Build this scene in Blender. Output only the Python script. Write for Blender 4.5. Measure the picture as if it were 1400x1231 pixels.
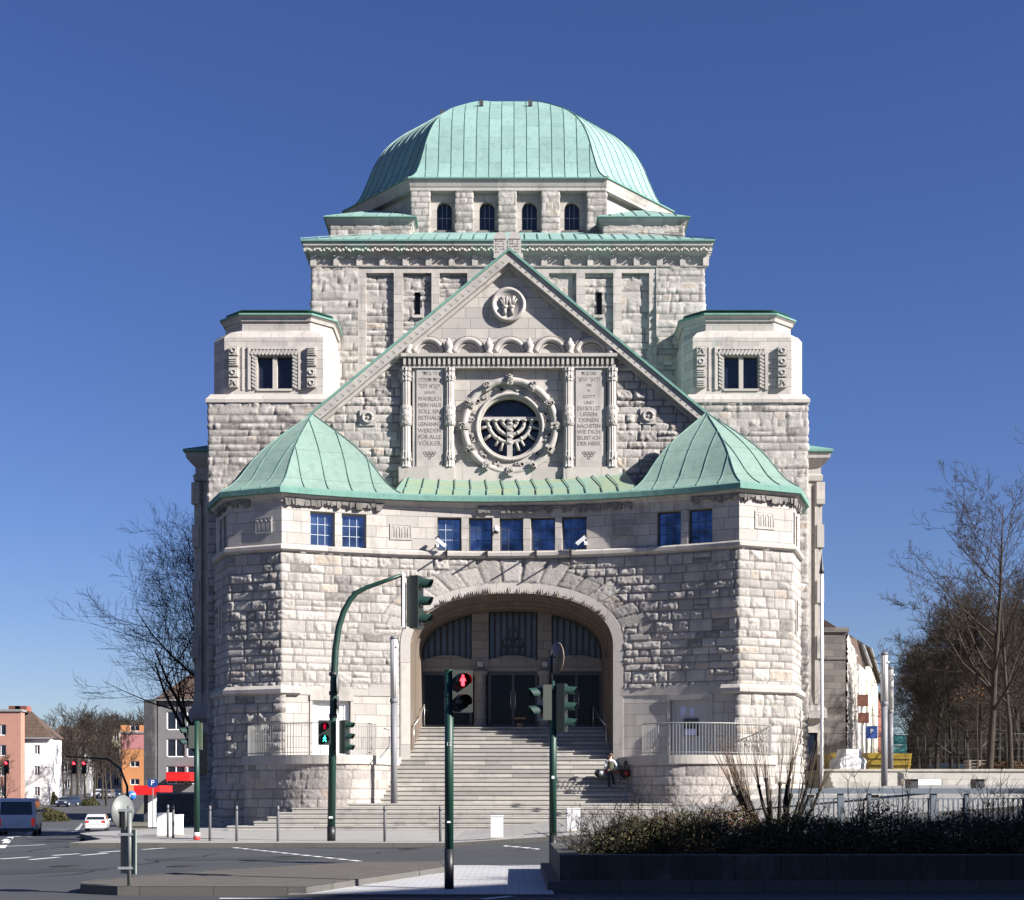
import bpy, math, random
import numpy as np
from mathutils import Vector, Matrix
R = math.radians
scene = bpy.context.scene
col = scene.collection
for o in list(bpy.data.objects):
    bpy.data.objects.remove(o)

# ---------------------------------------------------------------- camera
EYE = 1.25
F = 2000.0
cam_d = bpy.data.cameras.new("camera")
cam = bpy.data.objects.new("camera", cam_d)
col.objects.link(cam)
cam.location = (0, 0, EYE)
cam.rotation_euler = (R(90), 0, 0)
cam_d.sensor_width = 36
cam_d.lens = F / 1400 * 36
cam_d.shift_y = 469.5 / 1400
cam_d.clip_start = 0.1
cam_d.clip_end = 3000
scene.camera = cam

# ---------------------------------------------------------------- sky and sun
SUN_AZ, SUN_EL = 64.0, 30.0          # degrees east of the view-back direction, height
w = bpy.data.worlds.new("World")
scene.world = w
w.use_nodes = True
nt = w.node_tree
bg = nt.nodes["Background"]
sky = nt.nodes.new("ShaderNodeTexSky")
sky.sky_type = 'NISHITA'
sky.sun_disc = False
sky.sun_elevation = R(SUN_EL)
sky.sun_rotation = R(90 + (90 - SUN_AZ))
sky.air_density = 1.0
sky.dust_density = 0.3
sky.ozone_density = 4.0
sky.altitude = 100
hs = nt.nodes.new("ShaderNodeHueSaturation")
hs.inputs['Saturation'].default_value = 1.12
hs.inputs['Hue'].default_value = 0.512
nt.links.new(sky.outputs[0], hs.inputs['Color'])
tn = nt.nodes.new("ShaderNodeMix"); tn.data_type = 'RGBA'; tn.blend_type = 'MULTIPLY'; tn.inputs[0].default_value = 1.0
tn.inputs[7].default_value = (0.87, 0.86, 1.03, 1)
nt.links.new(hs.outputs[0], tn.inputs[6])
nt.links.new(tn.outputs[2], bg.inputs['Color'])
bg.inputs['Strength'].default_value = 0.0405
sl = bpy.data.lights.new("sun", 'SUN')
sl.energy = 5.0
sl.angle = R(0.53)
sl.color = (1.0, 0.95, 0.89)
sun = bpy.data.objects.new("sun", sl)
col.objects.link(sun)
sdir = Vector((math.sin(R(SUN_AZ)) * math.cos(R(SUN_EL)), -math.cos(R(SUN_AZ)) * math.cos(R(SUN_EL)), math.sin(R(SUN_EL))))
sun.rotation_euler = sdir.to_track_quat('Z', 'Y').to_euler()
sun.location = (60, -20, 60)
scene.view_settings.view_transform = 'Standard'
scene.view_settings.look = 'None'
scene.view_settings.gamma = 1
scene.view_settings.use_curve_mapping = False
scene.view_settings.exposure = 1.42
scene.cycles.max_bounces = 6
scene.cycles.diffuse_bounces = 3
scene.cycles.glossy_bounces = 3
scene.cycles.transparent_max_bounces = 8

# ---------------------------------------------------------------- helpers
def X(px, D, c=700.0):
    return (px - c) * D / F
def Z(py, D):
    return EYE + (1085 - py) * D / F

def tag(o, label=None, cat=None, group=None, kind=None):
    if label: o["label"] = label
    if cat: o["category"] = cat
    if group: o["group"] = group
    if kind: o["kind"] = kind
    return o

def empty(name, loc=(0, 0, 0), rz=0.0, label=None, cat=None, group=None):
    o = bpy.data.objects.new(name, None)
    o.empty_display_size = 0.3
    col.objects.link(o)
    o.location = loc
    o.rotation_euler = (0, 0, rz)
    tag(o, label, cat, group)
    return o

def copy_tree(o, parent=None, loc=None, rz=None, label=None):
    c = o.copy()
    col.objects.link(c)
    c.parent = parent
    if loc is not None: c.location = loc
    if rz is not None: c.rotation_euler = (0, 0, rz)
    if label: c["label"] = label
    for ch in list(o.children):
        copy_tree(ch, c)
    return c

# numpy value noise
def _h(ix, iy, seed):
    n = (ix.astype(np.int64) * 374761393 + iy.astype(np.int64) * 668265263 + seed * 144269504088) & 0x7fffffff
    n = ((n ^ (n >> 13)) * 1274126177) & 0x7fffffff
    n = n ^ (n >> 16)
    return (n & 0xffff) / 65535.0
def vnoise(x, y, seed=0):
    xi = np.floor(x); yi = np.floor(y)
    fx = x - xi; fy = y - yi
    fx = fx * fx * (3 - 2 * fx); fy = fy * fy * (3 - 2 * fy)
    xi = xi.astype(np.int64); yi = yi.astype(np.int64)
    a = _h(xi, yi, seed); b = _h(xi + 1, yi, seed); c = _h(xi, yi + 1, seed); d = _h(xi + 1, yi + 1, seed)
    return (a * (1 - fx) + b * fx) * (1 - fy) + (c * (1 - fx) + d * fx) * fy
def sstep(a, b, x):
    t = np.clip((x - a) / (b - a), 0, 1)
    return t * t * (3 - 2 * t)

def raw_mesh(name, V, Fq, mats, parent=None, uv=None, tone=None, smooth=False, mi=None):
    """V (n,3), Fq (m,4) quads (numpy); uv (n,2) per vertex; tone (n,) per vertex"""
    me = bpy.data.meshes.new(name)
    n, m = len(V), len(Fq)
    k = Fq.shape[1]
    me.vertices.add(n); me.loops.add(m * k); me.polygons.add(m)
    me.vertices.foreach_set("co", np.ascontiguousarray(V, dtype=np.float32).ravel())
    me.loops.foreach_set("vertex_index", np.ascontiguousarray(Fq, dtype=np.int32).ravel())
    me.polygons.foreach_set("loop_start", np.arange(0, m * k, k, dtype=np.int32))
    me.polygons.foreach_set("loop_total", np.full(m, k, dtype=np.int32))
    me.update(calc_edges=True)
    if uv is not None:
        l = me.uv_layers.new(name="UVMap")
        l.data.foreach_set("uv", np.ascontiguousarray(uv[Fq.ravel()], dtype=np.float32).ravel())
    if tone is not None:
        a = me.attributes.new("tone", 'FLOAT', 'POINT')
        a.data.foreach_set("value", np.ascontiguousarray(tone, dtype=np.float32))
    if smooth:
        me.polygons.foreach_set("use_smooth", np.ones(m, dtype=bool))
    for mt in (mats if isinstance(mats, (list, tuple)) else [mats]):
        me.materials.append(mt)
    o = bpy.data.objects.new(name, me)
    col.objects.link(o)
    if parent is not None: o.parent = parent
    return o

class MB:
    def __init__(s):
        s.v = []; s.f = []; s.m = []; s.uvf = {}; s.mat = 0; s.sm = []
    def vadd(s, pts):
        n = len(s.v); s.v.extend([tuple(p) for p in pts]); return n
    def face(s, idx, uv=None, sm=False):
        if uv is not None: s.uvf[len(s.f)] = uv
        s.f.append(tuple(idx)); s.m.append(s.mat); s.sm.append(sm)
    def quad(s, a, b, c, d, uv=None):
        n = s.vadd([a, b, c, d]); s.face((n, n + 1, n + 2, n + 3), uv); return s
    def poly(s, pts, uv=None):
        n = s.vadd(pts); s.face(range(n, n + len(pts)), uv); return s
    def box(s, c, d, rz=0.0, M=None, taper=1.0):
        x, y, z = d[0] / 2, d[1] / 2, d[2] / 2
        if c is None and M is None: c = (0, 0, 0)
        P = [(-x, -y, -z), (x, -y, -z), (x, y, -z), (-x, y, -z), (-x * taper, -y * taper, z), (x * taper, -y * taper, z), (x * taper, y * taper, z), (-x * taper, y * taper, z)]
        if M is not None:
            P = [tuple(M @ Vector(p)) for p in P]
            if c is not None: P = [(p[0] + c[0], p[1] + c[1], p[2] + c[2]) for p in P]
        else:
            cs, sn = math.cos(rz), math.sin(rz)
            P = [(c[0] + p[0] * cs - p[1] * sn, c[1] + p[0] * sn + p[1] * cs, c[2] + p[2]) for p in P]
        n = s.vadd(P)
        for q in ((0, 3, 2, 1), (4, 5, 6, 7), (0, 1, 5, 4), (1, 2, 6, 5), (2, 3, 7, 6), (3, 0, 4, 7)):
            s.face([n + i for i in q])
        return s
    def b2(s, x0, x1, y0, y1, z0, z1):
        return s.box(((x0 + x1) / 2, (y0 + y1) / 2, (z0 + z1) / 2), (abs(x1 - x0), abs(y1 - y0), abs(z1 - z0)))
    def prism(s, pts, z0, z1, caps=True):
        k = len(pts)
        n = s.vadd([(p[0], p[1], z0) for p in pts] + [(p[0], p[1], z1) for p in pts])
        for i in range(k):
            j = (i + 1) % k
            s.face((n + i, n + j, n + k + j, n + k + i))
        if caps:
            s.face([n + k - 1 - i for i in range(k)]); s.face([n + k + i for i in range(k)])
        return s
    def extr(s, pts, y0, y1):
        """pts in (x,z) plane, extruded from y0 (front) to y1"""
        k = len(pts)
        n = s.vadd([(p[0], y0, p[1]) for p in pts] + [(p[0], y1, p[1]) for p in pts])
        for i in range(k):
            j = (i + 1) % k
            s.face((n + i, n + k + i, n + k + j, n + j))
        s.face([n + i for i in range(k)]); s.face([n + k + k - 1 - i for i in range(k)])
        return s
    def lathe(s, prof, c=(0, 0, 0), n=20, sm=True, axis='z', a0=0.0, a1=2 * math.pi, M=None):
        full = abs((a1 - a0) - 2 * math.pi) < 1e-6
        cnt = n if full else n + 1
        base = len(s.v)
        P = []
        for r, z in prof:
            for i in range(cnt):
                a = a0 + (a1 - a0) * i / n
                if axis == 'z': p = (r * math.cos(a), r * math.sin(a), z)
                elif axis == 'y': p = (r * math.cos(a), z, r * math.sin(a))
                else: p = (z, r * math.cos(a), r * math.sin(a))
                if M is not None: p = tuple(M @ Vector(p))
                P.append((p[0] + c[0], p[1] + c[1], p[2] + c[2]))
        s.vadd(P)
        for k in range(len(prof) - 1):
            for i in range(n):
                j = (i + 1) % cnt
                a = base + k * cnt
                s.face((a + i, a + j, a + cnt + j, a + cnt + i), sm=sm)
        if full:
            if prof[0][0] > 1e-5: s.face([base + cnt - 1 - i for i in range(cnt)])
            if prof[-1][0] > 1e-5: s.face([base + (len(prof) - 1) * cnt + i for i in range(cnt)])
        return s
    def tube(s, pts, r, n=6, caps=True, sm=True):
        pts = [Vector(p) for p in pts]
        rr = r if isinstance(r, (list, tuple)) else [r] * len(pts)
        base = len(s.v); up = None
        for i, p in enumerate(pts):
            t = (pts[min(i + 1, len(pts) - 1)] - pts[max(i - 1, 0)])
            if t.length < 1e-9: t = Vector((0, 0, 1))
            t.normalize()
            if up is None:
                up = Vector((0, 0, 1)) if abs(t.z) < .9 else Vector((1, 0, 0))
            a = t.cross(up)
            if a.length < 1e-6: a = t.cross(Vector((0.3, 1, 0.1)))
            a.normalize(); b = a.cross(t); b.normalize(); up = b
            for k in range(n):
                th = 2 * math.pi * (k + .5) / n
                q = p + (a * math.cos(th) + b * math.sin(th)) * rr[i]
                s.v.append((q.x, q.y, q.z))
        for i in range(len(pts) - 1):
            for k in range(n):
                j = (k + 1) % n
                a = base + i * n
                s.face((a + k, a + j, a + n + j, a + n + k), sm=sm)
        if caps:
            s.face([base + k for k in range(n)][::-1]); s.face([base + (len(pts) - 1) * n + k for k in range(n)])
        return s
    def sweep(s, path, prof, closed=False):
        """path 2-D points left to right (outward normal on the right of travel), prof list of (out,z)"""
        path = [np.array(p, float) for p in path]
        N = len(path); rows = []
        for i in range(N):
            if closed:
                pa, pb = path[i - 1], path[(i + 1) % N]
            else:
                pa = path[i - 1] if i > 0 else None
                pb = path[i + 1] if i < N - 1 else None
            def nn(a, b):
                d = b - a; d = d / (np.linalg.norm(d) + 1e-12); return np.array((d[1], -d[0]))
            n1 = nn(pa, path[i]) if pa is not None else None
            n2 = nn(path[i], pb) if pb is not None else None
            if n1 is None: n1 = n2
            if n2 is None: n2 = n1
            m = (n1 + n2) / max(0.35, 1 + float(n1 @ n2))
            rows.append([(path[i][0] + m[0] * o, path[i][1] + m[1] * o, z) for o, z in prof])
        base = len(s.v); K = len(prof)
        L = [0.0]
        for i in range(1, N + 1):
            L.append(L[-1] + float(np.linalg.norm(path[i % N] - path[i - 1])))
        V = [0.0]
        for i in range(1, K):
            V.append(V[-1] + math.hypot(prof[i][0] - prof[i - 1][0], prof[i][1] - prof[i - 1][1]))
        for r in rows: s.v.extend(r)
        for i in range(N if closed else N - 1):
            j = (i + 1) % N
            for k in range(K - 1):
                s.face((base + i * K + k, base + j * K + k, base + j * K + k + 1, base + i * K + k + 1),
                       uv=[(L[i], V[k]), (L[i + 1], V[k]), (L[i + 1], V[k + 1]), (L[i], V[k + 1])])
        if not closed:
            s.face([base + k for k in range(K)]); s.face([base + (N - 1) * K + k for k in range(K)][::-1])
        return s
    def grid(s, P, uv=None, sm=False):
        """P[i][j] points"""
        ni, nj = len(P), len(P[0]); base = len(s.v)
        for r in P: s.v.extend([tuple(p) for p in r])
        for i in range(ni - 1):
            for j in range(nj - 1):
                q = (i, j), (i + 1, j), (i + 1, j + 1), (i, j + 1)
                s.face([base + a * nj + b for a, b in q], uv=[uv[a][b] for a, b in q] if uv else None, sm=sm)
        return s
    def build(s, name, mats, parent=None, label=None, loc=None, rot=None, scale=None):
        me = bpy.data.meshes.new(name)
        me.from_pydata(s.v, [], s.f)
        for mt in (mats if isinstance(mats, (list, tuple)) else [mats]):
            me.materials.append(mt)
        me.polygons.foreach_set("material_index", s.m)
        me.polygons.foreach_set("use_smooth", s.sm)
        uvl = me.uv_layers.new(name="UVMap")
        co = [v for v in s.v]
        dat = np.zeros((len(me.loops), 2), np.float32)
        for p in me.polygons:
            u = s.uvf.get(p.index)
            if u is not None:
                for k, li in enumerate(p.loop_indices): dat[li] = u[k]
            else:
                nx, ny, nz = p.normal
                for li in p.loop_indices:
                    x, y, z = co[me.loops[li].vertex_index]
                    if abs(nz) > .75: dat[li] = (x, y)
                    elif abs(nx) > abs(ny): dat[li] = (y, z)
                    else: dat[li] = (x, z)
        uvl.data.foreach_set("uv", dat.ravel())
        o = bpy.data.objects.new(name, me)
        col.objects.link(o)
        if parent is not None: o.parent = parent
        if label: o["label"] = label
        if loc is not None: o.location = loc
        if rot is not None: o.rotation_euler = rot
        if scale is not None: o.scale = scale
        return o

# ---------------------------------------------------------------- materials
MATS = {}
def nmat(name):
    m = bpy.data.materials.new(name); m.use_nodes = True
    MATS[name] = m
    return m, m.node_tree, m.node_tree.nodes["Principled BSDF"]
def N(nt, t, **kw):
    n = nt.nodes.new(t)
    for k, v in kw.items():
        if k in n.inputs: n.inputs[k].default_value = v
        else: setattr(n, k, v)
    return n
def ramp(nt, fac, stops):
    r = nt.nodes.new("ShaderNodeValToRGB")
    e = r.color_ramp.elements
    while len(e) < len(stops): e.new(0.5)
    for i, (p, c) in enumerate(stops):
        e[i].position = p; e[i].color = (*c, 1) if len(c) == 3 else c
    nt.links.new(fac, r.inputs[0])
    return r.outputs[0]
def mixc(nt, fac, a, b, blend='MIX'):
    m = nt.nodes.new("ShaderNodeMix"); m.data_type = 'RGBA'; m.blend_type = blend
    if isinstance(fac, (int, float)): m.inputs[0].default_value = fac
    else: nt.links.new(fac, m.inputs[0])
    for i, v in ((6, a), (7, b)):
        if isinstance(v, tuple): m.inputs[i].default_value = (*v, 1) if len(v) == 3 else v
        else: nt.links.new(v, m.inputs[i])
    return m.outputs[2]
def noise(nt, scale, detail=4, rough=.6, vec=None, sc3=None):
    n = nt.nodes.new("ShaderNodeTexNoise")
    n.inputs['Scale'].default_value = scale; n.inputs['Detail'].default_value = detail; n.inputs['Roughness'].default_value = rough
    if vec is None:
        tc = nt.nodes.new("ShaderNodeNewGeometry"); vec = tc.outputs['Position']
    if sc3:
        mp = nt.nodes.new("ShaderNodeMapping"); mp.inputs['Scale'].default_value = sc3
        nt.links.new(vec, mp.inputs[0]); vec = mp.outputs[0]
    nt.links.new(vec, n.inputs['Vector'])
    return n.outputs[0]
def bump(nt, bsdf, h, strength, dist=.02, prev=None):
    b = nt.nodes.new("ShaderNodeBump"); b.inputs['Strength'].default_value = strength; b.inputs['Distance'].default_value = dist
    nt.links.new(h, b.inputs['Height'])
    if prev: nt.links.new(prev, b.inputs['Normal'])
    nt.links.new(b.outputs[0], bsdf.inputs['Normal'])
    return b.outputs[0]

def simple(name, c, rough=.7, metal=0.0, var=.15, scale=3.0, bmp=0.0, bscale=40, emit=None, spec=None):
    m, nt, b = nmat(name)
    b.inputs['Roughness'].default_value = rough
    b.inputs['Metallic'].default_value = metal
    if spec is not None: b.inputs['Specular IOR Level'].default_value = spec
    if var > 0:
        f = noise(nt, scale, 5, .65)
        lo = tuple(x * (1 - var) for x in c); hi = tuple(min(1, x * (1 + var)) for x in c)
        nt.links.new(ramp(nt, f, [(.3, lo), (.7, hi)]), b.inputs['Base Color'])
    else:
        b.inputs['Base Color'].default_value = (*c, 1)
    if bmp: bump(nt, b, noise(nt, bscale, 4), bmp, .01)
    if emit:
        b.inputs['Emission Color'].default_value = (*emit[0], 1); b.inputs['Emission Strength'].default_value = emit[1]
    return m

STONE = (0.382, 0.356, 0.329)
def dirt(nt, colr, amt=.55, lo=.53, hi=.72):
    """soot and lichen patches and downward streaks: irregular wear of the stone itself"""
    a = noise(nt, .55, 6, .7)
    s = noise(nt, 1.0, 5, .65, sc3=(2.2, 2.2, .35))
    mm = nt.nodes.new("ShaderNodeMath"); mm.operation = 'MULTIPLY'
    nt.links.new(a, mm.inputs[0]); nt.links.new(s, mm.inputs[1])
    f = ramp(nt, mm.outputs[0], [(.265, (0, 0, 0)), (.40, (amt, amt, amt))])
    return mixc(nt, f, colr, (.16, .15, .14))
def m_rustic(name="rough_stone", base=STONE, green=0.0):
    m, nt, b = nmat(name)
    at = N(nt, "ShaderNodeAttribute", attribute_name="tone")
    d = tuple(x * .60 for x in base); l = tuple(min(1, x * 1.28) for x in base)
    warm = (base[0] * 1.08, base[1] * .94, base[2] * .82)
    c = ramp(nt, at.outputs['Fac'], [(0.0, (.10, .094, .09)), (.14, (.12, .11, .105)), (.2, d), (.5, base), (.8, l), (.88, warm), (1.0, l)])
    n1 = noise(nt, 6, 6, .7)
    c = mixc(nt, ramp(nt, n1, [(.35, (0, 0, 0)), (.7, (.5, .5, .5))]), c, tuple(x * .78 for x in base))
    n2 = noise(nt, 26, 4, .7)
    c = mixc(nt, ramp(nt, n2, [(.50, (0, 0, 0)), (.68, (.6, .6, .6))]), c, (.20, .188, .172))
    c = dirt(nt, c, .62)
    if green:
        g = noise(nt, .35, 4, .6)
        c = mixc(nt, ramp(nt, g, [(.5, (0, 0, 0)), (.68, (green,) * 3)]), c, (.26, .36, .31))
    nt.links.new(c, b.inputs['Base Color'])
    b.inputs['Roughness'].default_value = .92
    p = bump(nt, b, noise(nt, 9, 9, .78), 1.0, .05)
    bump(nt, b, noise(nt, 60, 3, .6), .5, .006, p)
    return m
def m_ashlar(name="dressed_stone", base=STONE, bw=.95, bh=.42, joint=.012, green=0.0, joints=True, var=.16):
    m, nt, b = nmat(name)
    uv = N(nt, "ShaderNodeUVMap")
    if joints:
        br = nt.nodes.new("ShaderNodeTexBrick")
        br.inputs['Scale'].default_value = 1.0
        br.inputs['Brick Width'].default_value = bw; br.inputs['Row Height'].default_value = bh
        br.inputs['Mortar Size'].default_value = joint; br.inputs['Mortar Smooth'].default_value = .3
        br.offset = .43; br.squash = 1.25; br.squash_frequency = 3
        br.inputs['Color1'].default_value = (*[x * (1 - var) for x in base], 1)
        br.inputs['Color2'].default_value = (base[0] * (1 + var), base[1] * (1 + var * .9), base[2] * (1 + var * .75), 1)
        br.inputs['Mortar'].default_value = (*[x * .5 for x in base], 1)
        nt.links.new(uv.outputs[0], br.inputs['Vector'])
        c = br.outputs[0]
        # a second, wider set for odd reddish or grey blocks
        br2 = nt.nodes.new("ShaderNodeTexBrick")
        br2.inputs['Scale'].default_value = 1.0
        br2.inputs['Brick Width'].default_value = bw; br2.inputs['Row Height'].default_value = bh
        br2.inputs['Mortar Size'].default_value = 0.0
        br2.offset = .43; br2.squash = 1.25; br2.squash_frequency = 3
        br2.inputs['Bias'].default_value = -.55
        br2.inputs['Color1'].default_value = (0, 0, 0, 1); br2.inputs['Color2'].default_value = (1, 1, 1, 1)
        nt.links.new(uv.outputs[0], br2.inputs['Vector'])
        c = mixc(nt, ramp(nt, br2.outputs[0], [(.35, (0, 0, 0)), (.9, (.5, .5, .5))]), c, (base[0] * .82, base[1] * .72, base[2] * .68))
    else:
        n0 = noise(nt, 1.5, 4)
        c = ramp(nt, n0, [(.3, tuple(x * (1 - var) for x in base)), (.7, tuple(x * (1 + var) for x in base))])
    n1 = noise(nt, 3.2, 7, .7)
    c = mixc(nt, ramp(nt, n1, [(.4, (0, 0, 0)), (.75, (.45, .45, .45))]), c, tuple(x * .72 for x in base))
    c = dirt(nt, c, .6)
    if green:
        g = noise(nt, .5, 5, .6, sc3=(1.5, 1.5, .3))
        c = mixc(nt, ramp(nt, g, [(.48, (0, 0, 0)), (.66, (green,) * 3)]), c, (.24, .40, .33))
    nt.links.new(c, b.inputs['Base Color'])
    b.inputs['Roughness'].default_value = .88
    p = bump(nt, b, noise(nt, 30, 6, .7), .35, .008)
    if joints:
        inv = N(nt, "ShaderNodeMath", operation='SUBTRACT'); inv.inputs[0].default_value = 1.0
        nt.links.new(br.outputs['Fac'], inv.inputs[1])
        bump(nt, b, inv.outputs[0], .8, .012, p)
    return m
def m_copper(name="green_copper", base=(.180, .295, .268), pw=.66, ph=1.7, yellow=0.0):
    m, nt, b = nmat(name)
    uv = N(nt, "ShaderNodeUVMap")
    sp = N(nt, "ShaderNodeSeparateXYZ"); cb = N(nt, "ShaderNodeCombineXYZ")
    nt.links.new(uv.outputs[0], sp.inputs[0]); nt.links.new(sp.outputs[1], cb.inputs[0]); nt.links.new(sp.outputs[0], cb.inputs[1])
    br = nt.nodes.new("ShaderNodeTexBrick")
    br.inputs['Scale'].default_value = 1; br.inputs['Brick Width'].default_value = ph; br.inputs['Row Height'].default_value = pw
    br.inputs['Mortar Size'].default_value = .014; br.inputs['Mortar Smooth'].default_value = .2; br.offset = .47
    br.inputs['Color1'].default_value = (*[x * .86 for x in base], 1)
    br.inputs['Color2'].default_value = (*[min(1, x * 1.13) for x in base], 1)
    br.inputs['Mortar'].default_value = (base[0] * .42, base[1] * .42, base[2] * .42, 1)
    nt.links.new(cb.outputs[0], br.inputs['Vector'])
    c = br.outputs[0]
    st = noise(nt, 1.2, 5, .7, sc3=(3, 3, .5))
    c = mixc(nt, ramp(nt, st, [(.35, (0, 0, 0)), (.75, (.55, .55, .55))]), c, (base[0] * 1.22, base[1] * 1.10, base[2] * 1.12))
    s3 = noise(nt, 2.2, 5, .7, sc3=(4.5, 4.5, .22))
    c = mixc(nt, ramp(nt, s3, [(.55, (0, 0, 0)), (.70, (.5, .5, .5))]), c, (base[0] * .55, base[1] * .55, base[2] * .52))
    s2 = noise(nt, 2.3, 6, .75)
    c = mixc(nt, ramp(nt, s2, [(.50, (0, 0, 0)), (.72, (.6, .6, .6))]), c, (base[0] * .62, base[1] * .62, base[2] * .66))
    if yellow:
        y = noise(nt, .8, 4, .6)
        c = mixc(nt, ramp(nt, y, [(.35, (0, 0, 0)), (.6, (yellow,) * 3)]), c, (.24, .265, .15))
    nt.links.new(c, b.inputs['Base Color'])
    b.inputs['Roughness'].default_value = .8
    b.inputs['Specular IOR Level'].default_value = .25
    b.inputs['Metallic'].default_value = .0
    p = bump(nt, b, noise(nt, 3.0, 3, .5), .25, .05)
    return m

M_RUST = m_rustic()
M_RUSTG = m_rustic("rough_stone_stained", STONE, .55)
M_ASH = m_ashlar()
M_ASHG = m_ashlar("dressed_stone_stained", STONE, green=.35)
M_MOLD = m_ashlar("moulded_stone", STONE, bw=1.4, bh=3.1, joint=.01)
M_MOLDG = m_ashlar("moulded_stone_stained", STONE, bw=1.4, bh=3.1, joint=.01, green=.6)
M_CARVE = m_ashlar("carved_stone", tuple(x * .95 for x in STONE), joints=False)
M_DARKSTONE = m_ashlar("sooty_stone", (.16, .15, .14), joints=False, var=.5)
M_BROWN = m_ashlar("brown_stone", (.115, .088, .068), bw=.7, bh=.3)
M_COP = m_copper()
M_COPT = m_copper("tent_copper", (.178, .265, .226), pw=900, ph=1.4)
M_COPY = m_copper("yellowed_copper", (.165, .285, .235), yellow=.7, pw=900, ph=9)
M_COPE = m_copper("copper_edge", (.125, .25, .21), pw=50, ph=2.0)
M_SEAM = simple("copper_seam", (.10, .185, .16), .6, var=.3)
def m_glass(name, c, metal, rough, var=.25, scale=1.2):
    m, nt, b = nmat(name)
    f = noise(nt, scale, 3, .5)
    nt.links.new(ramp(nt, f, [(.3, tuple(x * (1 - var) for x in c)), (.7, tuple(min(1, x * (1 + var)) for x in c))]), b.inputs['Base Color'])
    b.inputs['Metallic'].default_value = metal; b.inputs['Roughness'].default_value = rough
    bump(nt, b, noise(nt, 2.6, 2), .25, .03)
    return m
M_GBLUE = m_glass("blue_window_glass", (.12, .172, .275), .85, .12, var=.45, scale=1.1)
M_GBLUE2 = m_glass("deep_blue_window_glass", (.075, .12, .22), .8, .16, var=.6, scale=1.9)
M_GDARK = m_glass("dark_window_glass", (.012, .016, .03), 0.0, .1)
M_GDOOR = m_glass("door_glass", (.006, .008, .014), 0.0, .1)
M_GDOOR.node_tree.nodes['Principled BSDF'].inputs['Specular IOR Level'].default_value = .12
M_GLUN = m_glass("lunette_glass", (.07, .085, .10), 0.2, .25)
M_LEAD = simple("pale_glazing_bar", (.42, .48, .55), .5, var=0)
M_FRAME = simple("dark_window_frame", (.05, .05, .055), .5, var=.1)
M_FRAMEG = simple("grey_window_frame", (.28, .29, .30), .6, var=.1)
M_BLACK = simple("black_metal", (.012, .012, .014), .45, var=0)
M_WHITE = simple("white_paint", (.78, .78, .77), .5, var=.03)
M_STEEL = simple("brushed_steel", (.55, .55, .54), .35, metal=.7, var=.1, scale=8)
# ================================================================ the synagogue
syn = empty("synagogue", (0, 58, 0), 0, "huge pale stone synagogue with green copper dome and a round menorah window in its gable", "synagogue")
class Q:   # parent that keeps world coordinates
    pass
def par(o, p=syn):
    """parent keeping world placement (things are built in world coordinates)"""
    o.parent = p
    if p is syn: o.location = (o.location[0], o.location[1] - 58, o.location[2])
    return o
def B(mb, name, mats, p=syn, label=None):
    return par(mb.build(name, mats, None, label), p)

CXW = -0.09                      # building axis
rng = np.random.RandomState(7)
WL, WR = np.array((-8.5, 54.0)), np.array((8.28, 53.3))
def arc(t):
    p = WL + (WR - WL) * t
    return (p[0], p[1] + 2.1 * 4 * t * (1 - t))
ARC = [arc(i / 40) for i in range(41)]
FAC = [(-11.6, 67.4), (-11.53, 57.0), (-10.65, 54.9)] + ARC + [(10.38, 54.2), (11.12, 56.5), (11.2, 67.4)]

class Path:
    def __init__(s, pts):
        s.p = np.array(pts, float)
        d = np.diff(s.p, axis=0); s.seg = np.hypot(d[:, 0], d[:, 1])
        s.L = np.concatenate([[0], np.cumsum(s.seg)])
        s.len = s.L[-1]
    def at(s, t):
        t = np.asarray(t, float)
        return np.stack([np.interp(t, s.L, s.p[:, 0]), np.interp(t, s.L, s.p[:, 1])], -1)
    def nrm(s, t, w=.12):
        a = s.at(np.clip(t - w, 0, s.len)); b = s.at(np.clip(t + w, 0, s.len))
        d = b - a; l = np.hypot(d[..., 0], d[..., 1])[..., None] + 1e-9
        d = d / l
        return np.stack([d[..., 1], -d[..., 0]], -1)
    def spx(s, px):
        g = np.linspace(0, s.len, 4000); q = s.at(g)
        k = (q[:, 1] < 60)
        pp = 700 + q[k, 0] * F / q[k, 1]
        return float(np.interp(px, pp, g[k]))
FP = Path(FAC)
S_WL = FP.L[2 + 1]; S_WR = FP.L[2 + 41]     # corners of the concave part
S_L1 = FP.L[2]; S_R1 = FP.L[2 + 42]
S_MID = (S_WL + S_WR) / 2
SARC = FP.spx(697 + 3)                  # arc position of the portal axis

# portal arch in (s,z)
A_A, A_B, A_Z, A_N = 3.88, 2.10, 6.77, 2.25

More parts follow.
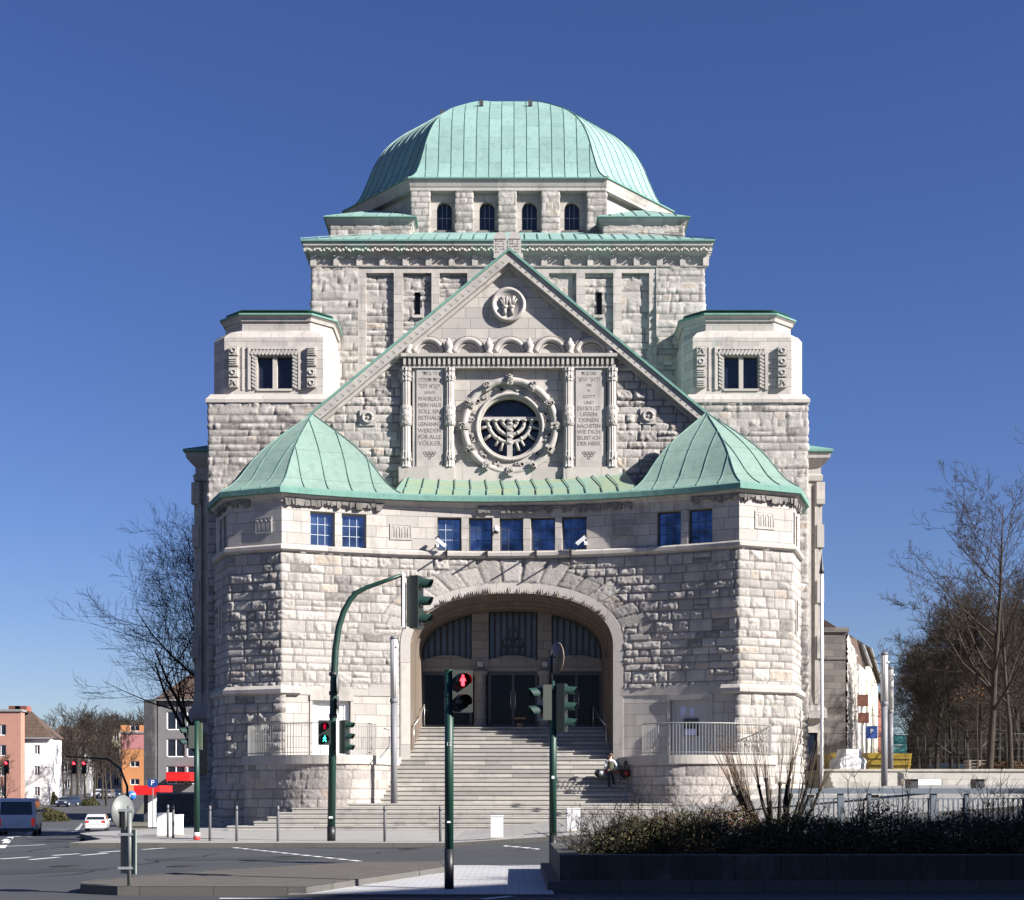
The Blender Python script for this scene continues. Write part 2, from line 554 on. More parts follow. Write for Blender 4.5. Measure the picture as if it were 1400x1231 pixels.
def courses(z0, z1, hs, rng):
    out = [z0]
    while out[-1] < z1:
        out.append(out[-1] + rng.choice(hs))
    return np.array(out)
def stone_field(S, Zg, s0, s1, z0, z1, hs=(.27, .31, .36, .42), wd=(.38, 1.0), seed=1, arch=None, split=.2):
    """returns height, tone, for a coursed rock faced wall"""
    r = np.random.RandomState(seed)
    ze = courses(z0 - .2 * r.rand(), z1 + .3, hs, r)
    ci = np.clip(np.searchsorted(ze, Zg, 'right') - 1, 0, len(ze) - 2)
    lo = np.zeros_like(S); hi = np.zeros_like(S); bo = ze[ci].copy(); to = ze[ci + 1].copy(); bid = np.zeros_like(S)
    for c in range(len(ze) - 1):
        m = ci == c
        j = [s0 - r.rand() * wd[1]]
        while j[-1] < s1: j.append(j[-1] + r.uniform(*wd) * (1.15 if r.rand() < .3 else .8))
        j = np.array(j)
        k = np.clip(np.searchsorted(j, S[m], 'right') - 1, 0, len(j) - 2)
        lo[m] = j[k]; hi[m] = j[k + 1]
        sp = r.rand(len(j)) < (split if ze[c + 1] - ze[c] > .38 else 0)
        b = c * 1000.0 + k
        mid = (ze[c] + ze[c + 1]) / 2
        zz = Zg[m]; spm = sp[k]
        upper = zz > mid
        t2 = to[m]; b2 = bo[m]
        t2[spm & ~upper] = mid; b2[spm & upper] = mid
        to[m] = t2; bo[m] = b2
        bid[m] = b + np.where(spm & upper, .5, 0)
    dx = np.minimum(S - lo, hi - S); dz = np.minimum(Zg - bo, to - Zg)
    u = (S - (lo + hi) / 2) / np.maximum(hi - lo, .1); v = (Zg - (bo + to) / 2) / np.maximum(to - bo, .1)
    smooth_ring = np.zeros_like(S, bool)
    if arch is not None:
        ax, aa, ab, az, an = arch
        x = S - ax; z = Zg - az
        up = z > 0
        rho = (np.abs(x / aa) ** an + np.abs(np.maximum(z, 0) / ab) ** an) ** (1 / an)
        rl = np.hypot(x, np.maximum(z, 0)) / np.maximum(rho, .01)
        rad = (rho - 1) * rl
        ang = np.arctan2(np.maximum(z, 0) / ab, x / aa)
        nb = 21
        w_ = math.pi / nb
        ki = np.floor(ang / w_)
        outer = 1.05 + .45 * _h(ki, ki * 0, 55)
        ring = up & (rad > .42) & (rad < outer) & (ang > w_ * 2) & (ang < math.pi - w_ * 2)
        da = np.minimum(ang - ki * w_, (ki + 1) * w_ - ang) * rl * 1.0
        dx = np.where(ring, da, dx)
        dz = np.where(ring, np.minimum(rad - .42, outer - rad), dz)
        u = np.where(ring, ((ang / w_) % 1) - .5, u); v = np.where(ring, (rad - .42) / (outer - .42) - .5, v)
        bid = np.where(ring, 90000 + ki, bid)
        smooth_ring = (rad <= .42)
        # stones outside touching the ring also get a joint there
        out2 = up & (rad >= outer)
        dz = np.where(out2 & (ang > w_ * 2) & (ang < math.pi - w_ * 2), np.minimum(dz, rad - outer), dz)
    bi = np.round(bid * 2)
    r1 = _h(bi, bi * 0 + 3, seed); r2 = _h(bi, bi * 0 + 11, seed); r3 = _h(bi, bi * 0 + 23, seed); r4 = _h(bi, bi * 0 + 31, seed); r5 = _h(bi, bi * 0 + 47, seed)
    e = np.minimum(dx, dz)
    mk = sstep(0.0, .04, e)
    pil = 1 - (1 - np.clip(e / .09, 0, 1)) ** 2
    nA = vnoise(S * 3.3 + r1 * 50, Zg * 4.2 + r2 * 50, seed); nB = vnoise(S * 8.5, Zg * 9.5, seed + 1); nC = vnoise(S * 19, Zg * 20, seed + 2)
    ridg = 1 - np.abs(2 * vnoise(S * 2.2 + r3 * 31, Zg * 3.1 + r4 * 37, seed + 5) - 1)
    smoothb = (r5 < .28)
    rough = np.where(smoothb, .12, .55 + .75 * r1)
    rough = np.where(bid >= 90000, rough * .55, rough)
    h = mk * (.018 + .024 * r2 + rough * pil * (.026 * nA + .026 * ridg ** 2 + .034 * (nB - .3) + .046 * (nC - .4) - .010)) + mk * rough * pil * ((r3 - .5) * u + (r4 - .5) * v) * .035
    # a fracture facet: part of the block broken back
    fr = np.clip((u * (r1 - .5) + v * (r2 - .3)) * 3 + .25 * nB - .25, 0, .6)
    h = h - rough * pil * fr * .055
    tone = .30 + .42 * r3 + .18 * (nA - .5)
    tone = np.where(r4 > .965, .10 + .1 * nB, tone)
    tone = np.where((r4 > .86) & (r4 < .93), .87, tone)
    tone = np.clip(tone, .2, 1)
    tone = np.where(e < .021, .10, tone)
    tone = np.where(r4 > .965, np.minimum(tone, .12 + .1 * nB), tone)
    h = np.where(smooth_ring, .012 * 1.0, h)
    tone = np.where(smooth_ring, .62, tone)
    return h, np.clip(tone, 0, 1)

def rustic(name, path, z0, z1, mat=None, step=.05, hole=None, clip=None, seed=1, amp=1.0, parent=syn, s0=0.0, s1=None, arch=None, flare=None, hs=(.27, .31, .36, .42), wd=(.38, 1.0), label=None):
    s1 = path.len if s1 is None else s1
    ns = max(2, int((s1 - s0) / step) + 1); nz = max(2, int((z1 - z0) / step) + 1)
    sg = np.linspace(s0, s1, ns); zg = np.linspace(z0, z1, nz)
    S, Zg = np.meshgrid(sg, zg)
    h, tone = stone_field(S, Zg, s0, s1, z0, z1, seed=seed, arch=arch, hs=hs, wd=wd)
    h = h * amp
    p = path.at(S); n = path.nrm(S)
    if flare is not None: h = h + flare(S, Zg)
    V = np.stack([p[..., 0] + n[..., 0] * h, p[..., 1] + n[..., 1] * h, Zg], -1).reshape(-1, 3)
    idx = np.arange(ns * nz).reshape(nz, ns)
    Fq = np.stack([idx[:-1, :-1], idx[:-1, 1:], idx[1:, 1:], idx[1:, :-1]], -1)
    cs = (sg[:-1] + sg[1:]) / 2; cz = (zg[:-1] + zg[1:]) / 2
    CS, CZ = np.meshgrid(cs, cz)
    keep = np.ones_like(CS, bool)
    if hole is not None: keep &= ~hole(CS, CZ)
    if clip is not None:
        pc = path.at(CS); keep &= clip(pc[..., 0], CZ)
    Fq = Fq[keep]
    used = np.unique(Fq); remap = np.full(len(V), -1); remap[used] = np.arange(len(used))
    o = raw_mesh(name, V[used], remap[Fq], mat or M_RUST, None, np.stack([S, Zg], -1).reshape(-1, 2)[used], tone.ravel()[used])
    if label: o["label"] = label
    return par(o, parent)

def flat_wall(mb, path, s0, s1, z0, z1, holes=(), depth=.28, ds=.45, off=0.0):
    """dressed wall along a path with rectangular holes (sa,sb,za,zb) and reveals"""
    brk = {s0, s1}
    for L in path.L:
        if s0 < L < s1: brk.add(float(L))
    for h in holes: brk.update([h[0], h[1]])
    brk = sorted(brk); out = []
    for a, b in zip(brk[:-1], brk[1:]):
        k = max(1, int((b - a) / ds)); out += [a + (b - a) * i / k for i in range(k)]
    out.append(brk[-1])
    zs = sorted({z0, z1} | {q for h in holes for q in h[2:4]})
    P = path.at(np.array(out)) + path.nrm(np.array(out), .01) * off
    for i in range(len(out) - 1):
        for k in range(len(zs) - 1):
            cs, cz = (out[i] + out[i + 1]) / 2, (zs[k] + zs[k + 1]) / 2
            if any(h[0] < cs < h[1] and h[2] < cz < h[3] for h in holes): continue
            mb.quad((P[i][0], P[i][1], zs[k]), (P[i + 1][0], P[i + 1][1], zs[k]), (P[i + 1][0], P[i + 1][1], zs[k + 1]), (P[i][0], P[i][1], zs[k + 1]),
                    uv=[(out[i], zs[k]), (out[i + 1], zs[k]), (out[i + 1], zs[k + 1]), (out[i], zs[k + 1])])
    for sa, sb, za, zb in holes:
        a = path.at(sa); b = path.at(sb); n = path.nrm((sa + sb) / 2, .02)
        a = a + n * off; b = b + n * off
        A = a - n * depth; Bq = b - n * depth
        mb.quad((a[0], a[1], za), (a[0], a[1], zb), (A[0], A[1], zb), (A[0], A[1], za))
        mb.quad((b[0], b[1], zb), (b[0], b[1], za), (Bq[0], Bq[1], za), (Bq[0], Bq[1], zb))
        mb.quad((a[0], a[1], zb), (b[0], b[1], zb), (Bq[0], Bq[1], zb), (A[0], A[1], zb))
        mb.quad((a[0], a[1], za), (A[0], A[1], za), (Bq[0], Bq[1], za), (b[0], b[1], za))

def window_in(path, sa, sb, za, zb, depth, glass, frame, bars=(3, 3), fw=.07, barm=None, bw=.018, name="window", parent=syn, off=0.0):
    """glazed window set back in a hole: part 'window' (frame) > sub-parts pane, glazing_bar"""
    a = path.at(sa); b = path.at(sb); n = path.nrm((sa + sb) / 2, .02)
    a = a + n * off; b = b + n * off
    u = (b - a); W = float(np.hypot(*u)); u = u / W
    def P(s, z, d): q = a + u * s - n * (depth - d); return (q[0], q[1], z)
    H = zb - za
    f = MB()
    def bar(m, s0_, s1_, z0_, z1_, d0, d1):
        pts = [P(s0_, z0_, d0), P(s1_, z0_, d0), P(s1_, z0_, d1), P(s0_, z0_, d1), P(s0_, z1_, d0), P(s1_, z1_, d0), P(s1_, z1_, d1), P(s0_, z1_, d1)]
        k = m.vadd(pts)
        for q in ((0, 3, 2, 1), (4, 5, 6, 7), (0, 1, 5, 4), (1, 2, 6, 5), (2, 3, 7, 6), (3, 0, 4, 7)): m.face([k + i for i in q])
    bar(f, 0, fw, za, zb, -.02, .05); bar(f, W - fw, W, za, zb, -.02, .05)
    bar(f, fw, W - fw, za, za + fw, -.02, .05); bar(f, fw, W - fw, zb - fw, zb, -.02, .05)
    fo = B(f, name, frame)
    g = MB(); g.quad(P(fw * .5, za + fw * .5, .01), P(W - fw * .5, za + fw * .5, .01), P(W - fw * .5, zb - fw * .5, .01), P(fw * .5, zb - fw * .5, .01))
    go = g.build("pane", glass); go.parent = fo
    if bars:
        g = MB(); nx, nzv = bars
        for i in range(1, nx):
            c = fw + (W - 2 * fw) * i / nx; bar(g, c - bw / 2, c + bw / 2, za + fw, zb - fw, .012, .03)
        for i in range(1, nzv):
            c = za + fw + (H - 2 * fw) * i / nzv; bar(g, fw, W - fw, c - bw / 2, c + bw / 2, .012, .03)
        bo = g.build("glazing_bar", barm or M_LEAD); bo.parent = fo
    # parent local coordinates: fo carries location offset
    for ch in fo.children: ch.location = (0, 0, 0)
    return fo

# ---- lower front: rusticated middle zone with the arch
Z_BAND, Z_STR, Z_EAVE = 5.10, 10.30, 12.45
def arch_hole(S, Zc, grow=0.0):
    x = S - SARC; z = Zc - A_Z
    rho = (np.abs(x / (A_A + grow)) ** A_N + np.abs(np.maximum(z, 0) / (A_B + grow)) ** A_N) ** (1 / A_N)
    return rho < 1
slitL = (S_L1 - 1.35, S_L1 - .85, 7.3, 8.6); slitR = (S_R1 + .75, S_R1 + 1.25, 7.3, 8.6)
def hole_mid(S, Zc):
    h = arch_hole(S, Zc)
    for sl_ in (slitL, slitR):
        c = (sl_[0] + sl_[1]) / 2; r = (sl_[1] - sl_[0]) / 2
        h |= (np.abs(S - c) < r) & (Zc > sl_[2]) & (Zc < sl_[3] - r)
        h |= ((S - c) ** 2 + (Zc - (sl_[3] - r)) ** 2 < r * r)
    return h
rustic("rough_wall", FP, Z_BAND + .1, Z_STR, step=.045, hole=hole_mid, seed=3, arch=(SARC, A_A, A_B, A_Z, A_N), s0=FP.L[1] - 3)
# arched slit niches on the flanks; black backing stands in for their shade
for sl_ in (slitL, slitR):
    c = (sl_[0] + sl_[1]) / 2; r = (sl_[1] - sl_[0]) / 2; p = FP.at(c); n = FP.nrm(c, .3); ang = math.atan2(n[1], n[0]) + math.pi / 2
    M = Matrix.Translation((p[0], p[1], 0)) @ Matrix.Rotation(ang, 4, 'Z')
    inn = [(-r * .8, sl_[2] + .05)] + [(-r * .8 * math.cos(t), sl_[3] - r + r * .8 * math.sin(t)) for t in np.linspace(0, math.pi, 11)] + [(r * .8, sl_[2] + .05)]
    out = [(-r * 1.35, sl_[2] - .12)] + [(-r * 1.35 * math.cos(t), sl_[3] - r + r * 1.35 * math.sin(t)) for t in np.linspace(0, math.pi, 11)] + [(r * 1.35, sl_[2] - .12)]
    m = MB(); m.grid([[tuple(M @ Vector((a[0], .25, a[1]))), tuple(M @ Vector((a[0], -.08, a[1]))), tuple(M @ Vector((b[0], -.08, b[1]))), tuple(M @ Vector((b[0], .02, b[1])))] for a, b in zip(inn + inn[:1], out + out[:1])]); B(m, "slit_frame", M_MOLD)
    m = MB(); m.poly([tuple(M @ Vector((a[0], .22, a[1]))) for a in inn]); B(m, "slit_black_backing", M_BLACK)
# chamfers and returns below the band
rustic("rough_wall", FP, -.6, Z_BAND - .1, step=.05, seed=14, s0=FP.L[1] - 3, s1=S_WL + .12, amp=1.25, flare=lambda S, Z_: np.clip(2.8 - Z_, 0, 3) * .05 + .05)
rustic("rough_wall", FP, -.6, Z_BAND - .1, step=.05, seed=15, s0=S_WR - .12, s1=FP.L[-2] + 3, amp=1.25, flare=lambda S, Z_: np.clip(2.8 - Z_, 0, 3) * .07 + .05)
# dressed zone beside the portal, below the band
mb = MB()
dzt = 4.72; DB = 2.62
dL = (FP.spx(427), FP.spx(479), DB, dzt); dR = (FP.spx(916), FP.spx(971), DB, dzt)
flat_wall(mb, FP, S_WL + .0, SARC - A_A - .0, 0.3, Z_BAND + .12, holes=[dL], depth=.35, off=.02)
B(mb, "dressed_wall", M_ASH); mb = MB()
flat_wall(mb, FP, SARC + A_A, S_WR, 0.3, Z_BAND + .12, holes=[dR], depth=.35, off=.02)
B(mb, "dressed_wall", M_ASH)
# upper storey band
holes = []
for a, b in ((424, 458), (467, 501), (598, 631), (641, 673.5), (683, 715.5), (725.5, 759), (768, 802), (898, 931), (941, 974)):
    holes.append((FP.spx(a), FP.spx(b), 10.48, 11.76))
for sc_, sg_ in ((S_L1, -1), (S_R1, 1)):
    for d0, d1 in ((.35, .85), (1.1, 1.6)):
        holes.append(tuple(sorted((sc_ + sg_ * d0, sc_ + sg_ * d1))) + (10.48, 11.76))
mb = MB(); flat_wall(mb, FP, FP.L[1] - 9, FP.L[-2] + 9, Z_STR - .05, Z_EAVE, holes=holes, depth=.26)
B(mb, "dressed_wall", M_ASH)
for i, h in enumerate(holes):
    window_in(FP, h[0], h[1], h[2], h[3], .24, (M_GBLUE if i < 3 else M_GBLUE2) if i < 9 else M_GDARK, M_FRAME if i > 1 else M_FRAMEG, bars=(3, 3), barm=M_LEAD if i < 3 else M_FRAME, fw=.06)
# mullion piers read as slightly proud posts: add bases
mb = MB()
for px in (462.5, 636, 678, 720.5, 763.5, 936):
    s = FP.spx(px); p = FP.at(s); n = FP.nrm(s, .3); ang = math.atan2(n[1], n[0]) + math.pi / 2
    mb.box((p[0] + n[0] * .005, p[1] + n[1] * .005, 10.60), (.26, .06, .24), ang)
B(mb, "mullion_base", M_MOLD)

PF = [tuple(p) for p in FAC]
def band(name, prof, mat, path=PF):
    m = MB(); m.sweep(path, prof); return B(m, name, mat)
band("string_course", [(-.05, 10.20), (.10, 10.23), (.16, 10.28), (.16, 10.40), (.10, 10.46), (-.02, 10.49)], M_MOLD)
# lower band only on the chamfers and a short way round
PL_ = [(-11.56, 60.0), (-11.53, 57.0), (-10.65, 54.9), arc(0), arc(.035)]
PR_ = [arc(.965), arc(1), (10.38, 54.2), (11.12, 56.5), (11.15, 60.0)]
pr = [(-.05, 4.88), (.14, 4.90), (.22, 4.96), (.22, 5.10), (.10, 5.22), (-.05, 5.28)]
band("band_course", pr, M_MOLD, PL_); band("band_course", pr, M_MOLD, PR_)
MIDP = [arc(t) for t in np.linspace(.03, .245, 8)]
band("band_course", [(-.02, 4.90), (.05, 4.92), (.05, 5.24), (-.02, 5.26)], M_MOLD, MIDP)
MIDP = [arc(t) for t in np.linspace(.745, .97, 8)]
band("band_course", [(-.02, 4.90), (.05, 4.92), (.05, 5.24), (-.02, 5.26)], M_MOLD, MIDP)
# eaves: stone cornice with sooty patches, copper fascia
band("stone_cornice", [(-.02, 12.02), (.05, 12.04), (.05, 12.12), (.12, 12.2), (.21, 12.28), (.23, 12.36), (-.02, 12.37)], M_MOLD)
band("eaves_fascia", [(.23, 12.30), (.35, 12.31), (.35, 12.50), (.29, 12.55), (-.1, 12.72)], M_COPE)
# rough dark tufts of soot and moss crust clinging under the cornice
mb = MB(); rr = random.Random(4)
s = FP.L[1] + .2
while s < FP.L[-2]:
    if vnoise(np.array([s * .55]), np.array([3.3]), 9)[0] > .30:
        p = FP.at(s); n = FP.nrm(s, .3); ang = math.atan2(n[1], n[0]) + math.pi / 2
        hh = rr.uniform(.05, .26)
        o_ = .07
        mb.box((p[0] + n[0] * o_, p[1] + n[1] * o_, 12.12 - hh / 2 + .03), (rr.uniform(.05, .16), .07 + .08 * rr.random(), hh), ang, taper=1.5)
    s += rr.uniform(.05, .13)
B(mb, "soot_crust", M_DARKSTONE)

# ---- portal
XA = float(FP.at(SARC)[0])      # portal axis
def arch_pts(a, b, zs, n=40, exp=A_N, z_low=None):
    out = []
    for i in range(n + 1):
        th = math.pi * i / n
        c, s_ = math.cos(th), math.sin(th)
        out.append((-a * math.copysign(abs(c) ** (2 / exp), c), zs + b * abs(s_) ** (2 / exp)))
    if z_low is not None: out = [(-a, z_low)] + out + [(a, z_low)]
    return out
# front archivolt: follows the curved wall
mb = MB()
ap = arch_pts(A_A, A_B, A_Z, 56, z_low=.9); ap2 = arch_pts(A_A + .38, A_B + .38, A_Z, 56, z_low=.9)
rows = []
for (x, z), (x2, z2) in zip(ap, ap2):
    pa = FP.at(SARC + x); na = FP.nrm(SARC + x, .3); pb = FP.at(SARC + x2); nb_ = FP.nrm(SARC + x2, .3)
    rows.append([(pa[0] - na[0] * .02, pa[1] - na[1] * .02, z), (pa[0] + na[0] * .06, pa[1] + na[1] * .06, z), (pb[0] + nb_[0] * .045, pb[1] + nb_[1] * .045, z2), (pb[0] - nb_[0] * .05, pb[1] - nb_[1] * .05, z2)])
mb.grid(rows)
B(mb, "arch_ring", M_MOLD)
# splayed intrados with stepped mouldings going back to the doors
YD = 58.35
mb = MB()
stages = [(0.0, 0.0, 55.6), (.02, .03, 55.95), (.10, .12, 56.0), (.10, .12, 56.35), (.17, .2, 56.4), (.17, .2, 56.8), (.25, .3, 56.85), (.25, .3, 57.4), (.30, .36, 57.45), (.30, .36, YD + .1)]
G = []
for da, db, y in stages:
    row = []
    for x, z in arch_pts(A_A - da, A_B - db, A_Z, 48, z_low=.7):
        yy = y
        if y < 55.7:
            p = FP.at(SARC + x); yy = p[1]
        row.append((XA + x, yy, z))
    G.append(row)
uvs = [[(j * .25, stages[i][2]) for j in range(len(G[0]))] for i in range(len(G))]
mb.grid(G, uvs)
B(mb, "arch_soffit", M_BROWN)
# little hanging tufts along the arch edge (weathered carved fringe)
mb = MB(); rr = random.Random(12)
for i in range(110):
    th = math.pi * (.14 + .72 * i / 109)
    c, s_ = math.cos(th), math.sin(th)
    x = -(A_A + .02) * math.copysign(abs(c) ** (2 / A_N), c); z = A_Z + (A_B + .02) * abs(s_) ** (2 / A_N)
    p = FP.at(SARC + x); n = FP.nrm(SARC + x, .3)
    Lh = rr.uniform(.05, .26) if rr.random() < .7 else .05
    nx_, nz_ = -c / A_A, s_ / A_B; l = math.hypot(nx_, nz_); nx_, nz_ = nx_ / l, nz_ / l
    mb.tube([(p[0] + n[0] * .11, p[1] + n[1] * .11, z), (p[0] + nx_ * Lh + n[0] * .10, p[1] + n[1] * .10, z + nz_ * Lh)], [.035, .006], 4)
B(mb, "weathered_fringe", M_BROWN, label="brown streaks of weathering rising from the arch edge")
# screen wall with doors and lunettes
AI, BI = A_A - .30, A_B - .36
mb = MB()
def arch_top(x):
    q = 1 - abs(x / AI) ** A_N
    return A_Z + BI * max(q, 0) ** (1 / A_N)
SILL = 3.86; DT = 6.12; LB = 6.58
piers = [((645 - 700) * YD / F - XA, (668 - 700) * YD / F - XA), ((735 - 700) * YD / F - XA, (754 - 700) * YD / F - XA)]
# piers up to the soffit
for a, b in piers:
    mb.extr([(XA + a, DT), (XA + b, DT), (XA + b, arch_top(b) + .05), (XA + a, arch_top(a) + .05)], YD - .12, YD + .35)
# lintel with low-gabled tops
seg = [(-AI, piers[0][0]), (piers[0][1], piers[1][0]), (piers[1][1], AI)]
for a, b in seg:
    m_ = (a + b) / 2
    mb.extr([(XA + a, DT), (XA + b, DT), (XA + b, LB), (XA + m_ + .3, LB + .17), (XA + m_ - .3, LB + .17), (XA + a, LB)], YD - .03, YD + .35)
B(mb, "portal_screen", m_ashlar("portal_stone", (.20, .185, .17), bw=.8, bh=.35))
for a, b in seg:
    # lunette glass as polygon
    g = MB(); pts = [(XA + a, LB)]
    for i in range(0, 17):
        x = a + (b - a) * i / 16; pts.append((XA + x, max(LB + .01, arch_top(x))))
    pts.append((XA + b, LB))
    g.poly([(p[0], YD + .22, p[1]) for p in pts][::-1])
    go = B(g, "lunette_window", M_GLUN)
    g = MB(); x = a + .12
    nb_ = 8 if b - a > 2 else 8
    st = (b - a) / nb_
    for i in range(0, nb_ + 1):
        x = min(max(a + st * i, a + .03), b - .03); t = arch_top(x)
        if t > LB + .1: g.b2(XA + x - .035, XA + x + .035, YD + .12, YD + .2, LB, t)
    if a < 0 < b:   # ornament of three circles over an arcade in the centre light
        m_ = (a + b) / 2
        for cx_, cz_, r_ in ((m_, 7.62, .20), (m_ - .24, 7.28, .17), (m_ + .24, 7.28, .17)):
            pts = [(XA + cx_ + r_ * math.cos(t), YD + .1, cz_ + r_ * math.sin(t)) for t in np.linspace(0, 2 * math.pi, 19)]
            g.tube(pts, .022, 4)
        for k in range(7):
            g.b2(XA + m_ - .45 + k * .15 - .015, XA + m_ - .45 + k * .15 + .015, YD + .08, YD + .12, 6.72, 7.12)
        g.b2(XA + m_ - .48, XA + m_ + .48, YD + .08, YD + .12, 7.10, 7.14); g.b2(XA + m_ - .48, XA + m_ + .48, YD + .08, YD + .12, 6.76, 6.80)
    b_ = g.build("window_bar", M_BLACK); b_.parent = go
# doors
for a, b in seg:
    a2, b2 = max(a, -AI) , min(b, AI)
    fr = MB(); W = b2 - a2
    fr.b2(XA + a2, XA + b2, YD + .12, YD + .25, DT - .14, DT)
    for q in (a2 + .04, (a2 + b2) / 2, b2 - .04):
        fr.b2(XA + q - .05, XA + q + .05, YD + .12, YD + .25, SILL, DT - .14)
    fr.b2(XA + a2 + .09, XA + b2 - .09, YD + .14, YD + .2, SILL, SILL + .14)
    d = B(fr, "door", M_FRAME, label="dark bronze framed glass double door under the arch")
    g = MB(); g.quad((XA + a2, YD + .2, SILL), (XA + b2, YD + .2, SILL), (XA + b2, YD + .2, DT), (XA + a2, YD + .2, DT)); go = g.build("pane", M_GDOOR); go.parent = d
    g = MB()
    for sx in (-.09, .09):
        g.tube([((XA + (a2 + b2) / 2 + sx), YD + .06, SILL + .75), ((XA + (a2 + b2) / 2 + sx), YD + .06, SILL + 1.5)], .015, 6)
        for zz in (SILL + .8, SILL + 1.45): g.tube([((XA + (a2 + b2) / 2 + sx), YD + .06, zz), ((XA + (a2 + b2) / 2 + sx), YD + .14, zz)], .01, 5)
    go = g.build("handle", M_STEEL); go.parent = d
# columns flanking the centre door, lamps above them
for a, b in piers:
    c = XA + (a + b) / 2
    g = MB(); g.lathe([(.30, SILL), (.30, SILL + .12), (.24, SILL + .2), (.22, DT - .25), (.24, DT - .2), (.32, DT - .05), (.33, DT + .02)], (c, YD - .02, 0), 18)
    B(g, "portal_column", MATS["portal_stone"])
    g = MB(); g.b2(c - .11, c + .11, YD - .32, YD - .13, DT + .16, DT + .36); B(g, "wall_lamp", simple("lamp_shade_grey", (.3, .3, .31), .5, var=0) if "lamp_shade_grey" not in MATS else MATS["lamp_shade_grey"])
g = MB(); g.b2(XA - AI - .5, XA + AI + .5, YD + .4, YD + .5, .5, 9.2); B(g, "lobby_dark_sheet", M_BLACK)  # black sheet paints the darkness of the lobby behind the doors
g = MB(); g.b2(XA + .10, XA + .55, YD - .0, YD + .1, SILL + .35, SILL + .42); g.lathe([(.10, 0), (.16, .18)], (XA + .33, YD - .1, SILL + .0), 12); B(g, "planter_bowl", simple("terracotta", (.35, .18, .10), .8))
# fascia light strips over doors
# ---- relief panels on the upper band
def relief_panel(pxa, pxb, z0, z1, kind):
    sa, sb = FP.spx(pxa), FP.spx(pxb); s = (sa + sb) / 2
    p = FP.at(s); n = FP.nrm(s, .2); ang = math.atan2(n[1], n[0]) + math.pi / 2
    W, H = sb - sa, z1 - z0
    m = MB(); M = Matrix.Translation((p[0], p[1], (z0 + z1) / 2)) @ Matrix.Rotation(ang, 4, 'Z')
    def bx(u0, u1, v0, v1, d):
        m.box(None, (u1 - u0, d * 2, v1 - v0), M=M @ Matrix.Translation(((u0 + u1) / 2, 0, (v0 + v1) / 2)))
    bx(-W / 2, W / 2, -H / 2, H / 2, .02)
    e = .05
    bx(-W / 2, W / 2, H / 2 - e, H / 2, .032); bx(-W / 2, W / 2, -H / 2, -H / 2 + e, .032); bx(-W / 2, -W / 2 + e, -H / 2 + e, H / 2 - e, .032); bx(W / 2 - e, W / 2, -H / 2 + e, H / 2 - e, .032)
    if kind == 'loops':
        for k in range(4):
            u = -W / 2 + W * (k + .5) / 4
            pts = [M @ Vector((u - .06, -.04, -H / 2 + .1)), M @ Vector((u - .06, -.04, H / 2 - .16)), M @ Vector((u, -.05, H / 2 - .1)), M @ Vector((u + .06, -.04, H / 2 - .16)), M @ Vector((u + .06, -.04, -H / 2 + .1))]
            m.tube([(p_[0], p_[1] + .02, p_[2]) for p_ in pts], .016, 4)
    else:
        for i in range(4):
            for j in range(3):
                u = -W / 2 + W * (i + .5) / 4; v = -H / 2 + H * (j + .5) / 3
                c_ = M @ Vector((u, -.03, v))
                pts = [M @ Vector((u + .07 * math.cos(t), -.04, v + .07 * math.sin(t))) for t in np.linspace(0, 2 * math.pi, 9)]
                m.tube(pts, .02, 4)
        for k in range(5): bx(-.02, .02, -H / 2 + .08 + k * .12, -H / 2 + .16 + k * .12, .06)
    B(m, "carved_panel", M_CARVE)
relief_panel(533, 563, 10.85, 11.46, 'loops'); relief_panel(836, 866, 10.85, 11.50, 'knots'); relief_panel(1032, 1058, 10.95, 11.6, 'loops'); relief_panel(349, 372, 10.9, 11.5, 'loops')
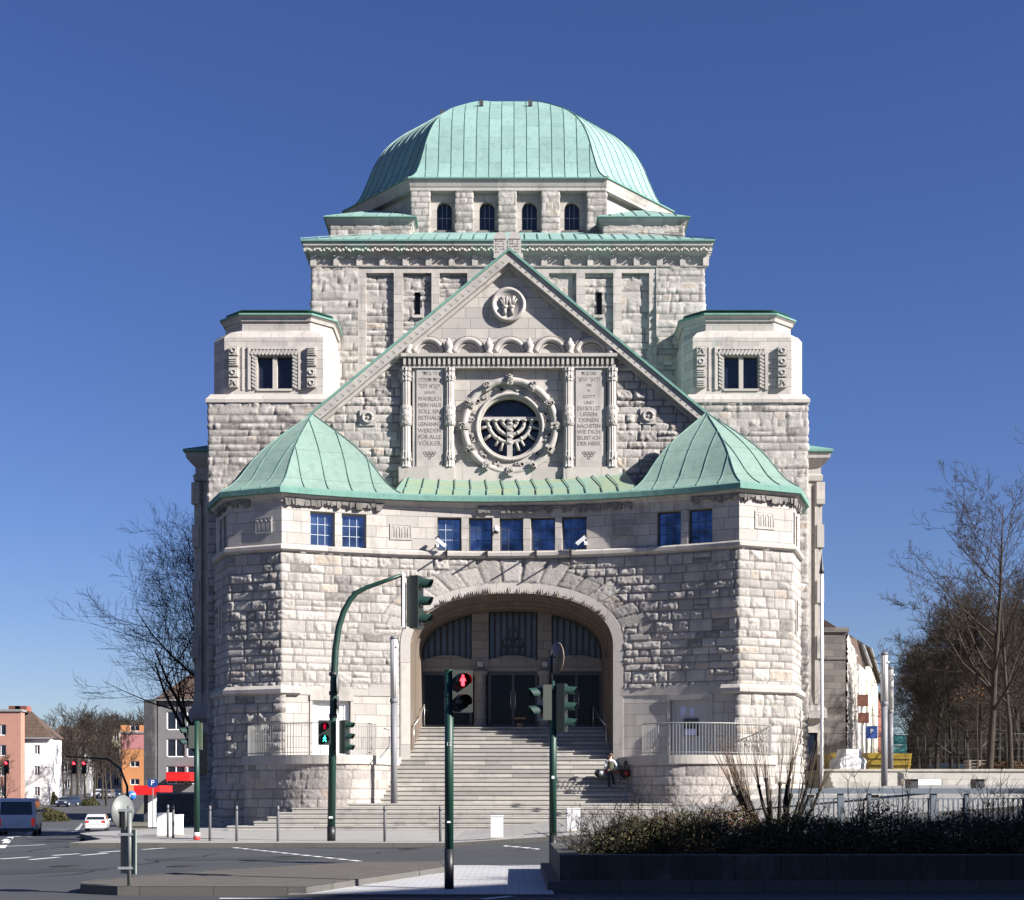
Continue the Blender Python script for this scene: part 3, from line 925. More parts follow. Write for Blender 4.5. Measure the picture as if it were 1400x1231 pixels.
# ---- side doors beside the portal
for h, lab in ((dL, None), (dR, None)):
    a, b = FP.at(h[0]), FP.at(h[1]); n = FP.nrm((h[0] + h[1]) / 2, .2); ang = math.atan2(n[1], n[0]) + math.pi / 2; c = (a + b) / 2; W = h[1] - h[0]
    m = MB(); M = Matrix.Translation((c[0], c[1], 0)) @ Matrix.Rotation(ang, 4, 'Z')
    def bx(m, x0, x1, y0, y1, z0, z1): m.box(None, (x1 - x0, y1 - y0, z1 - z0), M=M @ Matrix.Translation(((x0 + x1) / 2, (y0 + y1) / 2, (z0 + z1) / 2)))
    bx(m, -W / 2 - .1, W / 2 + .1, -.09, 0, dzt, dzt + .2)
    bx(m, -W / 2 - .1, -W / 2, -.06, 0, DB, dzt); bx(m, W / 2, W / 2 + .1, -.06, 0, DB, dzt)
    B(m, "door_surround", M_MOLD)
    m = MB(); bx(m, -W / 2 + .02, -W / 2 + .16, .12, .22, DB, dzt); bx(m, W / 2 - .2, W / 2 - .02, .12, .22, DB, dzt); bx(m, -W / 2 + .16, W / 2 - .2, .12, .22, dzt - .14, dzt)
    bx(m, -W / 2 + .16, W / 2 - .2, .16, .2, DB, dzt - .14)
    if h is dL: bx(m, W / 2 - .62, W / 2 - .5, .11, .16, DB + .1, dzt - .14)
    d = B(m, "side_door", M_WHITE if h is dL else simple("pale_board", (.36, .35, .36), .7, var=.05))
    m = MB()
    if h is dR:
        bx(m, -.28, .28, .10, .16, DB + .75, DB + 1.4); go = m.build("notice_window", M_GDARK); go.parent = d
        m = MB(); bx(m, -.24, .22, .08, .105, DB + .78, DB + 1.02); go = m.build("notice", simple("pale_blue_paper", (.42, .46, .62), .7, var=.2)); go.parent = d
        m = MB(); bx(m, -.42, -.2, .145, .165, DB + 1.5, DB + 1.85); bx(m, -.05, .12, .145, .165, DB + 1.52, DB + 1.8); go = m.build("notice", MATS["pale_blue_paper"]); go.parent = d
    else:
        for k in range(3):
            bx(m, -.5 + .08 * (k == 1), .1, .15, .165, dzt - .36 - k * .13, dzt - .34 - k * .13)
        go = m.build("notice_lines", simple("grey_lettering", (.5, .53, .58), .7, var=0)); go.parent = d

# ================================ lower roofs
def GU(u): return .42 * u + .58 * float(np.interp(u, [0, .05, .10, .15, .20, .27, .34, .44, .55, .66, .77, .89, 1], [0, .022, .055, .105, .175, .30, .41, .54, .647, .74, .825, .915, 1]))
A_L = (X(427, 58.6), 58.6, 16.45); A_R = (X(966, 58.4), 58.4, 16.45)
def offpath(pts, o):
    m = MB(); m.sweep(pts, [(o, 0), (o + .01, 0)]); return [m.v[i * 2][:2] for i in range(len(pts))]
EV = offpath(PF, .27)
EPath = Path(EV)
def tent(apex, base, zb=12.55, nu=24, pw=1.55, corners=()):
    """bell-cast pyramid roof from a base outline to an apex, with standing seams"""
    m = MB(); G = []; uvg = []
    bp = Path(base)
    K = len(base)
    for i in range(K):
        row = []; ur = []
        for j in range(nu + 1):
            u = j / nu
            x = base[i][0] + (apex[0] - base[i][0]) * u; y = base[i][1] + (apex[1] - base[i][1]) * u
            z = zb + (apex[2] - zb) * GU(u)
            row.append((x, y, z))
            slant = math.hypot(apex[0] - base[i][0], apex[1] - base[i][1], )
            ur.append((bp.L[i], u * 5.2))
        G.append(row); uvg.append(ur)
    m.grid(G, uvg)
    return m, G
def seams(mb, pts_list, r=.028):
    for p in pts_list: mb.tube(p, r, 4, sm=False)
def face_seams(A, Bp, apex, zb, sp, pw, out, skip_ends=.15, start=0.0):
    """seams parallel to the face's fall line, cut where they meet the hips"""
    A = np.array(A); Bp = np.array(Bp); W = np.linalg.norm(Bp - A); e = (Bp - A) / W; n = np.array((e[1], -e[0]))
    ap = np.array(apex[:2]); t0 = float((ap - A) @ e); d0 = float(-(ap - A) @ n)
    k = 1
    x = sp * .5 + start
    while x < W - skip_ends:
        # at fraction u the face spans from t0*u to W+(t0-W)*u
        if x < t0: um = x / max(t0, 1e-6)
        else: um = (W - x) / max(W - t0, 1e-6)
        um = min(um, 1.0)
        # seam bends inwards slightly towards the apex
        P = []
        for j in range(9):
            u = um * j / 8
            xx = x
            q = A + e * xx - n * d0 * u
            z = zb + (apex[2] - zb) * GU(u)
            P.append((q[0], q[1], z + .015))
        if um > .08: out.append(P)
        x += sp
EVL = [e for e in EV]
def eave_pt(px):
    g = np.linspace(0, EPath.len, 4000); q = EPath.at(g); k = q[:, 1] < 60
    pp = 700 + q[k, 0] * F / q[k, 1]
    s_ = np.interp(px, pp, g[k]); return s_
zb = 12.56
for side in (-1, 1):
    if side < 0:
        s0_, s1_ = EPath.L[1], eave_pt(548); apex = A_L
        ss = [s0_ - .0, EPath.L[2], EPath.L[3]] + list(np.linspace(EPath.L[3], s1_, 9)[1:])
        back = [(EV[1][0] + .05, 60.5)]; base = back + [tuple(EPath.at(s)) for s in ss] + [(-4.9, 59.6)]
        hips = [1, 2, 3, len(base) - 2]
        fronts = [(base[3], base[-2]), (base[2], base[3]), (base[1], base[2])]
    else:
        s0_, s1_ = eave_pt(862), EPath.L[-2]; apex = A_R
        cA = EPath.L[2 + 41]; cB = EPath.L[2 + 42]
        ss = list(np.linspace(s0_, cA, 9)) + [cB, s1_]
        base = [(4.75, 59.6)] + [tuple(EPath.at(s)) for s in ss] + [(EV[-2][0] - .05, 60.5)]
        hips = [1, 9, 10, 11]
        fronts = [(base[1], base[9]), (base[9], base[10]), (base[10], base[11])]
    m, G = tent(apex, base, zb)
    B(m, "turret_roof", M_COPT)
    # seams are laid along rulings of the curved surface so that they never leave it
    L = []
    bp = Path(base)
    s_ = .4
    nseam = int(bp.len / .72)
    for (ia, ib) in ((1, 2), (2, 3), (3, len(base) - 2)) if side < 0 else ((1, 9), (9, 10), (10, 11)):
        sa, sb = bp.L[ia], bp.L[ib]; W = sb - sa
        Pa, Pb = np.array(base[ia]), np.array(base[ib]); e = (Pb - Pa) / np.linalg.norm(Pb - Pa)
        t0 = float((np.array(apex[:2]) - Pa) @ e); Wc = np.linalg.norm(Pb - Pa)
        n_ = max(1, int(W / .78))
        for k in range(1, n_):
            f = k / n_
            # vertical (fall line) seam starting at base fraction f, ends on a hip
            x0 = f * Wc
            um = x0 / t0 if x0 < t0 else (Wc - x0) / max(Wc - t0, .01)
            um = min(max(um, 0), .97)
            P = []
            for j in range(13):
                u = um * j / 12
                # position across the face at height u, hips at ha,hb
                ha, hb = t0 * u, Wc + (t0 - Wc) * u
                xx = x0
                g = (xx - ha) / max(hb - ha, .01); g = min(max(g, 0), 1)
                s__ = sa + W * g; q = bp.at(s__)
                x = q[0] + (apex[0] - q[0]) * u; y = q[1] + (apex[1] - q[1]) * u
                z = zb + (apex[2] - zb) * GU(u)
                P.append((x, y, z + .02))
            L.append(P)
    for hix in hips: L.append([(p[0], p[1], p[2] + .015) for p in G[hix]])
    mb = MB(); seams(mb, L, .019); B(mb, "standing_seam", M_SEAM)
# apron roof between the tents, up to the gable wall
GY = 59.5
m = MB(); G = []; U = []
rows_t = np.linspace(eave_pt(540), eave_pt(872), 30)
for s_ in rows_t:
    q = EPath.at(s_); row = []
    d = 59.55 - q[1]
    x2 = q[0] * .985
    zt = 12.56 + .385 * d + .02
    row = [(q[0], q[1], 12.56), (q[0], q[1] + .9, 12.56 + .9 * .43), (x2, 59.6, 12.56 + .9 * .43 + (d - .9) * .34)]
    G.append(row); U.append([(s_, 0), (s_, .9), (s_, d)])
m.grid(G, U); B(m, "apron_roof", M_COPY)
mb = MB(); L = []
for s_ in np.arange(eave_pt(552), eave_pt(860), .63):
    q = EPath.at(s_); d = 59.55 - q[1]
    L.append([(q[0], q[1], 12.6), (q[0] - .0, q[1] + .85, 12.6 + .85 * .43)]); 
    L.append([(q[0] + .02, q[1] + .95, 12.6 + .95 * .43), (q[0] * .99 - .12, 59.5, 12.58 + .9 * .43 + (d - .9) * .34)])
seams(mb, L, .02); B(mb, "standing_seam", M_SEAM)

# ================================ gable
def zg(py): return Z(py, GY)
def xg(px): return X(px, GY)
APX, APZ = xg(696), zg(346)
SL = (APZ - zg(570)) / (xg(966) - APX)
def slope_z(x): return APZ - abs(x - APX) * SL
wcx, wcz = xg(697), zg(584)
HW = 2.05
xl, xr = xg(547), xg(844)
zt = zg(478)
m = MB()
# panel with round hole
n_ = 72; rin = 1.22
ring = []; outer = []
for i in range(n_):
    a = 2 * math.pi * i / n_; c, s_ = math.cos(a), math.sin(a)
    k = HW / max(abs(c), abs(s_)); ring.append((wcx + rin * c, wcz + rin * s_)); outer.append((wcx + k * c, wcz + k * s_))
for i in range(n_):
    j = (i + 1) % n_
    m.quad((ring[i][0], GY, ring[i][1]), (outer[i][0], GY, outer[i][1]), (outer[j][0], GY, outer[j][1]), (ring[j][0], GY, ring[j][1]))
def rect(x0, x1, z0, z1, y=GY): m.quad((x0, y, z0), (x1, y, z0), (x1, y, z1), (x0, y, z1))
rect(xl, wcx - HW, 12.4, zt); rect(wcx + HW, xr, 12.4, zt); rect(wcx - HW, wcx + HW, wcz + HW, zt); rect(wcx - HW, wcx + HW, 12.4, wcz - HW)
# upper triangle (with its sides dropping to the rough flanks)
m.poly([(xl, GY, zt), (xr, GY, zt), (xr, GY, slope_z(xr) + .05), (APX, GY, APZ), (xl, GY, slope_z(xl) + .05)])
B(m, "gable_wall", M_ASH)
# thick smooth shoulders beside the raking cornice
fl = Path([(xg(415), GY), (xl + .02, GY)]); fr_ = Path([(xr - .02, GY), (xg(975), GY)])
clipf = lambda x, z: z < slope_z(x) + .0
rustic("rough_wall", fl, 12.4, 19.9, step=.05, seed=31, clip=lambda x, z: z < slope_z(x) - .55, amp=1.3)
rustic("rough_wall", fr_, 12.4, 19.9, step=.05, seed=32, clip=lambda x, z: z < slope_z(x) - .55, amp=1.6)
m = MB()
for a, b in ((xg(415), xl), (xg(975), xr)):
    m.quad((a, GY + .0, slope_z(a) - .9), (b, GY + .0, slope_z(b) - .9), (b, GY, slope_z(b)), (a, GY, slope_z(a)))
B(m, "dressed_wall", M_ASH)
# raking cornice
for sgn in (-1, 1):
    m = MB(); m2 = MB(); m3 = MB()
    xe = APX + sgn * (xg(967) - APX)
    dv = Vector((sgn, 0, -SL)).normalized(); nv = Vector((sgn * SL, 0, 1)).normalized()
    Ltot = abs(xe - APX) / abs(dv.x)
    def rk(mm, d0, d1, h0, h1, y0, y1):
        P = []
        for (d, h) in ((d0, h0), (d1, h0), (d1, h1), (d0, h1)):
            q = Vector((APX, 0, APZ)) + dv * d + nv * h
            if d == 0: q.x = APX; q.z = APZ + h / nv.z
            P.append((q.x, q.z))
        if sgn < 0: P = P[::-1]
        mm.extr(P, y0, y1)
    rk(m, 0, Ltot, -.40, -.06, GY - .42, GY + .1)
    rk(m, 0, Ltot, -.52, -.402, GY - .20, GY + .1)
    rk(m2, 0, Ltot + .1, -.058, .03, GY - .50, GY + .6)
    d = .5
    while d < Ltot - .3:
        rk(m3, d, d + .07, -.30, -.26, GY - .43, GY - .41); rk(m3, d + .04, d + .08, -.21, -.18, GY - .43, GY - .41)
        d += .30
    B(m, "raking_cornice", M_CARVE); B(m2, "raking_cornice_copper", M_COPE); B(m3, "cornice_carving", M_BROWN)
    # roof slope behind the gable
    m = MB()
    q0 = (APX, GY - .2, APZ + .02); q1 = (xe, GY - .2, slope_z(xe) + .02)
    m.quad(q0, q1, (xe, 72, slope_z(xe) + .02), (APX, 72, APZ + .02)); B(m, "gable_roof", M_COP)
# body walls under the gable roof
m = MB(); m.b2(xg(425), xg(425) + .4, GY + .1, 72, 0, slope_z(xg(425)) - .1); m.b2(xg(966) - .4, xg(966), GY + .1, 72, 0, slope_z(xg(966)) - .1); B(m, "side_wall", M_ASH)
# flat roof deck behind the tents
m = MB(); m.b2(-11.3, 11.0, 60.4, 73, 11.9, 12.4); B(m, "roof_deck", M_COP)

# aedicule: plinth, columns, entablature, arches
m = MB()
m.b2(xg(613), xg(777), GY - .18, GY + .02, 12.9, zg(640)); B(m, "plinth", M_MOLD)
m = MB()
for a, b in ((546, 622), (770, 846)):
    m = MB(); m.b2(xg(a), xg(b), GY - .34, GY + .02, 12.9, zg(641)); B(m, "plinth", M_MOLD)
colx = [555, 614.5, 777, 836.5]
for c in colx:
    x = X(c, GY - .2); z0, z1 = zg(641), zg(506)
    g = MB(); pr_ = []
    nfl = 24
    # fluted shaft as lathe with modulated radius
    G = []
    for z, r in ((z0, .25), (z0 + .04, .25), (z0 + .1, .21), (z0 + .62, .22), (z0 + .68, .19), (z1 - .55, .18), (z1 - .5, .23), (z1 - .16, .22), (z1 - .12, .26), (z1, .27)):
        G.append([(x + r * (1 - (.12 if k % 2 else 0)) * math.cos(2 * math.pi * k / nfl), GY - .16 + r * (1 - (.12 if k % 2 else 0)) * math.sin(2 * math.pi * k / nfl), z) for k in range(nfl + 1)])
    g.grid(G)
    co = B(g, "column", M_CARVE)
    g = MB(); zm = (z0 + z1) / 2 + .1
    g.lathe([(.2, zm - .42), (.235, zm - .4), (.235, zm + .38), (.2, zm + .4)], (x, GY - .16, 0), 14)
    rr = random.Random(int(c))
    for zz0 in (zm - .3, zm, zm + .28, z1 - .35, z0 + .35):
        for k in range(5):
            a = math.pi + math.pi * (k + .5) / 5
            g.box((x + .225 * math.cos(a), GY - .16 + .225 * math.sin(a), zz0 + rr.uniform(-.04, .04)), (.08, .05, rr.uniform(.06, .14)), a + math.pi / 2)
    go = g.build("carved_band", M_CARVE); go.parent = co
m = MB()
xa, xb = xg(549), xg(843)
m.b2(xa, xb, GY - .42, GY, zg(491.5), zg(487)); m.b2(xa + .05, xb - .05, GY - .30, GY, zg(506), zg(502))
m.b2(xa + .08, xb - .08, GY - .16, GY, zg(502), zg(491.5))
k = xa + .1
B(m, "entablature", M_MOLD)
m = MB()
while k < xb - .12:
    m.b2(k, k + .10, GY - .36, GY - .16, zg(502), zg(491.5)); k += .2
B(m, "dentil_row", M_CARVE)
# arches above
m = MB()
for c in (585.5, 640, 697, 752, 808):
    x = xg(c); z = zg(487)
    pts = [(x + .60 * math.cos(t), GY - .08, z + .05 + .60 * math.sin(t)) for t in np.linspace(.12, math.pi - .12, 17)]
    m.tube(pts, .13, 6)
    pts = [(x + .45 * math.cos(t), GY - .05, z + .02 + .45 * math.sin(t)) for t in np.linspace(.02, math.pi - .02, 15)]
    m.tube(pts, .05, 5)
    for t in np.linspace(.25, math.pi - .25, 22):
        m.box((x + .745 * math.cos(t), GY - .1, z + .05 + .745 * math.sin(t)), (.05, .12, .05))
B(m, "blind_arch", M_CARVE)
for c in (558, 613.5, 668.5, 723.5, 779, 834):
    x = xg(c); z = zg(487); g = MB()
    g.lathe([(.16, z), (.17, z + .08), (.12, z + .14), (.17, z + .25), (.19, z + .36), (.14, z + .50), (.07, z + .56), (.08, z + .62), (.0, z + .68)], (x, GY - .22, 0), 12)
    B(g, "finial", M_CARVE)
# tablets with inscriptions
def letters(txt, size, cx, y, z, mat, parent, name="lettering", ext=.008, align='CENTER', flip=False, spacing=1.0):
    cu = bpy.data.curves.new(name, 'FONT'); cu.body = txt; cu.size = size; cu.align_x = align; cu.align_y = 'CENTER'; cu.extrude = ext; cu.space_character = spacing
    cu.resolution_u = 2
    tmp = bpy.data.objects.new(name, cu); col.objects.link(tmp)
    dg = bpy.context.evaluated_depsgraph_get(); dg.update()
    me = bpy.data.meshes.new_from_object(tmp.evaluated_get(dg))
    bpy.data.objects.remove(tmp); bpy.data.curves.remove(cu)
    me.name = name; me.materials.clear(); me.materials.append(mat)
    o = bpy.data.objects.new(name, me); col.objects.link(o)
    o.rotation_euler = (R(90), 0, 0)
    o.location = (cx, y, z)
    if parent is not None: o.parent = parent
    return o
M_LET = simple("carved_letter_shadow", (.15, .135, .125), .9, var=.2)
TXT = {0: [("כי ביתי"[::-1], 1), ("בית תפלה"[::-1], 1), ("יקרא לכל"[::-1], 1), ("העמים"[::-1], .7), ("WAHRLICH", 1.05), ("MEIN HAUS", 1), ("SOLL EIN", 1), ("BETHAUS", 1), ("GENANNT", 1), ("WERDEN", 1), ("FÜR ALLE", 1), ("VÖLKER", 1.1)],
       1: [("ואהבת", 1), ("לרעך כמוך", 1), ("אני", .8), ("ייי", .8), ("GOTT", .8), ("UND", .8), ("DU SOLLST", 1), ("LIEBEN", 1), ("DEINEN", 1), ("NÄCHSTEN", 1), ("WIE DICH", 1), ("SELBST·ICH", 1), ("DER HERR", 1)]}
TXT[1] = [(t[::-1] if ord(t[0]) > 1000 else t, s_) for t, s_ in TXT[1]]
for i, (a, b) in enumerate(((570, 606), (787, 822.5))):
    m = MB(); m.b2(xg(a) - .16, xg(b) + .16, GY - .20, GY + .02, zg(642), zg(503)); B(m, "bay_wall", M_MOLD)
    m = MB(); m.b2(xg(a), xg(b), GY - .24, GY - .19, zg(640), zg(506))
    tb = B(m, "inscription_tablet", M_CARVE)
    m = MB(); z0_ = zg(504)
    rows_ = TXT[i]; top = zg(513); step = (zg(513) - zg(612)) / (len(rows_) - .6)
    cxm = (xg(a) + xg(b)) / 2
    for k, (t, sc_) in enumerate(rows_):
        o = letters(t, .235 * sc_, cxm, GY - .242, top - step * k, M_LET, tb, ext=.004, spacing=.95)
        # squeeze to the tablet width
        wdt = max((v.co.x for v in o.data.vertices), default=1) - min((v.co.x for v in o.data.vertices), default=0)
        mx = (xg(b) - xg(a)) * .88
        if wdt > mx: o.scale = (mx / wdt, 1, 1)
    m = MB()
    for (u, v) in ((-.2, 0), (-.07, 0), (.07, 0), (.2, 0), (-.13, -.1), (0, -.1), (.13, -.1), (0, -.21)):
        pts = [(cxm + u + .06 * math.cos(t), GY - .243, zg(621) + v + .05 * math.sin(t)) for t in np.linspace(0, 2 * math.pi, 11)]
        m.tube(pts, .012, 4)
    go = m.build("scrollwork", M_LET); go.parent = tb
# wheel ring
m = MB()
pts = [(wcx + 1.86 * math.cos(t), GY - .06, wcz + 1.86 * math.sin(t)) for t in np.linspace(0, 2 * math.pi, 61)]
m.tube(pts, .15, 9, caps=False); B(m, "wheel_ring", M_CARVE)
rr = random.Random(3)
for k in range(12):
    m = MB()
    a = math.pi / 2 + k * math.pi / 6
    M = Matrix.Translation((wcx + 1.86 * math.cos(a), GY - .12, wcz + 1.86 * math.sin(a))) @ Matrix.Rotation(-a, 4, 'Y')
    m.box(None, (.38, .24, .26), M=M)
    for q in range(7):
        m.box(None, (.09, .12, .09), M=M @ Matrix.Translation((rr.uniform(-.16, .16), -.16, rr.uniform(-.1, .1))))
    B(m, "carved_block", M_CARVE)
m = MB()
for k in range(12):
    a = math.pi / 12 + math.pi / 2 + k * math.pi / 6
    M = Matrix.Translation((wcx + 1.58 * math.cos(a), GY - .02, wcz + 1.58 * math.sin(a))) @ Matrix.Rotation(-a, 4, 'Y')
    for q in range(5):
        m.box(None, (.10, .07, .12), M=M @ Matrix.Translation((rr.uniform(-.08, .08), 0, rr.uniform(-.2, .2))) @ Matrix.Rotation(rr.uniform(0, 3), 4, 'Y'))
B(m, "carved_leaf", M_CARVE)
m = MB()
for r_, y_, w_ in ((1.34, -.05, .07), (1.25, .06, .06)):
    m.tube([(wcx + r_ * math.cos(t), GY + y_, wcz + r_ * math.sin(t)) for t in np.linspace(0, 2 * math.pi, 49)], w_, 7, caps=False)
m.lathe([(1.22, GY - .02), (1.22, GY + .5)], (wcx, 0, wcz), 48, axis='y') if False else None
G = [[(wcx + 1.22 * math.cos(t), y, wcz + 1.22 * math.sin(t)) for y in (GY, GY + .5)] for t in np.linspace(0, 2 * math.pi, 49)]
m.grid(G); B(m, "window_moulding", M_MOLD)
m = MB(); m.poly([(wcx + 1.25 * math.cos(t), GY + .42, wcz + 1.25 * math.sin(t)) for t in np.linspace(0, 2 * math.pi, 49)[:-1]][::-1]); wn = B(m, "round_window", M_GDARK)
m = MB(); zc = zg(572)
yy = GY + .18
m.b2(wcx - 1.24, wcx + 1.24, yy - .08, yy + .1, zc - .05, zc + .08)
for k in range(-3, 4): m.lathe([(.1, zc - .1), (.12, zc - .03)], (wcx + k * .30, yy - .05, 0), 8)
def marc(r, w_):
    m.tube([(wcx + r * math.cos(t), yy, zc - .04 + r * math.sin(t)) for t in np.linspace(math.pi, 2 * math.pi, 25)], w_, 6)
for r_ in (.30, .60, .90): marc(r_, .082)
m.b2(wcx - .11, wcx + .11, yy - .1, yy + .1, wcz - 1.22, zc)
for k in range(4): m.lathe([(.13, zc - .25 - k * .26), (.16, zc - .2 - k * .26), (.13, zc - .15 - k * .26)], (wcx, yy, 0), 10)
for r_ in (.31, .60, .88):
    for t in (3.5, 4.15, 5.27, 5.92):
        p = (wcx + r_ * math.cos(t), yy - .02, zc - .04 + r_ * math.sin(t)); m.lathe([(.0, -.085), (.08, -.04), (.08, .04), (0, .085)], p, 8)
for t in (3.42, 3.80, 4.42, 5.0, 5.62, 6.0):
    m.tube([(wcx + .88 * math.cos(t), yy, zc - .04 + .88 * math.sin(t)), (wcx + 1.3 * math.cos(t), yy, zc - .04 + 1.3 * math.sin(t))], .065, 5)
for t in (4.2, 5.22): m.tube([(wcx + .9 * math.cos(t), yy, zc - .04 + .9 * math.sin(t)), (wcx + 1.2 * math.cos(t), yy, zc - .04 + 1.2 * math.sin(t))], .055, 5)
go = m.build("menorah_tracery", M_CARVE); go.parent = wn
# medallion with raised blessing hands
mx, mz = xg(695), zg(418)
m = MB()
m.lathe([(.70, GY + .02), (.72, GY - .12), (.66, GY - .20), (.58, GY - .20), (.54, GY - .13), (.0, GY - .12)], (mx, 0, mz), 40, axis='y')
md = B(m, "medallion", M_CARVE)
m = MB()
for sgn in (-1, 1):
    bx_, bz_ = mx + sgn * .13, mz - .12
    m.lathe([(.0, -.08), (.12, -.04), (.13, .05), (0, .10)], (bx_, GY - .16, bz_), 10)
    m.tube([(bx_, GY - .16, bz_), (bx_ + sgn * .02, GY - .15, bz_ - .3)], [.09, .07], 7)
    for k, (ang, ln) in enumerate(((.62, .30), (.30, .42), (.16, .44), (-.18, .42), (-.34, .36))):
        a = sgn * ang
        m.tube([(bx_ + math.sin(a) * .08, GY - .17, bz_ + .04), (bx_ + math.sin(a) * (.08 + ln * .55), GY - .19, bz_ + .05 + ln * .6), (bx_ + math.sin(a) * (.08 + ln), GY - .17, bz_ + .05 + ln * .95)], [.045, .036, .02], 6)
go = m.build("carved_hands", M_CARVE); go.parent = md
# small carved medallions on the rough flanks
for px, py in ((503, 572), (886, 570)):
    x, z = xg(px), zg(py); m = MB()
    m.b2(x - .32, x + .32, GY - .10, GY + .0, z - .32, z + .32)
    m.tube([(x + .2 * math.cos(t), GY - .13, z + .2 * math.sin(t)) for t in np.linspace(0, 2 * math.pi, 17)], .05, 6)
    m.lathe([(0, -.06), (.07, 0), (0, .06)], (x, GY - .12, z), 8)
    B(m, "carved_rosette", M_CARVE)
# twin tablets at the apex
for c in (684, 703.5):
    x = xg(c); m = MB(); z0_, z1_ = APZ - .25, zg(319); r_ = .27
    pts = [(x - r_, z0_), (x + r_, z0_)] + [(x + r_ * math.cos(t), z1_ - r_ + r_ * math.sin(t)) for t in np.linspace(0, math.pi, 13)]
    m.extr(pts, GY - .12, GY + .35); tb = B(m, "law_tablet", M_CARVE)
    m = MB(); rr = random.Random(c)
    for k in range(5):
        for q in range(4):
            if rr.random() < .85: m.b2(x - .19 + q * .10, x - .19 + q * .10 + rr.uniform(.03, .07), GY - .135, GY - .118, z1_ - .38 - k * .11, z1_ - .36 - k * .11 + rr.uniform(.0, .04))
    m.b2(x - .24, x + .24, GY - .14, GY - .118, z1_ - .29, z1_ - .27)
    go = m.build("carved_lettering", M_LET); go.parent = tb
m = MB(); m.b2(xg(672), xg(715), GY - .05, GY + .5, APZ - .5, APZ - .02); B(m, "tablet_base", M_CARVE)

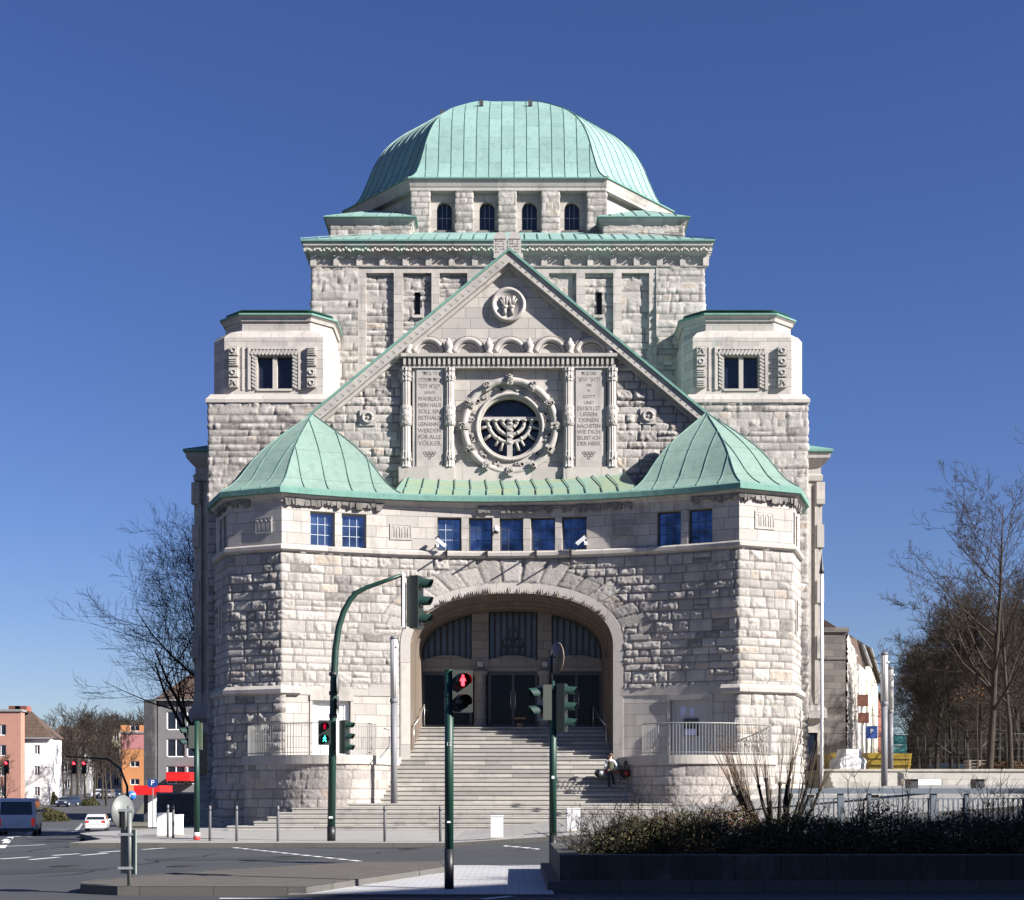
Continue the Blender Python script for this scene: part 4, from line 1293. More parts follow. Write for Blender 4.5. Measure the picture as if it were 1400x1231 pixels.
# ================================ flank towers
def tower(sgn):
    def mx_(x): return x if sgn < 0 else -.374 - x
    def mp(pts):
        q = [(mx_(x), y) for x, y in pts]
        return q if sgn < 0 else q[::-1]
    Tm = M_ASH if sgn < 0 else M_ASHG
    # rough base block
    P = Path(mp([(-14.04, 73), (-14.04, 67.6), (-8.44, 67.6), (-8.44, 73)]))
    rustic("rough_wall", P, 0, 19.35, step=.075 if sgn < 0 else .075, seed=40 + sgn, amp=1.2, mat=M_RUST if sgn < 0 else M_RUST, hs=(.30, .36, .42))
    m = MB(); m.sweep(mp([(-14.04, 73), (-14.04, 67.6), (-8.44, 67.6), (-8.44, 73)]), [(.0, 19.25), (.10, 19.3), (.10, 19.45), (-.1, 19.72), (-.6, 19.8)]); B(m, "ledge", M_MOLD)
    # dressed body with chamfered corners
    body = mp([(-14.0, 73), (-14.0, 68.75), (-13.37, 68.0), (-8.78, 68.0), (-8.38, 68.9), (-8.38, 73)])
    BP = Path(body)
    fi = 2
    m = MB()
    sF0 = BP.L[2] if sgn < 0 else BP.L[2]
    wx0, wx1 = X(352, 68) , X(399, 68)
    if sgn > 0: wx0, wx1 = sorted((X(990, 68), X(1037, 68)))
    xs = BP.p[2][0]
    s_a = sF0 + abs(wx0 - xs); s_b = sF0 + abs(wx1 - xs)
    wz0, wz1 = Z(532, 68), Z(487, 68)
    flat_wall(m, BP, 0, BP.len, 19.6, 22.45, holes=[(s_a, s_b, wz0, wz1)], depth=.35, ds=2)
    B(m, "tower_wall", Tm)
    window_in(BP, s_a, s_b, wz0, wz1, .30, M_GDARK, M_FRAME, bars=None, fw=.05, name="tower_window")
    m = MB(); wm = (wx0 + wx1) / 2
    m.b2(wm - .10, wm + .10, 68.05, 68.3, wz0, wz1); m.b2(wx0 - .02, wx1 + .02, 67.94, 68.34, wz0 - .10, wz0 + .0); B(m, "window_mullion", M_MOLD)
    # rope moulding round the window and its frame
    m = MB()
    e = .30
    fx0, fx1, fz0, fz1 = wx0 - e, wx1 + e, wz0 + .0, wz1 + e
    k = fx0
    while k < fx1 - .05:
        m.box(None, (.12, .14, .26), M=Matrix.Translation((k + .1, 67.97, (wz1 + fz1) / 2)) @ Matrix.Rotation(.6, 4, 'Y')); k += .17
    for xx in ((fx0 + wx0) / 2, (fx1 + wx1) / 2):
        k = fz0 + .1
        while k < wz1:
            m.box(None, (.24, .12, .10), M=Matrix.Translation((xx, 67.97, k)) @ Matrix.Rotation(.6, 4, 'Y')); k += .17
    B(m, "rope_moulding", M_CARVE)
    m = MB()
    m.b2(fx0 - .14, fx0, 67.93, 68.02, fz0 - .05, fz1 + .12); m.b2(fx1, fx1 + .14, 67.93, 68.02, fz0 - .05, fz1 + .12); m.b2(fx0, fx1, 67.93, 68.02, fz1, fz1 + .12)
    m.b2(fx0 - .42, fx0 - .34, 67.96, 68.02, fz0 - .05, fz1 + .12)
    B(m, "window_frame_stone", M_MOLD)
    # carved blocks
    m = MB(); rr = random.Random(5 + sgn)
    for cx_ in ((320, 426.5) if sgn < 0 else (958, 1069)):
        for py in (481, 495.5, 510.5, 525):
            m = MB(); x, z = X(cx_, 68), Z(py, 68); m.b2(x - .20, x + .20, 67.78, 68.01, z - .20, z + .20)
            t = rr.choice((0, 1, 2))
            if t == 0: m.tube([(x + .11 * math.cos(q), 67.77, z + .11 * math.sin(q)) for q in np.linspace(0, 2 * math.pi, 11)], .035, 4)
            elif t == 1:
                for q in (-.1, .0, .1): m.b2(x - .15, x + .15, 67.74, 67.79, z + q - .02, z + q + .02)
            else:
                m.tube([(x - .12, 67.77, z - .12), (x, 67.76, z + .12), (x + .12, 67.77, z - .12)], .03, 4); m.tube([(x - .12, 67.77, z + .1), (x + .12, 67.77, z + .1)], .03, 4)
            B(m, "carved_boss", M_CARVE)
    # shoulder slope and attic
    inner = mp([(-13.55, 73), (-13.55, 69.2), (-12.60, 68.3), (-9.42, 68.3), (-8.50, 69.2), (-8.50, 73)])
    m = MB(); rows = [[(p[0], p[1], 22.45) for p in body], [(p[0] + (q[0] - p[0]) * .35, p[1] + (q[1] - p[1]) * .35, 22.7) for p, q in zip(body, inner)], [(q[0], q[1], 22.85) for q in inner]]
    G = [[rows[k][i] for k in range(3)] for i in range(len(body))]; m.grid(G); B(m, "shoulder", M_MOLD)
    m = MB(); flat_wall(m, Path(inner), 0, Path(inner).len, 22.8, 23.5, ds=3); B(m, "tower_wall", Tm)
    m = MB(); m.sweep(inner, [(-.02, 23.25), (.08, 23.27), (.12, 23.42), (.22, 23.5), (-.02, 23.52)]); B(m, "stone_cornice", M_MOLD)
    m = MB(); m.sweep(inner, [(.18, 23.50), (.25, 23.52), (.25, 23.60), (-.5, 23.85)]); B(m, "eaves_fascia", M_COPE)
    m = MB(); m.poly([(p[0], p[1], 23.83) for p in inner][::-1] if sgn > 0 else [(p[0], p[1], 23.83) for p in inner]); B(m, "tower_roof", M_COP)
    # side wing with fluted corner pilaster
    wx = -15.35
    P = Path(mp([(wx, 104), (wx, 71.2), (-13.9, 71.2)]))
    m = MB(); flat_wall(m, P, 0, P.len, -2, 17.4, ds=3); B(m, "side_wing", M_ASH)
    m = MB(); m.sweep(mp([(wx, 104), (wx, 71.2), (-13.9, 71.2)]), [(0, 16.4), (.12, 16.45), (.14, 16.7), (.05, 16.8), (.05, 17.1), (.25, 17.3), (.42, 17.5), (.45, 17.75), (0, 17.8)]); B(m, "stone_cornice", M_MOLD)
    m = MB(); m.sweep(mp([(wx, 104), (wx, 71.2), (-13.9, 71.2)]), [(.42, 17.75), (.55, 17.78), (.55, 17.9), (-1.2, 18.6)]); B(m, "eaves_fascia", M_COPE)
    # pilasters: flutes
    m = MB()
    for k in range(4):
        m.b2(mx_(wx + .18 + k * .36) - .09, mx_(wx + .18 + k * .36) + .09, 71.02, 71.21, 5.6, 16.3)
        m.b2(mx_(wx) - .14 if sgn < 0 else mx_(wx), mx_(wx) if sgn < 0 else mx_(wx) + .14, 71.3 + k * .5, 71.55 + k * .5, 5.6, 16.3)
    m.b2(mx_(wx) - .2, mx_(wx) + .2, 70.92, 71.3, 15.3, 16.35)
    for zz in (7.8, 10.5, 13.2): m.b2(mx_(wx) - .17, mx_(wx) + .17, 70.96, 71.3, zz, zz + 1.1)
    B(m, "pilaster", M_MOLD)
    m = MB(); m.sweep(mp([(wx, 104), (wx, 71.2), (-13.9, 71.2)]), [(0, 4.7), (.10, 4.75), (.3, 4.9), (.3, 5.3), (.15, 5.5), (.1, 6.1), (0, 6.2)]); B(m, "band_course", M_MOLD)
    m = MB(); x0, x1 = sorted((mx_(-15.2), mx_(-14.6))); 
    m.b2(x0, x1, 71.05, 71.18, 2.2, 4.2); B(m, "wing_window", M_GDARK)
    m = MB()
    for a, b, c, d in ((x0 - .12, x0, 2.1, 4.3), (x1, x1 + .12, 2.1, 4.3), (x0, x1, 4.2, 4.35), (x0 - .15, x1 + .15, 2.0, 2.12)): m.b2(a, b, 70.98, 71.2, c, d)
    B(m, "window_frame_stone", M_MOLD)
tower(-1); tower(1)
# consoles at the nooks
for x, y, z in ((-12.1, 62, 9.95), (11.9, 61, 9.95)):
    m = MB(); m.lathe([(.05, z - .5), (.15, z - .35), (.32, z - .1), (.36, z), (.30, z + .02)], (x, y, 0), 12); B(m, "stone_console", M_MOLD)

# ================================ upper cube
CY = 71.5
XL, XR = X(427, CY), X(962, CY)
CPt = [(XL, 90), (XL, CY), (XR, CY), (XR, 90)]
CP = Path(CPt)
def xc(px): return X(px, CY)
def zc_(py): return Z(py, CY)
sc0 = CP.L[1]
def S(px): return sc0 + (xc(px) - XL)
ztop = zc_(365)
flr = lambda S_, Z_: np.clip(ztop - Z_, 0, 6) * .035
rustic("rough_wall", CP, 17, ztop, step=.075, seed=61, s0=0, s1=S(490), flare=flr, amp=1.2)
rustic("rough_wall", CP, 17, ztop, step=.075, seed=62, s0=S(897), s1=CP.len, flare=flr, amp=1.2)
# centre field
pan = [(500.5, 538.5), (551, 590), (601, 639), (750.5, 788), (800, 838.5), (850, 887.5)]
m = MB(); ptop = zc_(373.5)
flat_wall(m, CP, S(490) - .05, S(897) + .05, 17, ptop + .0, holes=[(S(a), S(b), 17.01, ptop - .0001) for a, b in pan], depth=.22, ds=5, off=.02)
flat_wall(m, CP, S(490) - .05, S(897) + .05, ptop, ztop, ds=5, off=.02)
for a, b in pan:
    m.quad((xc(a), CY - .02, ptop), (xc(b), CY - .02, ptop), (xc(b), CY + .2, ptop), (xc(a), CY + .2, ptop))
B(m, "dressed_wall", M_ASH)
# side returns of corner piers
m = MB(); m.b2(xc(486), xc(490), CY - .05, CY + .3, 17, ztop); m.b2(xc(897), xc(900), CY - .05, CY + .3, 17, ztop); B(m, "pier_return", M_MOLD)
for i, (a, b) in enumerate(pan):
    PP = Path([(xc(a) - .02, CY + .20), (xc(b) + .02, CY + .20)])
    hole = None
    if i in (1, 4):
        sx0, sx1 = (567, 575) if i == 1 else (815, 822.5)
        off = xc(a) - .02
        w0, w1, w2, w3 = xc(sx0) - off, xc(sx1) - off, zc_(430), zc_(399)
        hole = lambda S_, Z_, q=(w0, w1, w2, w3): (S_ > q[0]) & (S_ < q[1]) & (Z_ > q[2]) & (Z_ < q[3])
        m = MB(); m.b2(xc(sx0) - .05, xc(sx1) + .05, CY + .45, CY + .5, w2 - .1, w3 + .1); m.b2(xc(sx0) - .05, xc(sx0), CY + .16, CY + .5, w2, w3)
        m.b2(xc(sx1), xc(sx1) + .05, CY + .16, CY + .5, w2, w3); B(m, "slit_black_backing", M_BLACK)  # black back and sides stand for the slit window's dark inside
        m = MB(); m.b2(xc(sx0) - .12, xc(sx1) + .12, CY + .05, CY + .25, w2 - .14, w2); B(m, "window_sill", M_MOLD)
    rustic("rough_wall", PP, 18.5, ptop + .02, step=.07, seed=70 + i, hole=hole, amp=1.1)
m = MB(); m.b2(XL + .3, XR - .3, CY + .6, 90, 12, 27.3); B(m, "inner_wall", M_ASH)
# frieze of short piers
m = MB()
m.sweep(CPt, [(-.02, zc_(366.5)), (.08, zc_(366)), (.10, zc_(364.5)), (-.02, zc_(364))])
m.sweep(CPt, [(-.03, zc_(364)), (-.03, zc_(349))])
B(m, "frieze_wall", M_MOLD)
m = MB()
k = 0
px = 428.5
while px < 966:
    m.b2(xc(px) - .14, xc(px) + .14, CY - .11, CY + .1, zc_(364.5), zc_(349.5)); px += 31.55
B(m, "frieze_pier", M_MOLD)
m = MB()
px = 428.5
while px < 945:
    a, b = xc(px) + .14, xc(px + 31.55) - .14
    n_ = 8; zt_ = zc_(349)
    pts = [(a, zt_ + .02), (b, zt_ + .02)] + [(b + (a - b) * i / n_, zt_ - .10 + .0 * i - .14 * math.sin(math.pi * i / n_) * -1 - .14) for i in range(n_ + 1)]
    m.extr(pts, CY - .05, CY + .05); px += 31.55
B(m, "frieze_arch", M_MOLD)
def zq(py, y): return Z(py, y)
cor = [(-.02, zq(349.5, 71.4)), (.06, zq(349, 71.4)), (.10, zq(346.5, 71.3)), (.20, zq(343, 71.2)), (.32, zq(337, 71.1)), (.36, zq(335, 71.0)), (.40, zq(334.5, 71)), (.42, zq(329.5, 71)), (-.02, zq(329.4, 71))]
m = MB(); m.sweep(CPt, cor); B(m, "main_cornice", M_MOLDG)
# carved leaves on the cornice
m = MB(); x = XL - .3; rr = random.Random(8)
while x < XR + .0:
    for (u, v, w_) in ((0, 0, .075), (.12, .07, .05), (.24, .02, .065), (.33, -.04, .045)):
        M = Matrix.Translation((x + u, CY - .31 - .02 * rr.random(), zq(341, 71.1) + v + rr.uniform(-.02, .02))) @ Matrix.Rotation(rr.uniform(-.6, .6) + .78, 4, 'Y')
        m.box(None, (w_ * 1.6, .14, w_ * 1.6), M=M, taper=.7)
    x += .47
y = CY - .3
while y < 76:
    for xx in (XL - .30, XR + .30): m.box((xx, y, zq(341, 71.1)), (.14, .16, .16))
    y += .3
B(m, "leaf_carving", M_MOLDG)
ct = zq(329.4, 71)
m = MB(); m.sweep(CPt, [(.40, ct - .01), (.50, ct), (.50, ct + .07), (.4, ct + .12)]); B(m, "eaves_fascia", M_COPE)
# copper skirt roof up to the drum
m = MB(); sk = [(.45, ct + .09), (-4.2, ct + 2.2)]
m.sweep(CPt, sk); B(m, "skirt_roof", M_COP)
L = []
x = XL - .3
while x < XR + .4:
    t = min(1, 1); dx = 0
    y1 = CY - .5; L.append([(x, y1, ct + .12), (x, y1 + 3.6, ct + .12 + 3.6 * .37)]); x += .63
for x_, d in ((XL, -1), (XR, 1)):
    L.append([(x_ + d * .52, CY - .52, ct + .12), (x_ - d * 3.4, CY + 3.4, ct + .14 + 1.78)])
mb = MB()
# clip seams at the hips
L2 = []
for s_ in L:
    x = s_[0][0]
    lim = min(3.6, max(0.1, min(x - (XL - .55), (XR + .55) - x)))
    if len(s_) == 2 and abs(s_[0][0] - s_[1][0]) < 1e-6:
        y1 = s_[0][1]; s_ = [(x, y1, ct + .11), (x, y1 + lim, ct + .11 + lim * .452)]
    L2.append(s_)
seams(mb, L2, .019); B(mb, "standing_seam", M_SEAM)

# ================================ corner blocks and drum
DY = 76.0; CXD = -.20
def xd(px, y=DY): return X(px, y)
def zd(py, y=DY): return Z(py, y)
ax = 4.9; bx2 = 8.5
DC = 84.95
oct_ = [(CXD - ax, DY), (CXD + ax, DY), (CXD + bx2, DY + 4.05), (CXD + bx2, DC + 4.9), (CXD + ax, 2 * DC - DY), (CXD - ax, 2 * DC - DY), (CXD - bx2, DC + 4.9), (CXD - bx2, DY + 4.05)]
octp = [oct_[7]] + oct_[:7]
OP = Path(octp + [octp[0]])
sD = OP.L[1]
def SD(px): return sD + (xd(px) - (CXD - ax))
zb_, zt2 = 28.6, zd(264.5)
wins = [(597, 618), (655.5, 676.5), (713.5, 734.5), (771.5, 792.5)]
prs = [(562, 588), (622, 647), (681, 705.5), (739.6, 764.5), (802, 829)]
m = MB()
# front wall with arched openings: rectangles plus arch-headed infill
rad = (xd(618) - xd(597)) / 2
whs = [(SD(a), SD(b), zd(316), zd(276)) for a, b in wins]
flat_wall(m, OP, 0, OP.len, zb_, zd(262), holes=whs, depth=.4, ds=4)
for a, b in wins:
    c = (xd(a) + xd(b)) / 2; zt_ = zd(276); zs_ = zt_ - rad
    for sg in (-1, 1):
        pts = [(c + sg * rad, zt_)] + [(c + sg * rad * math.cos(t), zs_ + rad * math.sin(t)) for t in np.linspace(0, math.pi / 2, 9)]
        if sg > 0: pts = pts[::-1]
        m.poly([(p[0], DY, p[1]) for p in pts])
        q = pts
        for i in range(len(q) - 1):
            m.quad((q[i][0], DY, q[i][1]), (q[i + 1][0], DY, q[i + 1][1]), (q[i + 1][0], DY + .3, q[i + 1][1]), (q[i][0], DY + .3, q[i][1]))
B(m, "drum_wall", M_ASH)
for h in whs: window_in(OP, h[0], h[1], h[2], h[3], .32, M_GDARK, M_FRAME, bars=(3, 2), barm=M_LEAD, bw=.012, fw=.05, name="drum_window")
m = MB()
for a, b in wins: m.b2(xd(a) - .1, xd(b) + .1, DY - .1, DY + .3, zd(316) - .12, zd(316) - .0)
B(m, "window_sill", M_DARKSTONE)
for i, (a, b) in enumerate(prs):
    PP = Path([(xd(a), DY - .0), (xd(a), DY - .32), (xd(b), DY - .32), (xd(b), DY)])
    rustic("rough_wall", PP, 29.2, zt2, step=.075, seed=90 + i, amp=.75, hs=(.30, .36), wd=(.35, .6))
m = MB()
oc = octp
m.sweep(oc, [(-.02, zd(265)), (.36, zd(264.6)), (.36, zd(261)), (.40, zd(259)), (.46, zd(254)), (.52, zd(250.5)), (-.02, zd(250.4))], closed=True); B(m, "drum_cornice", M_MOLD)
m = MB(); m.sweep(oc, [(.50, zd(250.6)), (.58, zd(250.4)), (.58, zd(248.6)), (.40, zd(247.6)), (-.1, zd(247))], closed=True); B(m, "eaves_fascia", M_COPE)
for sg in (-1, 1):
    fy = 74.5
    x0, x1 = (X(448 + 3, fy), X(562, fy)) if sg < 0 else (X(824, fy), X(938 - 3, fy))
    P = [(x0, 79.5), (x0, fy), (x1, fy), (x1, 79)]
    PP = Path(P)
    rustic("rough_wall", PP, 28.6, Z(308, fy), step=.075, seed=100 + sg, amp=.8)
    m = MB(); m.sweep(P, [(-.02, Z(308.5, fy)), (.06, Z(308, fy)), (.10, Z(304, fy)), (.22, Z(300.5, fy)), (-.02, Z(300.3, fy))]); B(m, "stone_cornice", M_MOLD)
    m = MB(); m.sweep(P, [(.2, Z(300.5, fy)), (.3, Z(300, fy)), (.3, Z(298.5, fy)), (.2, Z(298, fy))]); B(m, "eaves_fascia", M_COPE)
    zt_ = Z(298.5, fy); m = MB()
    ap = (X(513 if sg < 0 else 876, 78.3), 78.3, Z(284.5, 78))
    c = [(x0 - .28, fy - .28, zt_), (x1 + .28, fy - .28, zt_), (x1 + .28, 79.5, zt_), (x0 - .28, 80, zt_)]
    for i in (3, 0, 1):
        j = (i + 1) % 4
        W = math.dist(c[i], c[j]); m.poly([c[i], c[j], ap], uv=[(0, 0), (W, 0), (W / 2, 3)])
    B(m, "corner_roof", M_COP)
    mb = MB(); L = []
    for k in range(1, 7):
        f = k / 7; b0 = Vector(c[0]).lerp(Vector(c[1]), f); lim = 1 - abs(2 * f - 1)
        L.append([b0 + Vector((0, 0, .02)), b0 + (Vector(((Vector(c[0]) + Vector(c[1])) / 2)) * 0 + Vector((0, ap[1] - c[0][1], ap[2] - zt_))) * (lim * .92) + Vector((0, 0, .02))])
    L.append([Vector(c[0]), Vector(ap)]); L.append([Vector(c[1]), Vector(ap)])
    seams(mb, L, .019); B(mb, "standing_seam", M_SEAM)

# ================================ dome
prof = [(1.055, 33.05), (1.02, 33.22), (.985, 33.5), (.955, 33.9), (.909, 34.9), (.863, 35.95), (.787, 37.05), (.661, 38.15), (.501, 39.12), (.36, 39.88), (.229, 40.45), (.1, 40.85), (0.0, 41.0)]
ps = np.array([p[0] for p in prof]); pz = np.array([p[1] for p in prof])
# smooth resample with Catmull-like interpolation over chord length
cl = np.concatenate([[0], np.cumsum(np.hypot(np.diff(ps * 9), np.diff(pz)))])
tt = np.linspace(0, cl[-1], 41)
def cr(arr):
    out = []
    for t in tt:
        i = min(max(np.searchsorted(cl, t) - 1, 0), len(cl) - 2)
        f = (t - cl[i]) / (cl[i + 1] - cl[i])
        p0, p1, p2, p3 = arr[max(i - 1, 0)], arr[i], arr[i + 1], arr[min(i + 2, len(arr) - 1)]
        out.append(.5 * ((2 * p1) + (-p0 + p2) * f + (2 * p0 - 5 * p1 + 4 * p2 - p3) * f * f + (-p0 + 3 * p1 - 3 * p2 + p3) * f ** 3))
    return np.array(out)
pS, pZ = cr(ps), cr(pz); pS[-1] = 0; pS = np.maximum(pS, 0)
m = MB(); sm_ = MB()
for i in range(8):
    a = np.array(oct_[i]) - (CXD, DC); b = np.array(oct_[(i + 1) % 8]) - (CXD, DC)
    W = np.linalg.norm(b - a); e = (b - a) / W; mid = (a + b) / 2; nrm_ = np.array((e[1], -e[0])); apo = float(mid @ nrm_)
    tc = float((0 - a) @ e)   # foot of centre on the edge
    nW = 10; G = []; U = []
    for k in range(nW + 1):
        f = k / nW; row = []; ur = []
        for j in range(len(tt)):
            q = (a + (b - a) * f) * pS[j]; row.append((CXD + q[0], DC + q[1], pZ[j]))
            ur.append((float(q @ e) + .66 * 76 + (.33 if i % 2 == 0 else 0), tt[j]))
        G.append(row); U.append(ur)
    m.grid(G, U, sm=True)
    # seams parallel to the fall line
    sp = .66; K = int(W * 1.05 / 2 / sp) + 1
    ea, eb = float(a @ e), float(b @ e)
    for k in range(-K, K + 1):
        x = (k + (.5 if i % 2 == 0 else .0)) * sp + (ea + eb) / 2 * 0
        pts = []
        for j in range(len(tt)):
            if ea * pS[j] <= x <= eb * pS[j] and pS[j] > .03:
                q = e * x + nrm_ * apo * pS[j]; q = q * 1.001
                pts.append((CXD + q[0], DC + q[1], pZ[j] + .012))
        if len(pts) > 2: sm_.tube(pts, .017, 4, sm=False)
    hp = [(CXD + a[0] * s_ * 1.001, DC + a[1] * s_ * 1.001, z_ + .01) for s_, z_ in zip(pS, pZ)]
    sm_.tube(hp, .028, 4, sm=False)
dm = B(m, "dome", M_COP)
B(sm_, "standing_seam", M_SEAM)
# small hooks on the dome
m = MB()
for (px, py, D) in ((658, 142, 80), (725, 142, 80), (605, 155, 80.5), (776, 155, 80.5)):
    x, z = X(px, D), Z(py, D); m.box((x, D, z), (.22, .25, .30)); 
B(m, "roof_hook", M_FRAME)

# cameras on the facade and sensor
def cctv(px, py, sgn, lab):
    s_ = FP.spx(px); p = FP.at(s_); n = FP.nrm(s_, .3); z = Z(py, float(p[1]))
    t = empty("security_camera", (float(p[0]), float(p[1]), z), math.atan2(n[1], n[0]) + math.pi / 2, lab, "security camera"); t.scale = (.85, .85, .85)
    g = MB(); g.tube([(0, 0, -.05), (0, -.25, -.10), (.0, -.42, -.02)], .022, 6); g.box((0, -.02, -.06), (.12, .05, .16)); g.build("bracket", M_WHITE, t)
    M = Matrix.Translation((sgn * .12, -.45, -.02)) @ Matrix.Rotation(sgn * R(38), 4, 'Y')
    g = MB(); g.box(None, (.50, .13, .12), M=M); g.box(None, (.54, .15, .02), M=M @ Matrix.Translation((.0, 0, .07))); g.build("housing", M_WHITE, t)
    g = MB(); M2 = Matrix.Translation((-sgn * .02, -.42, .2)) @ Matrix.Rotation(-sgn * R(45), 4, 'Y'); g.box(None, (.2, .16, .14), M=M2); g.build("floodlight", M_BLACK, t)
    return t
cctv(598, 744, 1, "white security camera below the left end of the middle window row")
cctv(800.5, 741, -1, "white security camera below the right end of the middle window row")
s_ = FP.spx(678.5); p = FP.at(s_); t = empty("dome_camera", (float(p[0]), float(p[1]), Z(727, float(p[1]))), 0, "small round white dome camera on a pier between the blue windows", "security camera")
g = MB(); g.lathe([(.0, .20), (.07, .16), (.11, .05), (.11, -.02)], (0, -.16, 0), 12); g.box((0, -.05, .05), (.06, .1, .06)); g.build("housing", M_WHITE, t)
g = MB(); g.lathe([(.10, -.02), (.08, -.09), (0, -.13)], (0, -.16, 0), 12); g.build("lens_dome", M_BLACK, t)
# small brackets on the string course
m = MB()
for px in (610, 665.5, 733, 781):
    s_ = FP.spx(px); p = FP.at(s_); n = FP.nrm(s_, .3)
    m.tube([(p[0] + n[0] * .1, p[1] + n[1] * .1, 10.42), (p[0] + n[0] * .75, p[1] + n[1] * .75, 10.42)], .035, 5)
    m.box((p[0] + n[0] * .18, p[1] + n[1] * .18, 10.34), (.08, .1, .25))
B(m, "iron_bracket", M_BLACK)
# ================================================================ ground, roads, pavements
def gl(y):
    return np.interp(y, [-400, 46, 75, 120, 140, 200, 300, 420, 2600], [0, 0, -.8, -1.7, -1.7, -.3, 2.2, 3.5, 3.5])
def Gh(x, y):
    x = np.asarray(x, float); y = np.asarray(y, float)
    wl = sstep(-11.5, -17, x)
    wf = sstep(104, 120, y)
    wl2 = np.maximum(wl, wf * sstep(14, 6, x))
    r = .105 * np.clip(x + 1.5, 0, 14.5) * sstep(26, 45, y)
    return wl2 * gl(y) + (1 - wl2) * r - .12
def gz(x, y): return float(Gh(x, y))

def m_asphalt(name, c, var=.16, light=.3):
    m, nt, b = nmat(name)
    f = noise(nt, .18, 5, .6)
    cc = ramp(nt, f, [(.35, tuple(x * (1 - var) for x in c)), (.65, tuple(x * (1 + var) for x in c))])
    n2 = noise(nt, 40, 3, .8)
    cc = mixc(nt, ramp(nt, n2, [(.5, (0, 0, 0)), (.75, (light,) * 3)]), cc, tuple(x * 1.9 for x in c))
    # worn wheel tracks and repaired patches along the road direction
    n3 = noise(nt, 1.0, 3, .5, sc3=(.05, .55, 1))
    cc = mixc(nt, ramp(nt, n3, [(.48, (0, 0, 0)), (.6, (.5, .5, .5))]), cc, tuple(x * .78 for x in c))
    nt.links.new(cc, b.inputs['Base Color']); b.inputs['Roughness'].default_value = .82
    bump(nt, b, noise(nt, 90, 4, .8), .5, .006)
    return m
def m_paving(name, c, bw, bh, mort=.008, var=.1, dark=.5):
    m, nt, b = nmat(name)
    br = nt.nodes.new("ShaderNodeTexBrick")
    br.inputs['Scale'].default_value = 1; br.inputs['Brick Width'].default_value = bw; br.inputs['Row Height'].default_value = bh
    br.inputs['Mortar Size'].default_value = mort; br.offset = .5
    br.inputs['Color1'].default_value = (*[x * (1 - var) for x in c], 1); br.inputs['Color2'].default_value = (*[x * (1 + var) for x in c], 1)
    br.inputs['Mortar'].default_value = (*[x * dark for x in c], 1)
    g = nt.nodes.new("ShaderNodeNewGeometry"); nt.links.new(g.outputs['Position'], br.inputs['Vector'])
    n1 = noise(nt, 1.3, 6, .7)
    cc = mixc(nt, ramp(nt, n1, [(.4, (0, 0, 0)), (.7, (.4, .4, .4))]), br.outputs[0], tuple(x * .74 for x in c))
    n2 = noise(nt, .35, 5, .7)
    cc = mixc(nt, ramp(nt, n2, [(.5, (0, 0, 0)), (.62, (.3, .3, .3))]), cc, tuple(x * .66 for x in c))
    nt.links.new(cc, b.inputs['Base Color']); b.inputs['Roughness'].default_value = .85
    bump(nt, b, noise(nt, 50, 4), .4, .005)
    return m
M_ROAD = m_asphalt("asphalt", (.033, .035, .040))
M_ROAD2 = m_asphalt("asphalt_old", (.048, .049, .053))
M_PAVE = m_paving("pale_paving", (.27, .262, .248), .6, .3)
M_WPAVE = m_paving("white_setts", (.38, .38, .385), .20, .10, .006, .08)
M_BPAVE = m_paving("brown_setts", (.085, .076, .064), .22, .11, .01, .18)
M_KERB = m_paving("kerb_stone", (.085, .082, .076), 1.0, 5, .01, .1)
M_EARTH = simple("earth_and_grass", (.10, .10, .07), .95, var=.35, scale=.6)
M_PAINT = simple("road_paint", (.62, .62, .60), .7, var=.18, scale=9)

# one sheet to the horizon
gx = np.concatenate([[-1800, -700, -300, -200, -140], np.arange(-110, 110, 2.5), [140, 200, 300, 700, 1800]])
gy = np.concatenate([[-600, -200, -80, -40], np.arange(-20, 320, 2.5), [330, 360, 420, 600, 1000, 2600]])
XX, YY = np.meshgrid(gx, gy)
Vg = np.stack([XX, YY, Gh(XX, YY) - .06], -1).reshape(-1, 3)
ix = np.arange(len(gx) * len(gy)).reshape(len(gy), len(gx))
Fg = np.stack([ix[:-1, :-1], ix[:-1, 1:], ix[1:, 1:], ix[1:, :-1]], -1).reshape(-1, 4)
tag(raw_mesh("ground", Vg, Fg, M_EARTH, smooth=True), kind="structure")

def patch(name, c, nu, nv, off, mat, skirt=0.0, kind="structure", smat=None, bulge=0.0):
    """four corners c (x,y) counter-clockwise, draped on the terrain"""
    m = MB(); c = [np.array(p, float) for p in c]; G = []
    for i in range(nu + 1):
        u = i / nu; row = []
        for j in range(nv + 1):
            v = j / nv
            p = (c[0] * (1 - u) + c[1] * u) * (1 - v) + (c[3] * (1 - u) + c[2] * u) * v
            row.append((p[0], p[1], gz(p[0], p[1]) + off))
        G.append(row)
    m.grid(G)
    if skirt:
        m.mat = 1
        edge = [G[i][0] for i in range(nu + 1)] + [G[nu][j] for j in range(1, nv + 1)] + [G[i][nv] for i in range(nu - 1, -1, -1)] + [G[0][j] for j in range(nv - 1, 0, -1)]
        for i in range(len(edge)):
            a, b = edge[i], edge[(i + 1) % len(edge)]
            m.quad((a[0], a[1], a[2] - skirt), (b[0], b[1], b[2] - skirt), b, a)
    return tag(m.build(name, [mat, smat or M_KERB]), kind=kind)
